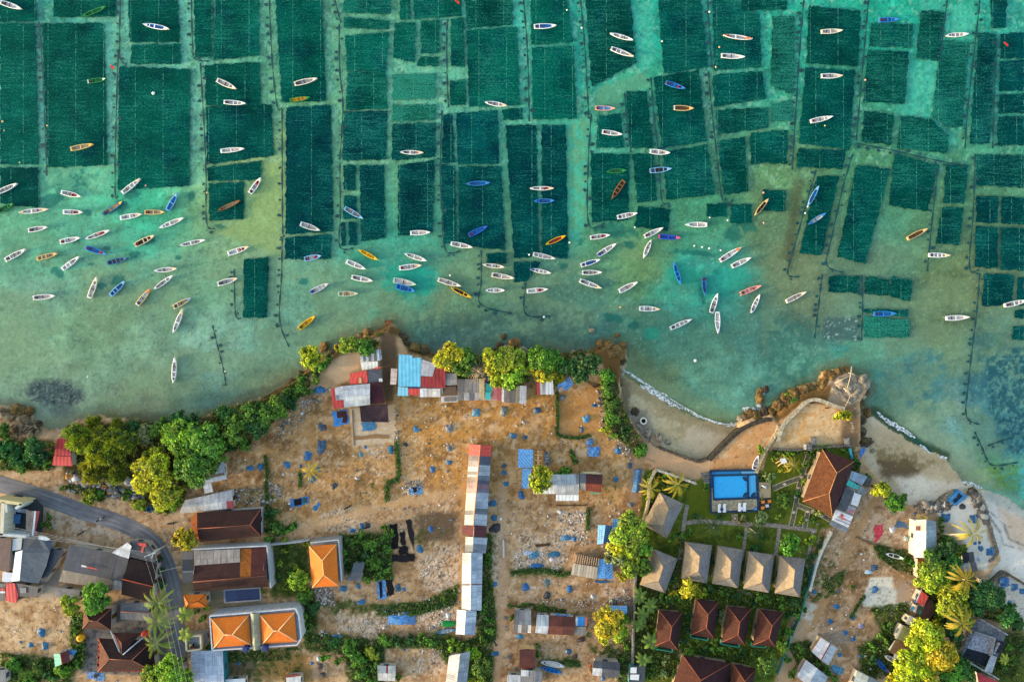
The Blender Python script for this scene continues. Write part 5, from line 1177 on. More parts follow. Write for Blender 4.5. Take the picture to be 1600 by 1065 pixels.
# --- maroon tiled houses by the lane
r=shed('house','maroon tiled house with orange gable end north of the lane',[(308,800),(407,794),(407,837),(312,846)],'house')
E=[P(308,800.6,4.9),P(408,794,4.9),P(408,837,4.9),P(312,846.6,4.9)];R=[P(308,825.6,6.8),P(391,819.5,6.8)]
m=MB();m.up([E[0],E[1],R[1],R[0]],C(66,40,38));m.up([E[1],E[2],R[1]],C(58,35,36));m.up([E[2],E[3],R[0],R[1]],C(74,45,38));m.up([P(298,808,4.6),E[0],R[0],E[3],P(301,832,4.6)],C(176,100,44));m.face([p-Vector((0,0,.12)) for p in E],C(60,40,30));ro=m.build('roof','tile',r)
m=MB();u=Vector((0,0,.06));m.tube([R[0]+u,R[1]+u],.1,C(150,84,62),6);m.tube([R[1]+u,E[1]+u],.09,C(150,80,60),6);m.tube([R[1]+u,E[2]+u],.09,C(160,80,56),6);m.build('ridge_trim','plain',ro)
walls(r,inset(E,.6),4.6,C(200,204,208))
r=shed('house','maroon tiled house with grey sheet upper roof beside the dark swimming pool',[(302,860),(417,855),(420,916),(304,922)],'house')
gable(r,[(302.6,860),(417,855)],[(304.5,922.7),(420,916)],[(301.7,908.6),(416,898.8)],4.9,6.6,[(.64,C(70,42,38),'tile'),(.79,C(168,100,34),'tile'),(1,C(88,44,44),'tile')],[(1,C(74,46,39),'tile')],'tile',C(200,200,204),.5,C(140,80,62))
for i in range(7):panel(r,[(303+i*10.3,859.8-i*.4),(313.1+i*10.3,859.4-i*.4),(313.3+i*10.3,882-i*.75),(303.6+i*10.3,883-i*.75)],[5.02,5.02,5.86,5.86],mul(C(166,156,148),random.uniform(.86,1.1)))
m=MB()
for a,b in (((418,853),(424,917)),((302,857),(418,851.5))):
 A_,B_=P(*a,4.8),P(*b,4.8);e_=B_-A_;c_=(A_+B_)/2;m.box((c_.x,c_.y,(LAND+5.2)/2),(e_.length,.3,5.2-LAND),C(186,192,198),math.atan2(e_.y,e_.x))
m.build('parapet','plain',r)
lean('annex','flat grey concrete roof by the road at the end of a maroon tiled house',[(284,861),(301.5,861),(302,908),(285,909.5)],4.4,C(98,98,98),'plain',extra=[([(285,874),(301,874),(301.3,890),(285.4,891)],4.46,C(62,66,74),'plain'),([(285.5,892),(301.3,891.5),(301.4,893),(285.6,893.4)],4.52,C(150,152,154),'plain')],cat='annex')
r=thing('swimming_pool','long navy blue swimming pool with pale rim below the maroon roof','pool',P(378,929))
m=MB();pl=[P(*q,LAND+.3) for q in [(349,920.5),(406.5,916.5),(408.6,938),(350,942)]];m.prism(pl,LAND-.05,LAND+.28,C(150,154,158));m.build('rim','plain',r)
m=MB();m.up([P(*q,LAND+.3) for q in [(351.6,922.5),(370,921.2),(371,938.2),(352.6,939.6)]],C(32,56,100));m.up([P(*q,LAND+.3) for q in [(370,921.2),(404.6,918.8),(406,935.8),(371,938.2)]],C(28,44,88));m.build('pool_water','pool',r)
r=shed('shed','wide grey corrugated hall roof beside the bend of the road',[(107,851),(202,868),(190,915),(94,894)])
gable(r,[(108,851),(202,868)],[(92,908),(190,922)],[(98,890),(193,908)],4.8,5.6,[(.3,C(74,82,96)),(.56,C(82,84,92)),(.8,C(74,76,80)),(1,C(86,86,88))],[(.3,C(128,122,112)),(.55,C(116,112,108)),(.85,C(100,100,102)),(1,C(140,142,146))],'corr',WALLC,.6)
panel(r,[(127,882),(135,883.5),(135,886),(127,884.8)],5.62,WHITE);panel(r,[(136,884.5),(152,888),(152,889.5),(136,886.5)],5.64,RED,'rib')
lean('shed','white triangular sheet roof beside the grey hall at the road bend',[(174.6,863),(199,847),(205.6,852.6),(201,872),(191.5,869.5)],[5,5.4,5.4,5,5],C(214,220,226),'corr')
lean('shed','dark grey roof with a red strip at the road bend',[(204,843),(230,847),(244,867),(242,879),(202,869)],[5,5,4.6,4.6,5],C(84,84,88),extra=[([(215,847),(228,848.5),(229,853),(225,854),(223,863),(220,863),(222,853),(215,851)],5.12,RED,'rib')])
r=shed('house','dark maroon tiled house with orange ridge right beside the road',[(204,871),(245,880),(237,939),(190,928)],'house')
gable(r,[(203.7,872),(245,881)],[(189.6,928),(237,940)],[(191,904),(240.5,916)],4.8,6.3,[(1,C(50,32,31),'tile')],[(1,C(58,34,31),'tile')],'tile',C(180,176,170),.5,C(206,90,58))
r=shed('shed','large slate grey sheet roof with pale blue edge at the left',[(37,838),(82,845),(60,911),(31,907)])
panel(r,[(37.5,838),(62,836),(81.7,845),(78,862),(35.5,862)],[5.4,5.4,4.9,5,5.5],C(76,92,108));panel(r,[(35.4,862.3),(78,862.3),(72,884.5),(60,911),(31,907)],[5.5,5,4.9,4.8,5.3],C(90,104,116));panel(r,[(24,862),(35,859),(30.5,907),(18,908)],[4.7,5.2,5.1,4.6],C(176,206,226),'rib');panel(r,[(60,836),(73,838),(79,843),(72,844),(60,842)],5.5,C(200,216,226))
walls(r,inset([P(36,840,4.6),P(80,846,4.6),P(62,909,4.6),P(24,905,4.6)],.7),4.55,WALLC)
lean('shed','very dark grey lean-to between the slate roof and the grey hall',[(80,856),(100,860),(92,874),(68,911),(62,909)],[4.3,4.3,4.2,4,4],C(62,70,82))
lean('house','dull maroon flat roof at the left edge',[(-20,838),(18,843),(14,892),(-20,889)],4.8,C(98,72,74),'corr',cat='house')
lean('hut','small white flat roof between the maroon and red roofs at the left edge',[(4,892.5),(19.5,894.5),(18.6,909),(3,908)],4.4,C(222,226,232),'plain',cat='hut')
lean('hut','bright red sheet roof hut at the left edge of the bare field',[(10,910.5),(23,910.5),(28.8,929),(26,942),(8,937.7)],[4.7,4.7,4.4,4.3,4.3],C(212,66,66),'rib',cat='hut')
lean('hut','streaked dark grey hut beside the bright red roof',[(23.5,910),(59,916.5),(58,933),(28,931)],[4.6,4.6,4.3,4.3],C(84,86,90),'corr',cat='hut',extra=[([(31,917),(41,917.5),(41,926),(31,925.5)],[4.66,4.66,4.54,4.54],C(150,152,156),'corr')])
lean('hut','low grey strip roof left of the bright red roof',[(-12,911),(9,911),(7,938),(-12,938)],4.2,C(112,108,106),'corr',cat='hut',extra=[([(-12,918),(8,918.5),(8,922),(-12,922)],4.3,C(206,70,64),'rib'),([(-12,923),(8,923),(8,926),(-12,926)],4.3,WHITE,'rib')])
lean('shed','grey lean-to beside the round green tree and bare field',[(88,917),(125,922),(123,937.7),(100,937),(84,929)],[4.4,4.4,4.1,4.1,4.1],C(104,110,118))
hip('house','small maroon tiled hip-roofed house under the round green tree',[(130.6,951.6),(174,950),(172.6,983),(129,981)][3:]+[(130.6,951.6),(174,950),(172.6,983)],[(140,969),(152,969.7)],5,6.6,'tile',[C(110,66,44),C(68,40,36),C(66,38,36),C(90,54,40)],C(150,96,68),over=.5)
r=shed('shed','grey corrugated ridge shed behind the road palms',[(189,941),(234,941),(232,969),(188,967)])
gable(r,[(189,941),(234,941)],[(188,967),(231.7,969)],[(188,955),(233,956)],4.5,5.3,[(.5,C(92,98,106)),(1,C(106,110,114))],[(1,C(122,120,118))],'corr',WALLC,.4,C(150,92,74))
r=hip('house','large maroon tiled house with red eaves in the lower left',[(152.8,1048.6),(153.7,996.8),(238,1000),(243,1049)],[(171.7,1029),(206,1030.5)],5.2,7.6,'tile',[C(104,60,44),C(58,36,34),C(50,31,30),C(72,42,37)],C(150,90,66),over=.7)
E=[P(176,988,5.6),P(220,988.5,5.6)];Rr=[P(190,990,6.6),P(190.5,1022,7.5)]
m=MB();m.up([E[0],P(191,1005,7.2),P(190,1022,7.5),P(183,1010,6.3)],C(104,60,46));m.up([E[0],E[1],P(190,1003,7.2)],C(78,44,38));m.up([E[1],P(190,1003,7.2),P(190,1022,7.5)],C(66,38,34));m.build('roof_wing','tile',r)
m=MB();u=Vector((0,0,.08));m.tube([P(173,985,5.8),P(187,1018,7.3)],.14,C(170,190,206),5);m.tube([P(226,993,5.9),P(192,1022,7.4)],.14,C(160,186,210),5);m.build('valley_gutter','plain',r)
m=MB()
for k in range(46):
 t=k/46;p=lerp(P(152.8,1046,5.25),P(240,1047,5.25),t) if k % 2 else lerp(P(153.5,1000,5.3),P(152.8,1046,5.3),t);m.box((p.x+random.uniform(0,.5),p.y+random.uniform(0,.5),p.z+.12),(random.uniform(.4,.8),.35,.08),mul(C(206,78,48),random.uniform(.6,1.1)),random.uniform(0,3))
m.build('new_eave_tile','plain',r)
r=shed('hut','tiny hut with turquoise and maroon roof halves under shrubs',[(84,1020),(108,1016),(96,1040)],'hut')
gable(r,[(83.8,1020.6),(86,1041)],[(107,1014),(109.5,1033)],[(94,1020.3),(97,1037)],4,4.6,[(1,C(40,176,160),'rib')],[(1,C(104,44,44),'rib')],'rib',WALLC,.3,C(226,160,110))
lean('house','low grey sheet roof in the lower left corner',[(-10,1046),(9,1046),(8,1068),(-10,1068)],4.3,C(126,134,142),'corr',cat='shed')
r=thing('courtyard_house','two-storey house with dark sunken court and cream parapets at the left edge','house',P(15,810))
m=MB();m.prism([P(*q,7) for q in [(-12,783),(2,780),(32,787),(44,800),(42,840),(-12,836)]],LAND-.1,3.0,C(60,64,70),C(54,58,62));m.build('court','plain',r)
for a,b,w_,c_ in (((-10,781),(34,787),.7,C(214,200,150)),((5,784),(2,836),.8,C(216,210,186)),((-10,834),(40,838),.6,C(190,200,206)),((34,787),(24,794),.6,C(206,214,206)),((9,787),(10,800),.5,C(196,200,196))):
 A_,B_=P(*a,6.6),P(*b,6.6);e_=B_-A_;c0=(A_+B_)/2;m=MB();m.box((c0.x,c0.y,(LAND+6.6)/2),(e_.length,w_,6.6-LAND),c_,math.atan2(e_.y,e_.x));m.build('wall','plain',r)
m=MB();m.slab([P(*q,3.6) for q in [(17,802),(33,803),(31,818),(17,817)]],.1,C(36,104,160));m.build('tarp_cover','tarp',r)
panel(r,[(41,797),(53,798),(49,836),(40,835)],[5.2,5.4,5.4,5.2],C(158,150,142),'tile');panel(r,[(56.5,798),(62,798),(54,836),(50,836)],[5.4,5.1,5.1,5.4],C(196,84,72),'rib');panel(r,[(53.3,798),(56.3,798),(52.6,836),(49.6,836)],5.5,C(214,222,230),'rib')
for i in range(4):panel(r,[(21+i*6,792+i),(26.5+i*6,793+i),(26+i*6,799+i),(20.5+i*6,798+i)],5,mul(C(150,160,172),random.uniform(.7,1.2)))
panel(r,[(20,842),(35,838),(33,858),(19,860)],4.6,C(190,200,208),'plain')
lean('house','pale blue-white two-tone sheet roof by the road at the bottom edge',[(320,1016),(348,1015.7),(350.6,1080),(320,1080)],[5,5,5,5],C(196,208,226),'corr',extra=[([(298,1016.5),(319.6,1016),(319.6,1080),(300,1080)],[4.7,5,5,4.7],C(172,188,210),'corr')],cat='house',wall=C(40,120,130))
r=thing('roof_terrace','small roof terrace with beige parapet and brown clutter beside the road','terrace',P(302,1003))
m=MB();m.prism([P(*q,5) for q in [(290.7,993.5),(313.7,992),(314.5,1013),(292,1015.7)]],LAND-.1,5.0,C(170,160,146),C(120,126,130));m.build('wall','plain',r)
for a,b in (((290.7,993.5),(313.7,992)),((313.7,992),(314.5,1013)),((314.5,1013),(292,1015.7)),((292,1015.7),(290.7,993.5))):
 A_,B_=P(*a,5.3),P(*b,5.3);e_=B_-A_;c0=(A_+B_)/2;m=MB();m.box((c0.x,c0.y,5.3),(e_.length,.3,.6),C(222,206,170),math.atan2(e_.y,e_.x));m.build('parapet','plain',r)
m=MB()
for i in range(9):m.box(P(297+random.uniform(0,12),1005+random.uniform(0,6),5.2),(.6,.5,.4),random.choice([C(150,90,60),C(206,170,110),C(90,90,96)]),random.uniform(0,3))
m.build('clutter','plain',r)
lean('ramp','grey concrete strip roof between the roof terrace and the villa',[(312,988),(322,983),(326,1005),(317,1008)],3.4,C(128,128,126),'plain',cat='roof',door=None)
# --- west shore: red roof and grey sheds by the trees
lean('house','bright red ribbed roof half under the feathery tree on the western shore',[(90,684.6),(107,685),(113,727.7),(81,726.5)],[4.6,4.6,4.3,4.3],C(208,60,66),'rib',extra=[([(84.3,712),(110.5,713),(113,727.7),(81,726.5)],[4.5,4.5,4.36,4.36],C(226,70,72),'rib')],cat='house')
r=shed('shed','grey stepped sheet sheds beside the large yellow tree on the western field',[(314,755),(352,720),(320,770)])
panel(r,[(327,726),(349,719),(352,738),(330,742)],[4.6,4.6,4.3,4.3],C(176,186,198));panel(r,[(312,746),(352,738.3),(355,748),(314,757)],[4.4,4.4,4.2,4.2],C(214,218,220));panel(r,[(318,744.5),(350,738.8),(351,742),(319,748)],[4.5,4.5,4.44,4.44],C(134,108,84));panel(r,[(317,757),(330,754),(333,768),(320,771)],[4.2,4.2,4,4],C(222,226,228))
walls(r,inset([P(328,728,4.1),P(350,722,4.1),P(353,746,4.1),P(318,753,4.1)],.5),4.1,WALLC,door=None)
r=shed('shed','grey ridge shed with a maroon corner patch against the maroon tiled house',[(289,781),(363,765),(366,794),(280,802)])
gable(r,[(289,781),(362.5,764.5)],[(280,802),(366,793.6)],[(283,793.5),(364,781)],4.3,5.0,[(.4,C(190,196,202)),(.7,C(206,212,216)),(1,C(170,178,188))],[(.45,C(196,192,184)),(.78,C(222,226,228)),(1,C(176,182,192))],'corr',WALLC,.5)
panel(r,[(353.5,783),(364.5,781.5),(366,793),(354.5,794.5)],[5.02,5.02,4.42,4.42],C(140,58,62),'rib')
# --- resort: thatched bungalows
TH=[C(146,136,130),C(136,130,130),C(154,142,128),C(164,146,120)]  # one tone per facet, west palest: sunlight put into the thatch colour
for i,(e,rg,lab) in enumerate([([(1031.3,769),(1068.5,787),(1041.6,840.5),(1005,819)],[(1045,794),(1036,820.8)],'thatched bungalow standing alone on the lawn by the western palms'),
                      ([(1021.3,857),(1058.9,872.7),(1039,926),(1000,913)],[(1036.5,885),(1028.7,908)],'thatched bungalow at the path end of the row, turned askew'),
                      ([(1072,846),(1112.5,851.6),(1104.7,910.8),(1064.6,903.4)],[(1093.5,868.5),(1091,893)],'thatched bungalow second in the row, next to the askew one'),
                      ([(1122.3,852),(1161.8,858.6),(1153.3,917.8),(1112.5,911)],[(1142.8,876),(1140.6,902)],'thatched bungalow in the middle of the row of five'),
                      ([(1170,860.7),(1210.4,866.4),(1201.5,925.6),(1161.8,919)],[(1193,884.4),(1190,910)],'thatched bungalow fourth in the row, one from the teal fence'),
                      ([(1218.8,867.5),(1258.3,872.7),(1249.5,932.3),(1210.8,926)],[(1242,889.7),(1239.3,917)],'thatched bungalow at the end of the row against the teal fence')]):
 hip('thatched_bungalow',lab,e,rg,4.8,7.2,'thatch',[mul(c,random.uniform(.92,1.08)) for c in TH],C(128,116,104),'thatched bungalows in the resort garden',C(170,150,120),.8,cat='bungalow',eave=.3)
TR=[C(72,40,40),C(64,35,40),C(74,42,38),C(84,48,36)]
for e,rg,lab,po in [([(1029.7,953),(1066,956),(1059.3,1015),(1023.8,1008)],[(1049.8,978.4),(1046.6,998.5)],'red tiled bungalow nearest the boundary path and banana plants',[(1025,1008),(1053,1013),(1052,1021),(1024.5,1016)]),
                   ([(1087.8,936),(1123,939.7),(1116,997.4),(1079,991)],[(1106.4,959.4),(1103.7,980.5)],'red tiled bungalow second in its row, beside the pale flowering tree',[(1081,991),(1109,996),(1108,1002.5),(1081,998)]),
                   ([(1137,946.7),(1173.4,949.9),(1163.9,1007.5),(1127.3,1002.3)],[(1156,971.4),(1153,991.5)],'red tiled bungalow third in its row, right of the pale flowering tree',[(1129,1002),(1158,1007),(1157,1014),(1128.5,1008.5)]),
                   ([(1186,951),(1224,956),(1211.4,1010),(1176.6,1007)],[(1206.6,977),(1201.5,996.4)],'red tiled bungalow at the end of its row by the teal fence',[(1178,1007),(1200,1009),(1199,1014),(1177,1012)]),
                   ([(1066.7,1022.8),(1141.3,1035.4),(1132,1100),(1046,1086)],[(1095,1062),(1090,1075)],'largest red tiled roof of the resort, cut by the bottom edge',None),
                   ([(1146,1036.5),(1180.8,1044),(1172,1098),(1136,1092)],[(1164,1064),(1160,1078)],'red tiled roof squeezed beside the largest one at the bottom edge',None)]:
 hip('tiled_bungalow',lab,e,rg,4.8,7.2 if po else 8.0,'tile',[mul(c,random.uniform(.92,1.1)) for c in TR],C(150,80,54),'red tiled bungalows in the resort garden',C(170,150,120),.7,(po+[C(60,160,140)]) if po else None,'bungalow',door=None if po else 2)
r=hip('restaurant','largest orange-brown tiled restaurant roof by the beach steps',[(1284.5,701.5),(1334.4,720.4),(1300.6,808.3),(1254,783)],[(1307.4,738.5),(1295.5,770.3)],5.4,9.0,'tile',[C(90,46,42),C(78,40,42),C(114,72,42),C(104,64,38)],C(190,132,84),None,C(160,140,116),.9,cat='restaurant')  # west and inland facets coloured as sunlit, the other two as shaded
r=shed('annex','lean-to annex of grey, white and teal sheets along the restaurant roof',[(1330,740),(1346,770),(1320,820),(1298,812)],'annex')
for q,z,c_,mt in [([(1330.5,735),(1356,744),(1347,758),(1327,748)],4.8,C(156,176,196),'corr'),([(1326,748.5),(1343,759),(1339.5,764.5),(1321.7,757)],4.7,C(70,190,178),'rib'),([(1344,758),(1357,765),(1349,774),(1339,768)],4.5,C(140,152,160),'corr'),([(1356,744.5),(1363,749),(1357,761),(1350,757)],4.4,C(96,96,100),'corr'),
                     ([(1321.5,760),(1334.5,767.5),(1321,800),(1308.5,794)],[5,4.8,4.7,4.9],C(92,92,98),'corr'),([(1334.7,769),(1346,773),(1340,791),(1329.5,787)],4.75,C(222,224,228),'plain'),([(1326,789),(1337,793),(1334,803),(1323,799)],4.6,C(176,176,190),'corr'),([(1328,796),(1335,797),(1333,802),(1326,800)],4.7,C(190,110,124),'rib'),
                     ([(1306.5,796),(1333,806.5),(1325.5,824),(1299.5,812)],[4.9,4.6,4.6,4.8],C(232,232,232),'plain'),([(1299,812.8),(1325,824.4),(1322,832),(1296,819)],4.5,C(150,154,160),'corr'),([(1314,802),(1318.5,803.5),(1317,808),(1313,806.5)],5,RED,'rib'),([(1315,808),(1322,810),(1321.5,812),(1314.5,810.5)],5.0,RED,'rib'),([(1309,806),(1330,814.6),(1329.7,815.4),(1308.7,806.8)],4.95,C(60,60,64),'plain'),([(1306,810),(1328,819),(1327.7,819.8),(1305.7,810.8)],4.9,C(60,60,64),'plain')]:
 panel(r,q,z,c_,mt)
walls(r,inset([P(1328,745,4.3),P(1346,770,4.3),P(1322,828,4.3),P(1300,812,4.3)],.8),4.2,WALLC,door=None)
# --- eastern buildings
r=shed('house','long white and pale blue ridge-roofed house beside the leaning palm',[(1429,829),(1463,816),(1446,870)],'house')
gable(r,[(1431,812),(1428,870.4)],[(1462.5,814.5),(1464,869)],[(1447.3,811),(1446.3,870.8)],4.8,6.2,[(.3,C(216,206,190)),(1,C(240,236,220),'rib')],[(.25,C(150,168,178)),(1,C(170,190,200))],'corr',CREAM,.4)
panel(r,[(1432.6,802),(1450.6,807),(1449,813.5),(1431,809)],[4.7,4.7,5.2,5],C(206,164,96),'wood');panel(r,[(1431.5,821),(1438,822),(1438,828.5),(1431,828)],5.5,C(176,110,90),'rib')
lean('shed','narrow rust-brown strip roof between the pale long house and yellow tree',[(1434,872),(1446,871.5),(1443,886),(1436,905),(1434,903)],4.0,C(140,82,44),'corr')
lean('hut','red square roof beside the dark-leaved eastern grove',[(1440.4,922.5),(1451,931),(1443.5,946.5),(1432,940)],[4.6,4.5,4.3,4.4],C(202,82,76),'rib',cat='hut',extra=[([(1438.5,921),(1441,919.5),(1433,939),(1431,939.5)],4.4,C(222,226,226),'rib'),([(1431,932),(1434,932),(1431.5,942),(1428.5,941)],4.2,C(44,120,190),'rib')])
lean('hut','dark green tarp roof below the red square one',[(1433,945),(1443.5,948),(1438,962),(1429,957)],4.1,C(44,72,58),'tarp',cat='hut',extra=[([(1431,945),(1434,945),(1431,957),(1428,956)],4.2,C(190,176,160),'plain'),([(1424.5,946.5),(1429,948),(1427,954),(1422.5,952)],4.0,C(60,150,205),'rib')])
lean('hut','dark brown shaded roof tucked under the eastern grove',[(1448,936),(1458,938),(1460,955),(1450,972),(1439,962)],4.2,C(66,40,36),'corr',cat='hut')
lean('hut','small weathered white roof above the mossy green one',[(1422,961),(1433,966),(1426,978.5),(1415,973)],4.4,C(206,204,198),'corr',cat='hut')
lean('house','mossy green and brown sheet roof beside the giant yellow tree',[(1411.8,976),(1428,983.7),(1416.4,1005.3),(1401.7,997.6)],[4.8,4.6,4.5,4.7],C(156,160,106),'corr',cat='house',extra=[([(1400,998),(1416,1006),(1408,1028),(1390,1018)],[4.7,4.5,4.4,4.5],C(142,112,82),'corr'),([(1408,976),(1411.5,976),(1401,998),(1398,996)],4.5,C(210,206,196),'plain'),([(1398,1000),(1400,999),(1390,1016),(1388,1014)],4.4,C(226,222,214),'plain'),([(1398,1020),(1408,1025),(1405,1031),(1396,1026)],4.7,C(226,224,218),'corr')])
r=shed('hut','two-panel white hut with dark ridge gap standing askew in the eastern field',[(1283,995),(1309,1011),(1295,1039),(1268,1018)],'hut')
gable(r,[(1282.6,995),(1268.4,1017.5)],[(1308.8,1011.5),(1294.7,1038.7)],[(1297.4,1004.5),(1282.6,1030.5)],4.3,4.9,[(1,C(214,216,222),'corr')],[(1,C(200,204,212),'corr')],'corr',WALLC,.4,C(110,50,54))
panel(r,[(1280,994),(1282.3,995),(1268,1016),(1266,1014.5)],4.2,C(170,122,70),'wood')
r=shed('hut','pale blue sheet hut just inland of the two-panel white one',[(1260,1031),(1292,1058),(1270,1070)],'hut')
gable(r,[(1259.5,1030),(1245,1056)],[(1294,1057),(1280,1084)],[(1277,1043.5),(1263,1070)],4.3,5,[(1,C(196,206,216),'corr')],[(1,C(176,190,204),'corr')],'corr',WALLC,.4);panel(r,[(1253,1031),(1260,1030),(1249,1050),(1245,1046)],3.9,C(150,130,110),'wood')
r=shed('hut','grey-green striped hut roof at the bottom edge of the eastern field',[(1341,1048),(1375,1064),(1345,1080)],'hut')
gable(r,[(1340,1047),(1328,1080)],[(1378,1066),(1366,1096)],[(1358,1056.5),(1346,1088)],4.3,5,[(.5,C(166,178,176)),(1,C(150,160,160))],[(1,C(140,150,152))],'corr',WALLC,.4)
r=thing('ruined_building','roofless grey concrete building with patchy floor among the eastern trees','building',P(1545,1010))
m=MB();m.prism([P(*q,5) for q in [(1531,966),(1574,991),(1566,1016),(1551,1047),(1502,1026),(1519,984)]],LAND-.1,4.6,C(110,112,118),C(118,122,130));m.build('floor_slab','stone',r)
for q,c_ in [([(1524,986),(1553,997),(1549,1022),(1511,1012)],C(168,172,182)),([(1512,1012),(1549,1023),(1543,1042),(1503,1026)],C(48,52,60)),([(1556,999),(1573,1003),(1563,1021),(1551,1017)],C(54,56,60)),([(1531,968),(1552,979),(1549,994),(1525,985)],C(140,142,146))]:
 m=MB();m.up([P(x,y,4.63) for x,y in q],c_);m.build('floor_patch','stone',r)  # paler and darker patches laid on the slab
for a,b in (((1501,1026),(1560,1060)),((1521,985),(1554,996)),((1554,996),(1548,1024)),((1531,966),(1574,991)),((1552,1020),(1561,1003))):
 A_,B_=P(*a,5.2),P(*b,5.2);e_=B_-A_;c0=(A_+B_)/2;m=MB();m.box((c0.x,c0.y,5.0),(e_.length,.3,.9),C(160,162,168),math.atan2(e_.y,e_.x));m.build('wall','stone',r)
panel(r,[(1549,1022),(1558,1026),(1550,1051),(1538,1047)],[5.6,5.3,5.2,5.5],C(170,178,188))
lean('house','deep red sheet roof in the lower right corner behind the ruin',[(1526,1049),(1566,1067),(1560,1090),(1534,1090)],[5,5,4.6,4.6],C(140,36,48),'rib',cat='house')
r=shed('shed','black and grey shed roofs under the eastern terrace wall',[(1503,864),(1523,877),(1510,890)])
panel(r,[(1503,863.7),(1513,862.4),(1515,878),(1505.5,878.7)],[4.3,4.6,4.5,4.2],C(40,42,48));panel(r,[(1513.3,862.4),(1521,861.4),(1523.5,877),(1515.3,878)],[4.6,4.2,4.2,4.5],C(58,60,68));panel(r,[(1497,876),(1505,879),(1508,893),(1500,890)],4,C(150,162,176));panel(r,[(1506,879.3),(1516,878.5),(1518,892),(1509,893)],4.1,C(176,186,192));panel(r,[(1517,878),(1525,877.5),(1528,892),(1519,892)],4.05,C(120,112,116))
walls(r,inset([P(1503,865,3.9),P(1522,863,3.9),P(1526,890,3.9),P(1502,889,3.9)],.5),3.9,WALLC,door=None)
lean('hut','small white slab roof at the edge of the right-hand beach',[(1533,904),(1541,908),(1537,915),(1531,912)],4.0,C(232,234,236),'plain',cat='hut')
r=shed('hut','white and black rooftop cabin beside the boundary path at the bottom edge',[(984,1040),(1008,1040),(1008,1070),(983,1070)],'hut')
panel(r,[(984,1040),(1008.5,1039),(1007,1070),(982,1070)],4.6,C(66,72,78),'plain');panel(r,[(985.5,1042),(995,1042),(994.5,1051),(985,1051)],4.7,C(222,226,228),'plain');panel(r,[(985,1053),(999,1053),(998,1062),(984.5,1061)],4.7,C(222,226,228),'plain');walls(r,inset([P(984,1040,4.4),P(1008,1040,4.4),P(1007,1070,4.4),P(982,1070,4.4)],.2),4.4,C(70,150,140),door=None)
# ------------------------------------------------------------------ foliage
RS=np.random.RandomState(5)
def unit(v):return v/np.maximum(np.linalg.norm(v,axis=-1,keepdims=True),1e-9)
def leaf_quads(p,nrm,size,aspect=.55,axis=None):
 n=len(p)
 nrm=unit(nrm)
 t=unit(np.cross(nrm,RS.normal(size=(n,3)))) if axis is None else unit(axis)
 b=np.cross(nrm,t)*aspect
 s=size[:,None]
 bow=nrm*s*.18
 V=np.stack([p-t*s+bow*-.5,p+b*s+bow,p+t*s-bow*.5,p-b*s+bow],1).reshape(-1,3)
 return V,np.arange(4*n).reshape(n,4)
def lobes_crown(R,hz,nl,nleaf,leaf,seed,feathery=False):
 rs=np.random.RandomState(seed)
 L=[]
 for i in range(nl):
  a=i*2.4+rs.uniform(-.4,.4);d=R*.74*math.sqrt((i+.3)/nl)
  rl=R*rs.uniform(.26,.46)
  L.append((d*math.cos(a),d*math.sin(a),hz*(.95-.62*(d/R)**2)*rs.uniform(.75,1.15),rl,rs.uniform(.72,1.28),rs.uniform(-1,1)))
 w=np.array([l[3]**2 for l in L]);w /= w.sum()
 P_,N_,C_,A_=[],[],[],[]
 for l,k in zip(L,(w*nleaf).astype(int)):
  d=unit(rs.normal(size=(k,3))+np.array([0,0,.45]));r=l[3]*rs.uniform(.55,1.12,(k,1))**.6
  # clumps: pull leaves toward sprig centres so gaps show between sprigs
  sp=unit(rs.normal(size=(max(4,k // 20),3))+np.array([0,0,.45]));nn=sp[rs.randint(0,len(sp),k)]
  d=unit(d*.24+nn*.76+rs.normal(size=(k,3))*.13)
  p=np.array(l[:3])+d*r*np.array([1,1,.85])
  P_.append(p);N_.append(d*.75+rs.normal(size=(k,3))*.5+np.array([0,0,.25]));A_.append(d+rs.normal(size=(k,3))*.25)
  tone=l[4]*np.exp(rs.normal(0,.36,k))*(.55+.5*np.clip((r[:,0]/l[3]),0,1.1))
  h=l[5]*.12+rs.normal(0,.1,k)
  C_.append(np.stack([tone*(1+h),tone,tone*(1-.4*h)],-1))
 p=np.concatenate(P_);n=np.concatenate(N_);c=np.concatenate(C_);ax=np.concatenate(A_)
 sz=leaf*rs.uniform(.6,1.25,len(p))
 if feathery:V,F=leaf_quads(p,n,sz*1.5,.2,ax)
 else:V,F=leaf_quads(p,n,sz,.6)
 C4=np.repeat(c,4,0)
 # dark core inside each lobe: depth shade painted in, blocks the view through
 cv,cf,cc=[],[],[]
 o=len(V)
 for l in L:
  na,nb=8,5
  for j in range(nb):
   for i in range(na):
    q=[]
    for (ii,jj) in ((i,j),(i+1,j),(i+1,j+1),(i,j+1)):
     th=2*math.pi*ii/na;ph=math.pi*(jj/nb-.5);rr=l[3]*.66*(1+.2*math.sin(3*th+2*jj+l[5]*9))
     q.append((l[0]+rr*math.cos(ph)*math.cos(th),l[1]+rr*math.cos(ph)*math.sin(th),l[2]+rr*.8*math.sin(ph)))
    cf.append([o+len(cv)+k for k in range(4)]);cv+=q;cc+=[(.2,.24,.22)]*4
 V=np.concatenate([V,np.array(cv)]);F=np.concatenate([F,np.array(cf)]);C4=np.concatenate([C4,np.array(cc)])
 return mesh_arrays('crown',V,F,C4,M['leaf'])
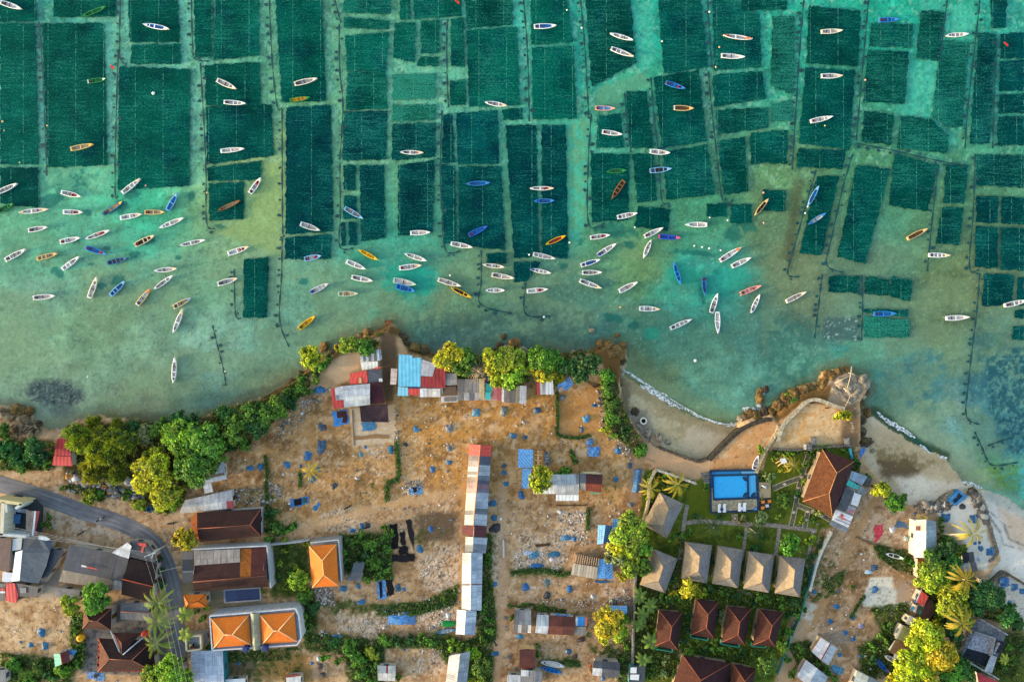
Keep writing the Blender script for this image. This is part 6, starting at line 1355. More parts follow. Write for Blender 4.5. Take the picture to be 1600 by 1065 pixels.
CROWN={'S':[lobes_crown(1.2,.9,5,420,.2,20+i) for i in range(4)],'M':[lobes_crown(2.5,1.7,10,1900,.25,30+i) for i in range(4)],'L':[lobes_crown(4.4,2.6,16,4800,.29,40+i) for i in range(4)],
         'X':[lobes_crown(6.4,3.4,26,9500,.33,50+i) for i in range(2)],'F':[lobes_crown(3.6,3.2,13,3600,.3,60+i,True) for i in range(3)]}
CR={'S':1.2,'M':2.5,'L':4.4,'X':6.4,'F':3.6}
tr=MB();tr.tube([(0,0,-.1),(.05,.02,.35),(.0,.05,.7),(.06,0,1.0)],[.16,.12,.1,.08],C(112,92,72),7)
for a in (0.3,2.3,4.4):tr.tube([(.02,.02,.62),(.18*math.cos(a),.18*math.sin(a),.85),(.42*math.cos(a),.42*math.sin(a),1.05)],[.08,.05,.03],C(112,92,72),5)
TRUNK=tr.mesh('trunk','wood')
TINT={'Y':(196,194,40),'L':(154,180,44),'G':(104,148,44),'D':(66,116,50),'P':(160,168,98),'F':(134,150,32),'B':(106,156,40)}  # crowns split Y west, G east put low sunlight into the tint
TNAME={'Y':'yellow','L':'lime green','G':'mid-green','D':'dark green','P':'pale grey-green','F':'feathery olive','B':'bright green'}
def tree(px,py,rpx,t,h=None,kind=None):
 r=rpx*S*.98
 k=kind or ('S' if r<1.75 else 'M' if r<3.4 else 'L' if r<5.4 else 'X')
 if t=='F':k='F'
 bush=r<2.3 and not h
 h=h or (r*.55 if bush else 2.2+r*.62)
 zc=LAND+(h*.45 if bush else h)
 b=P(px,py,zc+r*.3)
 me=random.choice(CROWN[k]);sc_=r/CR[k]
 tint=C(*TINT[t]);tint=tuple(c*random.uniform(.85,1.15) for c in tint)
 sz='small' if r<1.4 else 'medium' if r<2.6 else 'large' if r<4.6 else 'very large'
 if bush:
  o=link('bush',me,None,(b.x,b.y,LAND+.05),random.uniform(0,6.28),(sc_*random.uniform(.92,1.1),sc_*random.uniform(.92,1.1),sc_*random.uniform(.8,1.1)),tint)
  me.name='foliage'
  auto(o,px,py,f'{sz} {TNAME[t]} bush','bush','bushes around the village','green','bush')
 else:
  o=thing('tree',None,'tree',(b.x,b.y,LAND),None)
  link('trunk',TRUNK,o,(0,0,0),random.uniform(0,6),(max(1,r*.8),max(1,r*.8),h+r*.2))
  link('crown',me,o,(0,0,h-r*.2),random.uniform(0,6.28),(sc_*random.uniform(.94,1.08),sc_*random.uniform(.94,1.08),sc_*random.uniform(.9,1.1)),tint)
  auto(o,px,py,f'{sz} {TNAME[t]} tree','tree','broadleaf trees of the village','green','tree')
 return o
TREES="""125 682 24 F|158 698 30 F|188 690 27 F|150 735 22 F|182 738 20 F|145 660 14 F|186 664 14 F|208 672 15 D|226 680 17 P|276 682 27 L|316 690 33 G|300 726 33 G|333 716 22 G|278 658 18 D|250 668 18 G|300 662 16 D|232 742 33 Y|256 765 29 Y|242 718 22 Y|272 785 15 L|250 790 12 L|340 690 18 G
366 668 23 G|387 652 21 G|352 648 17 D|402 668 19 D|417 648 19 G|432 634 16 G|380 692 13 G|447 626 13 D|404 640 14 D|362 694 12 D|455 610 10 G|56 706 23 D|26 712 19 D|0 702 22 D|6 674 13 G|32 728 12 G|72 722 11 G|140 776 13 L|216 787 13 L|196 772 9 G|156 770 9 G|100 762 7 G|288 842 19 Y
484 557 19 Y|502 572 11 G|494 592 10 B|546 540 16 L|568 543 16 G|532 545 10 Y|482 612 9 G|468 608 11 G|440 640 14 G|456 632 10 D|470 592 9 G|512 562 9 G|631 606 12 L|704 558 24 Y|724 566 22 G|716 580 14 G|768 565 22 Y|792 563 24 L|812 570 18 L|800 592 20 L|780 590 16 Y|816 588 13 G|846 560 24 G|868 562 18 G|846 580 20 Y|868 590 15 Y|874 575 12 G|892 572 18 D|918 566 22 D|908 582 18 D|690 599 7 L|712 607 6 L|697 611 4 L
950 588 15 G|943 594 10 L|949 612 13 G|954 634 12 G|956 652 13 B|950 662 10 L|946 672 9 Y|960 680 7 L|974 674 10 D|1000 706 12 G|1004 698 8 G|845 748 22 Y|856 756 15 L|879 741 15 B|986 832 30 L|972 852 22 Y|1002 850 20 G|962 868 18 P|986 882 20 L|1004 884 16 G|972 900 10 Y|950 972 24 Y|942 990 16 Y|968 985 18 L|972 962 14 G
548 846 11 G|562 838 11 G|577 850 13 G|592 846 9 G|603 835 8 G|571 868 11 D|583 880 13 G|600 892 11 G|590 902 9 G|574 905 8 B|538 880 10 D|536 862 9 G|606 856 9 G|613 832 7 B|602 822 7 B
520 1002 12 D|546 1010 14 G|560 1030 15 G|580 1020 13 L|566 1052 13 G|600 1000 12 G|620 1000 11 D|641 1001 10 D|660 1000 11 G|676 1004 9 G|585 1040 10 G|530 1030 10 G|508 1026 9 B|684 1003 9 G|706 1007 11 L|722 1010 11 G|738 1022 14 L|752 1042 16 G|745 1064 15 L|730 1052 11 G|756 1000 9 G|766 984 8 B|762 968 8 G|752 950 9 G|764 872 8 G|755 840 6 G|620 1058 9 G|582 1062 9 G
467 906 17 L|476 930 14 G|490 950 12 D|470 962 11 G|482 975 9 G|462 885 8 L|430 824 13 G|424 800 11 D|420 842 9 G|446 830 8 G|458 824 7 G|150 933 25 B|108 945 16 L|122 966 11 G|118 986 8 G|123 1010 9 G|121 1036 8 G|128 998 6 G|130 1025 7 B|100 1046 14 B|20 1040 13 G|40 1052 13 G|60 1045 12 G|78 1055 11 D|45 1064 11 B|8 1056 9 G|268 1050 28 L|240 1062 22 L|288 1062 16 L|251 890 8 D|253 912 8 D|249 872 6 D
438 880 7 L|445 860 6 L|432 900 7 G|446 843 6 L|425 850 5 Y|478 850 6 Y|455 895 7 G|450 915 8 G|458 850 5 L|330 908 8 P|412 924 5 L|316 966 8 G|322 950 6 L|307 955 6 G|327 1010 6 B|72 818 8 G|76 806 6 G|48 794 5 G
1015 746 8 L|1040 743 8 G|1022 802 9 Y|1014 778 8 L|1018 812 7 L|1105 760 7 B|1028 748 8 Y|1226 782 14 G|1190 810 13 P|1202 746 10 P|1222 734 7 Y|1162 812 8 P|1235 850 17 B|1268 845 9 L|1155 838 8 G|1180 855 10 D|1190 838 7 D|1124 808 6 D|1088 806 7 D|1280 800 8 P|1255 812 6 L|1270 812 6 G|1066 835 8 G|1050 838 9 G|1078 830 7 B|1245 770 7 D|1262 725 7 G|1268 712 7 G|1282 700 7 G|1255 752 6 L|1250 735 6 G|1210 716 6 L|1235 708 6 L|1225 712 5 Y|1295 700 7 G|1320 704 7 B|1215 806 6 L
1074 920 16 Y|1094 926 12 L|1052 926 8 Y|1131 964 13 P|1108 918 9 D|1130 924 11 G|1150 930 9 D|1186 930 11 G|1200 936 9 G|1221 941 11 G|1240 941 9 D|1246 962 9 G|1230 986 11 G|1222 1012 13 L|1204 1016 9 G|1180 1020 8 G|1160 1019 9 D|1136 1014 9 G|1120 1012 11 B|1076 1021 12 B|1092 1031 8 G|1102 1016 8 D|1116 1000 7 G|1198 1040 17 G|1062 1036 8 G|1040 1030 9 P|1020 1036 8 G|1012 1052 9 G|1036 1052 9 P|1056 1052 8 G|1072 982 7 D|1076 962 7 D|1062 932 9 G|1040 938 11 G|1100 900 6 D|1158 880 6 D|1206 880 6 D|1260 890 8 D|1270 868 8 D|1252 920 8 D|1282 852 7 D|1112 875 6 D|1160 905 6 D|1210 905 5 D|1255 950 7 G|1205 960 7 D|1128 990 6 D|1070 1000 7 D|1176 940 7 D|1030 912 8 D|1048 905 7 D|1230 960 8 D|1090 1000 6 G|1170 1000 6 G|1216 985 8 G
1310 650 11 Y|1325 646 9 Y|1240 624 7 G|1190 701 8 L|1230 615 5 L|1378 765 16 Y|1394 772 9 L|1400 786 16 G|1410 778 9 G|1356 746 8 G|1338 722 8 D|1332 742 6 B|1346 746 6 B|1352 757 6 G
1455 902 24 L|1460 880 22 G|1486 880 20 D|1502 902 18 D|1522 925 20 D|1550 934 24 D|1576 960 20 D|1592 976 12 D|1490 935 26 L|1502 962 22 G|1480 857 18 D|1500 858 12 G|1474 840 9 G|1470 915 20 L|1476 900 16 L|1526 950 16 D|1466 955 14 G|1490 985 18 D|1480 965 12 D|1512 940 14 G
1450 1000 30 Y|1424 1042 30 Y|1470 1028 30 Y|1446 1062 30 Y|1486 1056 22 G|1460 976 15 Y|1502 1040 18 D|1520 1052 15 D|1506 1012 14 D|1400 1058 16 Y|1436 978 12 Y|1440 1022 22 Y
1576 1010 9 G|1582 1032 10 G|1562 1026 9 L|1568 1042 8 G|1595 1010 8 D|1255 1020 9 G|1276 1036 8 G|1292 1049 9 G|1246 1008 7 G|1304 1062 8 G|1362 1010 10 G|1374 992 9 G|1366 1030 9 D|1390 980 9 G|1384 1004 9 G|1412 872 6 G|1426 880 7 G|1425 840 6 G|1452 826 6 G|1470 826 7 G|1468 812 7 G|1376 870 5 G|1332 915 5 G|1238 1050 9 G|1230 1030 8 G|820 945 6 G|850 948 6 G|842 950 5 G|798 946 5 G|800 965 6 G|841 1008 5 G|840 1020 6 G|968 1050 7 G|972 1030 6 G|980 1010 6 G|976 990 7 B|895 712 5 G|900 722 5 D"""
for rec in TREES.replace('\n','|').split('|'):
 f=rec.split()
 tree(float(f[0]),float(f[1]),float(f[2]),f[3])
def palm_crown(seed,n=16,L=3.8,wide=False):
 rs=random.Random(seed);p,nr,ax,sz,col=[],[],[],[],[]
 for i in range(n):
  a=i*2.399+rs.uniform(-.2,.2);el=rs.uniform(.05,.75);ln=L*rs.uniform(.8,1.1);tone=rs.uniform(.65,1.2)
  pt=Vector((0,0,0));ang=el
  m=26
  for j in range(m):
   d=Vector((math.cos(a)*math.cos(ang),math.sin(a)*math.cos(ang),math.sin(ang)))
   pt=pt+d*ln/m;ang-=.062
   if j<2:continue
   sdv=Vector((-math.sin(a),math.cos(a),0));upv=sdv.cross(d)
   w=.36*math.sin(math.pi*(j+1.5)/(m+2))**.7
   for s in (1,-1):
    lf=(sdv*s*(.85 if not wide else 1)+d*(.65 if not wide else .2)-Vector((0,0,.28))).normalized()
    p.append(pt+lf*w*.55);ax.append(lf);nr.append((upv+sdv*s*.35).normalized());sz.append(w*.62);col.append(tone*rs.uniform(.8,1.2))
   p.append(pt);ax.append(d);nr.append(upv);sz.append(ln/m*1.3);col.append(tone*1.2)
 V,F=leaf_quads(np.array(p),np.array(nr),np.array(sz),.24,np.array(ax))
 c=np.repeat(np.array(col),4)[:,None]*np.array([1,1,1])
 return mesh_arrays('crown',V,F,c,M['leaf'])
def banana_crown(seed,n=9):
 rs=random.Random(seed);V,F,c=[],[],[]
 for i in range(n):
  a=i*2.399+rs.uniform(-.3,.3);L=rs.uniform(1.6,2.3);ang=rs.uniform(.3,.9);p=Vector((0,0,0));sd=Vector((-math.sin(a),math.cos(a),0));o=len(V);tone=rs.uniform(.6,1.3)
  for j in range(8):
   t=j/7;w=.36*math.sin(math.pi*(.06+.92*t))**.7
   V+=[tuple(p+sd*w-Vector((0,0,w*.35))),tuple(p),tuple(p-sd*w-Vector((0,0,w*.35)))];c+=[(tone*.9,)*3,(tone*1.35,)*3,(tone*.9,)*3]
   p=p+Vector((math.cos(a)*math.cos(ang),math.sin(a)*math.cos(ang),math.sin(ang)))*L/7;ang-=.22
  for j in range(7):F+=[(o+3*j,o+3*j+1,o+3*j+4,o+3*j+3),(o+3*j+1,o+3*j+2,o+3*j+5,o+3*j+4)]
 return mesh_arrays('crown',np.array(V),np.array(F),np.array(c),M['leaf'])
PALMS=[palm_crown(i) for i in range(3)];BANANA=[banana_crown(9+i) for i in range(3)]
def palm(px,py,sc_,tint,h,base=None,label='',cat='palm tree',name='palm_tree',crowns=PALMS):
 c=P(px,py,LAND+h);b=P(*base,LAND) if base else Vector((c.x+random.uniform(-.4,.4),c.y+random.uniform(-.4,.4),LAND))
 o=thing(name,label,cat,(b.x,b.y,LAND))
 m=MB();d=c-b;r=.17 if name=='palm_tree' else .1
 m.tube([b-Vector((0,0,.1)),b+d*.33+Vector((0,0,.05*h)),b+d*.7+Vector((0,0,.04*h)),c],[r*1.5,r*1.1,r,r*.9],C(190,176,150),8);m.build('trunk','wood',o)
 k=random.choice(crowns)
 link('crown',k,o,c-b,random.uniform(0,6),sc_,C(*tint))
YP=(192,176,42);GP=(132,158,48)
palm(1520,833,1.15,YP,8.5,(1466,834),'golden palm leaning far over the right-hand terrace from the pale long house')
palm(1507,905,1.1,(200,172,50),8,(1494,900),'golden palm above the dark eastern grove near the black shed roofs')
palm(1503,974,1.15,(190,168,40),8.5,None,'yellow palm standing in the grove beside the ruined concrete building')
palm(247,942,1.15,GP,7,None,'roadside palm farthest up the lane beside the maroon tiled house')
palm(246,970,1.15,(128,154,44),7,None,'roadside palm in the middle of the three along the lane')
palm(245,1004,1.1,(120,148,44),7,None,'roadside palm lowest of the three, next to the red water tank')
palm(290,960,1.15,(140,158,48),3.5,None,'banana plant by the road next to the little orange roof','banana plant','banana_plant',BANANA)
palm(290,990,1.15,(140,158,48),3.5,None,'banana plant by the road above the roof terrace','banana plant','banana_plant',BANANA)
palm(485,735,.78,(214,190,44),3,None,'short yellow palm alone among blue tarps in the western field')
palm(1059,756,.95,YP,6,None,'golden palm on the lawn corner nearest the swimming pool')
palm(1018,763,.8,(196,180,48),5,None,'yellow-green palm against the western resort wall')
palm(1115,824,.75,(70,90,40),3,None,'small dark palm on the bed between pool and thatched row');palm(1180,832,.7,(66,84,40),3,None,'small dark palm on the lawn below the poolside path');palm(1240,727,.7,(186,172,50),2.4,None,'low yellow palm beside the garden path near the daybed')
palm(1095,812,.5,(80,100,40),2,None,'tiny palm on the lawn strip below the pool deck')
for i,(x,y,l) in enumerate([(1000,930,'banana plant in the corner below the askew thatched bungalow'),(1016,945,'banana plant just left of the first red tiled roof ridge'),(1005,960,'banana plant by the boundary wall, third from the top'),(998,976,'banana plant hugging the boundary wall beside the path'),(1017,1002,'largest banana plant beside the first red tiled bungalow'),(1006,1030,'small banana plant above the white rooftop cabin')]):
 palm(x,y,1.1 if i != 4 else 1.4,(110,136,44),2.6,None,l,'banana plant','banana_plant',BANANA)
palm(1570,1030,.8,(150,160,50),2.6,None,'banana plant on the garden lawn at the lower right','banana plant','banana_plant',BANANA)
# dead tree on the shore
r=thing('dead_tree','bare pale dead tree among the shoreline trees above the patched row','tree',P(745,585))
m=MB();b=P(742,590,LAND);top=P(745,580,5.5);m.tube([b,lerp(b,top,.5),top],[.22,.16,.12],C(200,182,150),7);m.build('trunk','wood',r)
m=MB()
for i in range(30):
 a=i*2.4;l=random.uniform(1.5,3.6);e=top+Vector((math.cos(a)*l,math.sin(a)*l*.9,random.uniform(-.6,1.2)));mid=lerp(top,e,.5)+Vector((random.uniform(-.3,.3),random.uniform(-.3,.3),.2));m.tube([top,mid,e],[.08,.055,.03],C(206,188,156),4)
 for k in range(3):
  q=lerp(mid,e,random.random());m.tube([q,q+Vector((random.uniform(-.8,.8),random.uniform(-.8,.8),random.uniform(0,.5)))],[.04,.02],C(206,188,156),4)
m.build('branch_spread','wood',r)
# blossoms on flowering trees belong to their crowns; low growth is one sheet per patch
def in_poly(n,poly):
 p=np.array(poly);lo,hi=p.min(0),p.max(0);out=[]
 while sum(len(a) for a in out)<n:
  q=RS.uniform(lo,hi,(n*2,2));q=q[sdf(q[:,0],q[:,1],poly)>0]
  q=q[fbm(q[:,0]/10,q[:,1]/10,91,5,.65)+RS.uniform(-.1,.1,len(q))>.47]
  out.append(q)
  if len(out)>30:break
 return np.concatenate(out)[:n]
def cover(polys,dens,tints,zmax=.5,leaf=.2,name='ground_cover'):
 p2,cc=[],[]
 for poly in polys:
  a=abs(sum(poly[i][0]*poly[(i+1) % len(poly)][1]-poly[(i+1) % len(poly)][0]*poly[i][1] for i in range(len(poly))))/2
  q=in_poly(max(20,int(a*dens)),poly);p2.append(q)
 q=np.concatenate(p2);n=len(q)
 h=fbm(q[:,0]/6,q[:,1]/6,95,3);z=LAND+.04+RS.uniform(0,1,n)*zmax*np.clip((h-.3)*2.5,.15,1.2)
 k=S*(HC-z)/HC
 p=np.stack([(q[:,0]-800)*k,(532.5-q[:,1])*k,z],-1)
 V,F=leaf_quads(p,RS.normal(size=(n,3))*.55+np.array([0,0,.8]),leaf*RS.uniform(.5,1.3,n),.6)
 t=np.array([C(*c) for c in tints])[RS.randint(0,len(tints),n)]*np.exp(RS.normal(0,.3,(n,1)))*np.clip(.4+h[:,None],.5,1.2)
 o=bpy.data.objects.new(name,mesh_arrays(name,V,F,np.repeat(t,4,0),M['leaf']));COL.objects.link(o);o['kind']='stuff'
 return o
cover([[(475,985),(600,1000),(690,999),(725,1002),(770,985),(770,1070),(720,1070),(685,1012),(600,1012),(600,1070),(545,1070),(540,1022),(480,1015)],[(585,945),(660,940),(715,912),(712,945),(660,958),(588,962)],[(530,836),(612,832),(612,905),(560,905),(530,880)],
       [(415,785),(432,800),(432,835),(412,832)],[(470,920),(490,930),(500,1000),(480,1010),(465,960)],[(745,830),(770,835),(768,900),(775,960),(775,1000),(745,1000)],[(0,1020),(60,1025),(120,1035),(110,1070),(0,1070)],[(110,950),(130,960),(130,1045),(110,1045)]],
      .9,[(74,108,36),(96,128,44),(52,84,30),(130,150,56)],.6)
cover([[(1360,950),(1420,940),(1410,1000),(1420,1045),(1350,1070),(1340,1010),(1380,990)],[(1370,850),(1420,860),(1430,900),(1400,890),(1372,868)],[(1230,1005),(1265,1000),(1300,1060),(1250,1045)],[(1290,905),(1320,890),(1310,925),(1270,940)],[(790,945),(830,942),(905,955),(900,960),(830,952)],[(940,1000),(985,990),(985,1065),(965,1065)],[(350,1018),(470,1010),(465,1030),(352,1035)],[(1500,985),(1600,990),(1600,1070),(1560,1060)]],
      .9,[(80,108,38),(104,130,48),(60,88,32),(140,150,60)],.45)
cover([[(1010,735),(1085,750),(1075,765),(1012,790)],[(1200,704),(1275,697),(1262,708),(1200,713)],[(1270,700),(1282,700),(1268,735),(1262,735)],[(1060,905),(1250,930),(1245,960),(1060,945)],[(1060,1000),(1200,1015),(1195,1040),(1055,1025)],[(1285,830),(1300,830),(1250,960),(1235,955)],[(995,905),(1060,900),(1055,1060),(990,1060)],[(1066,905),(1110,915),(1100,1000),(1066,990)],[(1060,838),(1074,838),(1060,905),(1040,925)],[(1186,738),(1196,740),(1190,800),(1184,800)]],
      .95,[(84,118,40),(116,142,44),(58,90,34),(164,168,52),(96,128,42)],.8)
cover([[(440,608),(470,590),(500,566),(560,530),(598,518),(590,545),(530,552),(500,585),(450,640)],[(700,556),(930,548),(930,585),(700,600)],[(936,585),(960,585),(985,660),(1008,695),(998,712),(950,670)],[(100,690),(330,670),(340,720),(270,790),(110,740)],[(0,690),(85,690),(82,735),(0,735)],[(330,640),(430,620),(460,620),(400,690),(340,712)],[(105,755),(170,768),(160,785),(110,768)],[(200,780),(270,795),(260,806),(210,795)],[(1440,820),(1500,845),(1530,900),(1600,985),(1540,965),(1440,1000),(1440,880)],[(1330,700),(1345,720),(1340,760),(1325,730)]],
      1.1,[(72,104,36),(102,128,44),(54,82,32),(160,160,52)],.7)
def hedge(pts,w,label,tint=(74,108,36)):
 q=smooth_line(pts,6);ps=[]
 for (x0,y0),(x1,y1) in zip(q[:-1],q[1:]):
  l=math.hypot(x1-x0,y1-y0)
  for _ in range(int(l*16)+1):
   t=random.random();ps.append((x0+(x1-x0)*t+random.gauss(0,w*.33),y0+(y1-y0)*t+random.gauss(0,w*.33)))
 a=np.array(ps);n=len(a);z=LAND+.05+RS.uniform(0,.55,n);k=S*(HC-z)/HC
 p=np.stack([(a[:,0]-800)*k,(532.5-a[:,1])*k,z],-1)
 V,F=leaf_quads(p,RS.normal(size=(n,3))*.6+np.array([0,0,.7]),.19*RS.uniform(.5,1.3,n),.6)
 t=np.array(C(*tint))*np.exp(RS.normal(0,.35,(n,1)))
 c=p.mean(0);c[2]=LAND
 o=bpy.data.objects.new('hedge',mesh_arrays('hedge',V-c,F,np.repeat(t,4,0),M['leaf']));COL.objects.link(o);o.location=c
 tag(o,label,'hedge')
hedge([(870,612),(871,660),(872,679),(900,684),(922,680)],4,'low green hedge fencing the drying plot by the eastern cliff')
hedge([(619,690),(622,745),(606,754),(605,782)],6,'crooked low hedge running inland from the pale drying pad')
hedge([(415,713),(417,745),(415,757),(418,780)],4,'broken low hedge right of two blue tarps in the western field');hedge([(469,738),(469,760)],4,'short tuft hedge beside the short yellow palm')
hedge([(800,894),(845,890),(878,898),(892,893)],5,'low hedge line between rubble heaps and the wooden slat shed');hedge([(892,702),(896,722)],4,'short hedge by the pale sand patch above the pale house');hedge([(919,793),(918,828)],4,'short vertical hedge beside the broken white rubble')
hedge([(880,1031),(906,1040)],4,'low weedy hedge beside the covered canoe near the bottom edge');hedge([(1368,853),(1378,862),(1424,872)],5,'low hedge under the pale drying ground beside the long white house');hedge([(640,960),(690,942),(714,925)],7,'thick creeper bank above the long checked tarp')
hedge([(430,835),(445,828),(462,818)],6,'short hedge beside the lane right of the maroon tiled house');hedge([(1329,965),(1341,945),(1351,930)],4,'short hedge edging the white drying patch in the eastern field')
# ------------------------------------------------------------------ rubble and rocks
def rubble(polys,dens,tints,size=.22):
 q=np.concatenate([in_poly(max(12,int(abs(sum(p[i][0]*p[(i+1) % len(p)][1]-p[(i+1) % len(p)][0]*p[i][1] for i in range(len(p))))/2*dens)),p) for p in polys]);n=len(q)
 s=size*np.exp(RS.normal(0,.45,n));z=np.full(n,LAND);k=S*(HC-z)/HC
 c=np.stack([(q[:,0]-800)*k,(532.5-q[:,1])*k,z+s*.2],-1)
 base=np.array([(-1,-1,-1),(1,-1,-1),(1,1,-1),(-1,1,-1),(-.7,-.7,1),(.7,-.7,1),(.7,.7,1),(-.7,.7,1)],float)
 V=base[None]*(1+RS.uniform(-.3,.3,(n,8,3)))*s[:,None,None]*np.array([1,.75,.5]);a=RS.uniform(0,6.28,n);ca,sa=np.cos(a)[:,None],np.sin(a)[:,None]
 V=np.stack([V[...,0]*ca-V[...,1]*sa,V[...,0]*sa+V[...,1]*ca,V[...,2]],-1)+c[:,None]
 f=np.array([(4,5,6,7),(0,1,5,4),(1,2,6,5),(2,3,7,6),(3,0,4,7)])
 F=(f[None]+8*np.arange(n)[:,None,None]).reshape(-1,4)
 t=np.array([C(*x) for x in tints])[RS.randint(0,len(tints),n)]*RS.uniform(.6,1.2,(n,1))
 o=bpy.data.objects.new('rubble',mesh_arrays('rubble',V.reshape(-1,3),F,np.repeat(t,8,0),M['plain']));COL.objects.link(o);o['kind']='stuff'
WR=[(236,230,222),(214,200,184),(180,164,150),(240,236,232),(120,104,92)]
rubble([[(540,985),(600,945),(640,960),(590,992)],[(690,940),(728,915),(728,980),(690,988)],[(655,955),(690,950),(690,985),(650,980)],[(660,880),(700,870),(690,905),(655,900)],[(870,795),(920,800),(918,850),(870,840)],[(800,862),(890,865),(870,893),(800,890)],[(488,915),(525,918),(525,945),(492,945)],[(490,985),(560,990),(560,1005),(495,1000)],[(645,1015),(700,1012),(690,1022),(645,1022)],[(825,935),(900,935),(985,930),(985,960),(900,950)]],.13,WR,.09)
rubble([[(615,633),(624,633),(624,700),(616,700)],[(932,610),(942,610),(946,680),(938,680)],[(440,650),(500,600),(520,610),(470,660),(430,690)],[(630,750),(662,750),(650,776),(628,775)],[(410,745),(440,760),(445,778),(420,775)],[(945,672),(1000,700),(985,720),(950,690)],[(330,765),(440,760),(440,790),(380,790)]],.13,[(190,180,166),(160,148,134),(120,110,98),(214,206,194),(106,108,112)],.13)
rubble([[(450,700),(730,690),(720,830),(450,830)],[(780,790),(1000,780),(985,1060),(780,1060)],[(490,900),(720,900),(720,1060),(490,1060)],[(0,930),(120,930),(120,1040),(0,1040)],[(1240,820),(1440,790),(1430,1050),(1240,1050)],[(630,620),(940,610),(940,700),(630,700)],[(350,680),(480,640),(480,800),(350,780)]],.012,[(236,234,230),(200,190,178),(120,110,100),(90,130,180),(226,222,216)],.09)
rubble([[(105,738),(200,745),(225,778),(180,776),(110,752)]],.45,[(160,158,156),(110,108,106),(206,206,204),(70,72,78),(214,150,60)],.3)
rubble([[(1430,785),(1475,785),(1500,765),(1480,795),(1440,800)],[(1516,765),(1530,775),(1545,812),(1538,815),(1520,785)]],.6,[(190,182,170),(130,122,112),(96,88,80)],.3)
def rock_mesh(seed,tint,rough=.62):
 rs=np.random.RandomState(seed);na,nb=30,17;V,F=[],[]
 for j in range(nb+1):
  ph=math.pi*(j/nb-.5)
  for i in range(na):
   th=2*math.pi*i/na;d=np.array([math.cos(ph)*math.cos(th),math.cos(ph)*math.sin(th),math.sin(ph)])
   n=float(fbm(np.array([d[0]*1.4+d[2]+seed*3.1]),np.array([d[1]*1.4-d[2]+seed]),seed,5,.72)[0]);n2=float(vnoise(np.array([d[0]*4+seed]),np.array([d[1]*4+d[2]*3]),seed)[0])
   V.append(d*(1+rough*2*(n-.5)+.4*abs(n2-.5))*np.array([1,1,.8]))
 for j in range(nb):
  for i in range(na):F.append([j*na+i,j*na+(i+1) % na,(j+1)*na+(i+1) % na,(j+1)*na+i])
 V=np.array(V);rr=np.linalg.norm(V*[1,1,1.25],axis=1,keepdims=True)
 c=np.array(C(*tint))*np.clip(.25+1.6*(rr-.55),.22,1.5)*np.exp(rs.normal(0,.16,(len(V),1)))  # crevices darkened in the vertex colour, shade painted in
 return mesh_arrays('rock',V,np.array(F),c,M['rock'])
ROCKM={'b':[rock_mesh(i,(112,88,54)) for i in range(4)],'g':[rock_mesh(5+i,(142,130,114)) for i in range(4)],'d':[rock_mesh(9+i,(84,72,58)) for i in range(3)]}
ROCKS="""507 541 8 b .2|575 522 8 b .2|590 527 9 b .4|600 520 6 b .3|625 531 10 d .4|618 522 7 b .2|563 526 6 d .1|636 540 8 d .6|648 545 8 b .9|663 550 7 d .7|804 538 9 b .2|816 549 7 g .3|783 542 7 d .1|821 557 6 d .5|792 545 6 g .2|787 526 5 d -.2|797 548 6 g .4|770 548 5 d .1|925 516 4 g .0|965 524 4 b .0|972 542 7 b .4|946 548 12 b .9|960 552 14 b 1.1|972 562 8 d .4|958 572 12 b 1.0|968 583 7 g .4|968 600 5 d .5|865 552 6 d .3|905 552 7 d .3|897 552 5 g .1
1187 612 6 b .1|1188 622 8 b .2|1196 608 5 d .0|1165 651 9 b .4|1173 646 7 b .5|1158 654 6 g .3|1182 651 8 b .6|1195 644 8 d .4|1205 642 7 b .6|1190 650 6 d .3|1215 634 9 b .8|1228 624 9 b .9|1240 615 8 b 1.0|1256 612 10 b 1.1|1266 608 9 b 1.0|1248 620 7 d 1.0|1287 598 10 b 1.0|1297 590 11 b 1.2|1310 583 9 b 1.1|1322 580 7 b .7|1318 598 15 g 1.3|1332 604 14 g 1.3|1345 598 12 g 1.2|1338 615 13 g 1.1|1306 612 11 g 1.2|1322 622 11 g 1.2|1350 610 8 d .5|1342 632 10 d .7|1335 645 9 d 1.0|1345 655 8 d .6|1355 645 6 b .2|1338 668 8 d 1.1|1352 690 9 d .7|1346 675 7 d .7|1363 704 4 g .6|1330 660 8 g 1.3
991 643 7 d .3|999 665 7 g .5|970 646 5 d .7|973 662 8 g .9|980 672 7 g 1.0|966 632 5 g .9|1043 690 5 g .7|1030 684 7 g .9|1012 676 6 g .9|28 642 12 b .4|46 643 7 b .3|16 662 11 g .9|32 668 9 g 1.0|46 664 7 d .8|36 682 8 g 1.2|52 676 7 g .9|6 650 9 d .9|22 682 7 d 1.3|60 662 5 d .2|1520 768 8 d .9|1518 780 7 d 1.2|1528 776 6 g .9|1524 790 7 d 1.4|1534 797 6 d 1.4|1512 775 5 g 1.0|660 545 6 b .5|940 540 7 b .8|520 552 6 d .6|488 572 7 d .5|470 584 6 d .5|455 596 6 d .5|1402 776 5 g .9"""
for rec in ROCKS.replace('\n','|').split('|'):
 f=rec.split();x,y,r_,z=float(f[0]),float(f[1]),float(f[2])*S,float(f[4])
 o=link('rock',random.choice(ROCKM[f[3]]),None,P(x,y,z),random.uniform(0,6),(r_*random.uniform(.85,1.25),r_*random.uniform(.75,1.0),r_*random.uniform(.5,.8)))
 auto(o,x,y,{'b':'rough golden brown','g':'rough pale grey','d':'rough dark brown'}[f[3]]+(' boulder' if r_>1.1 else ' rock'),'rock','rocks along the shore','rock','rock')
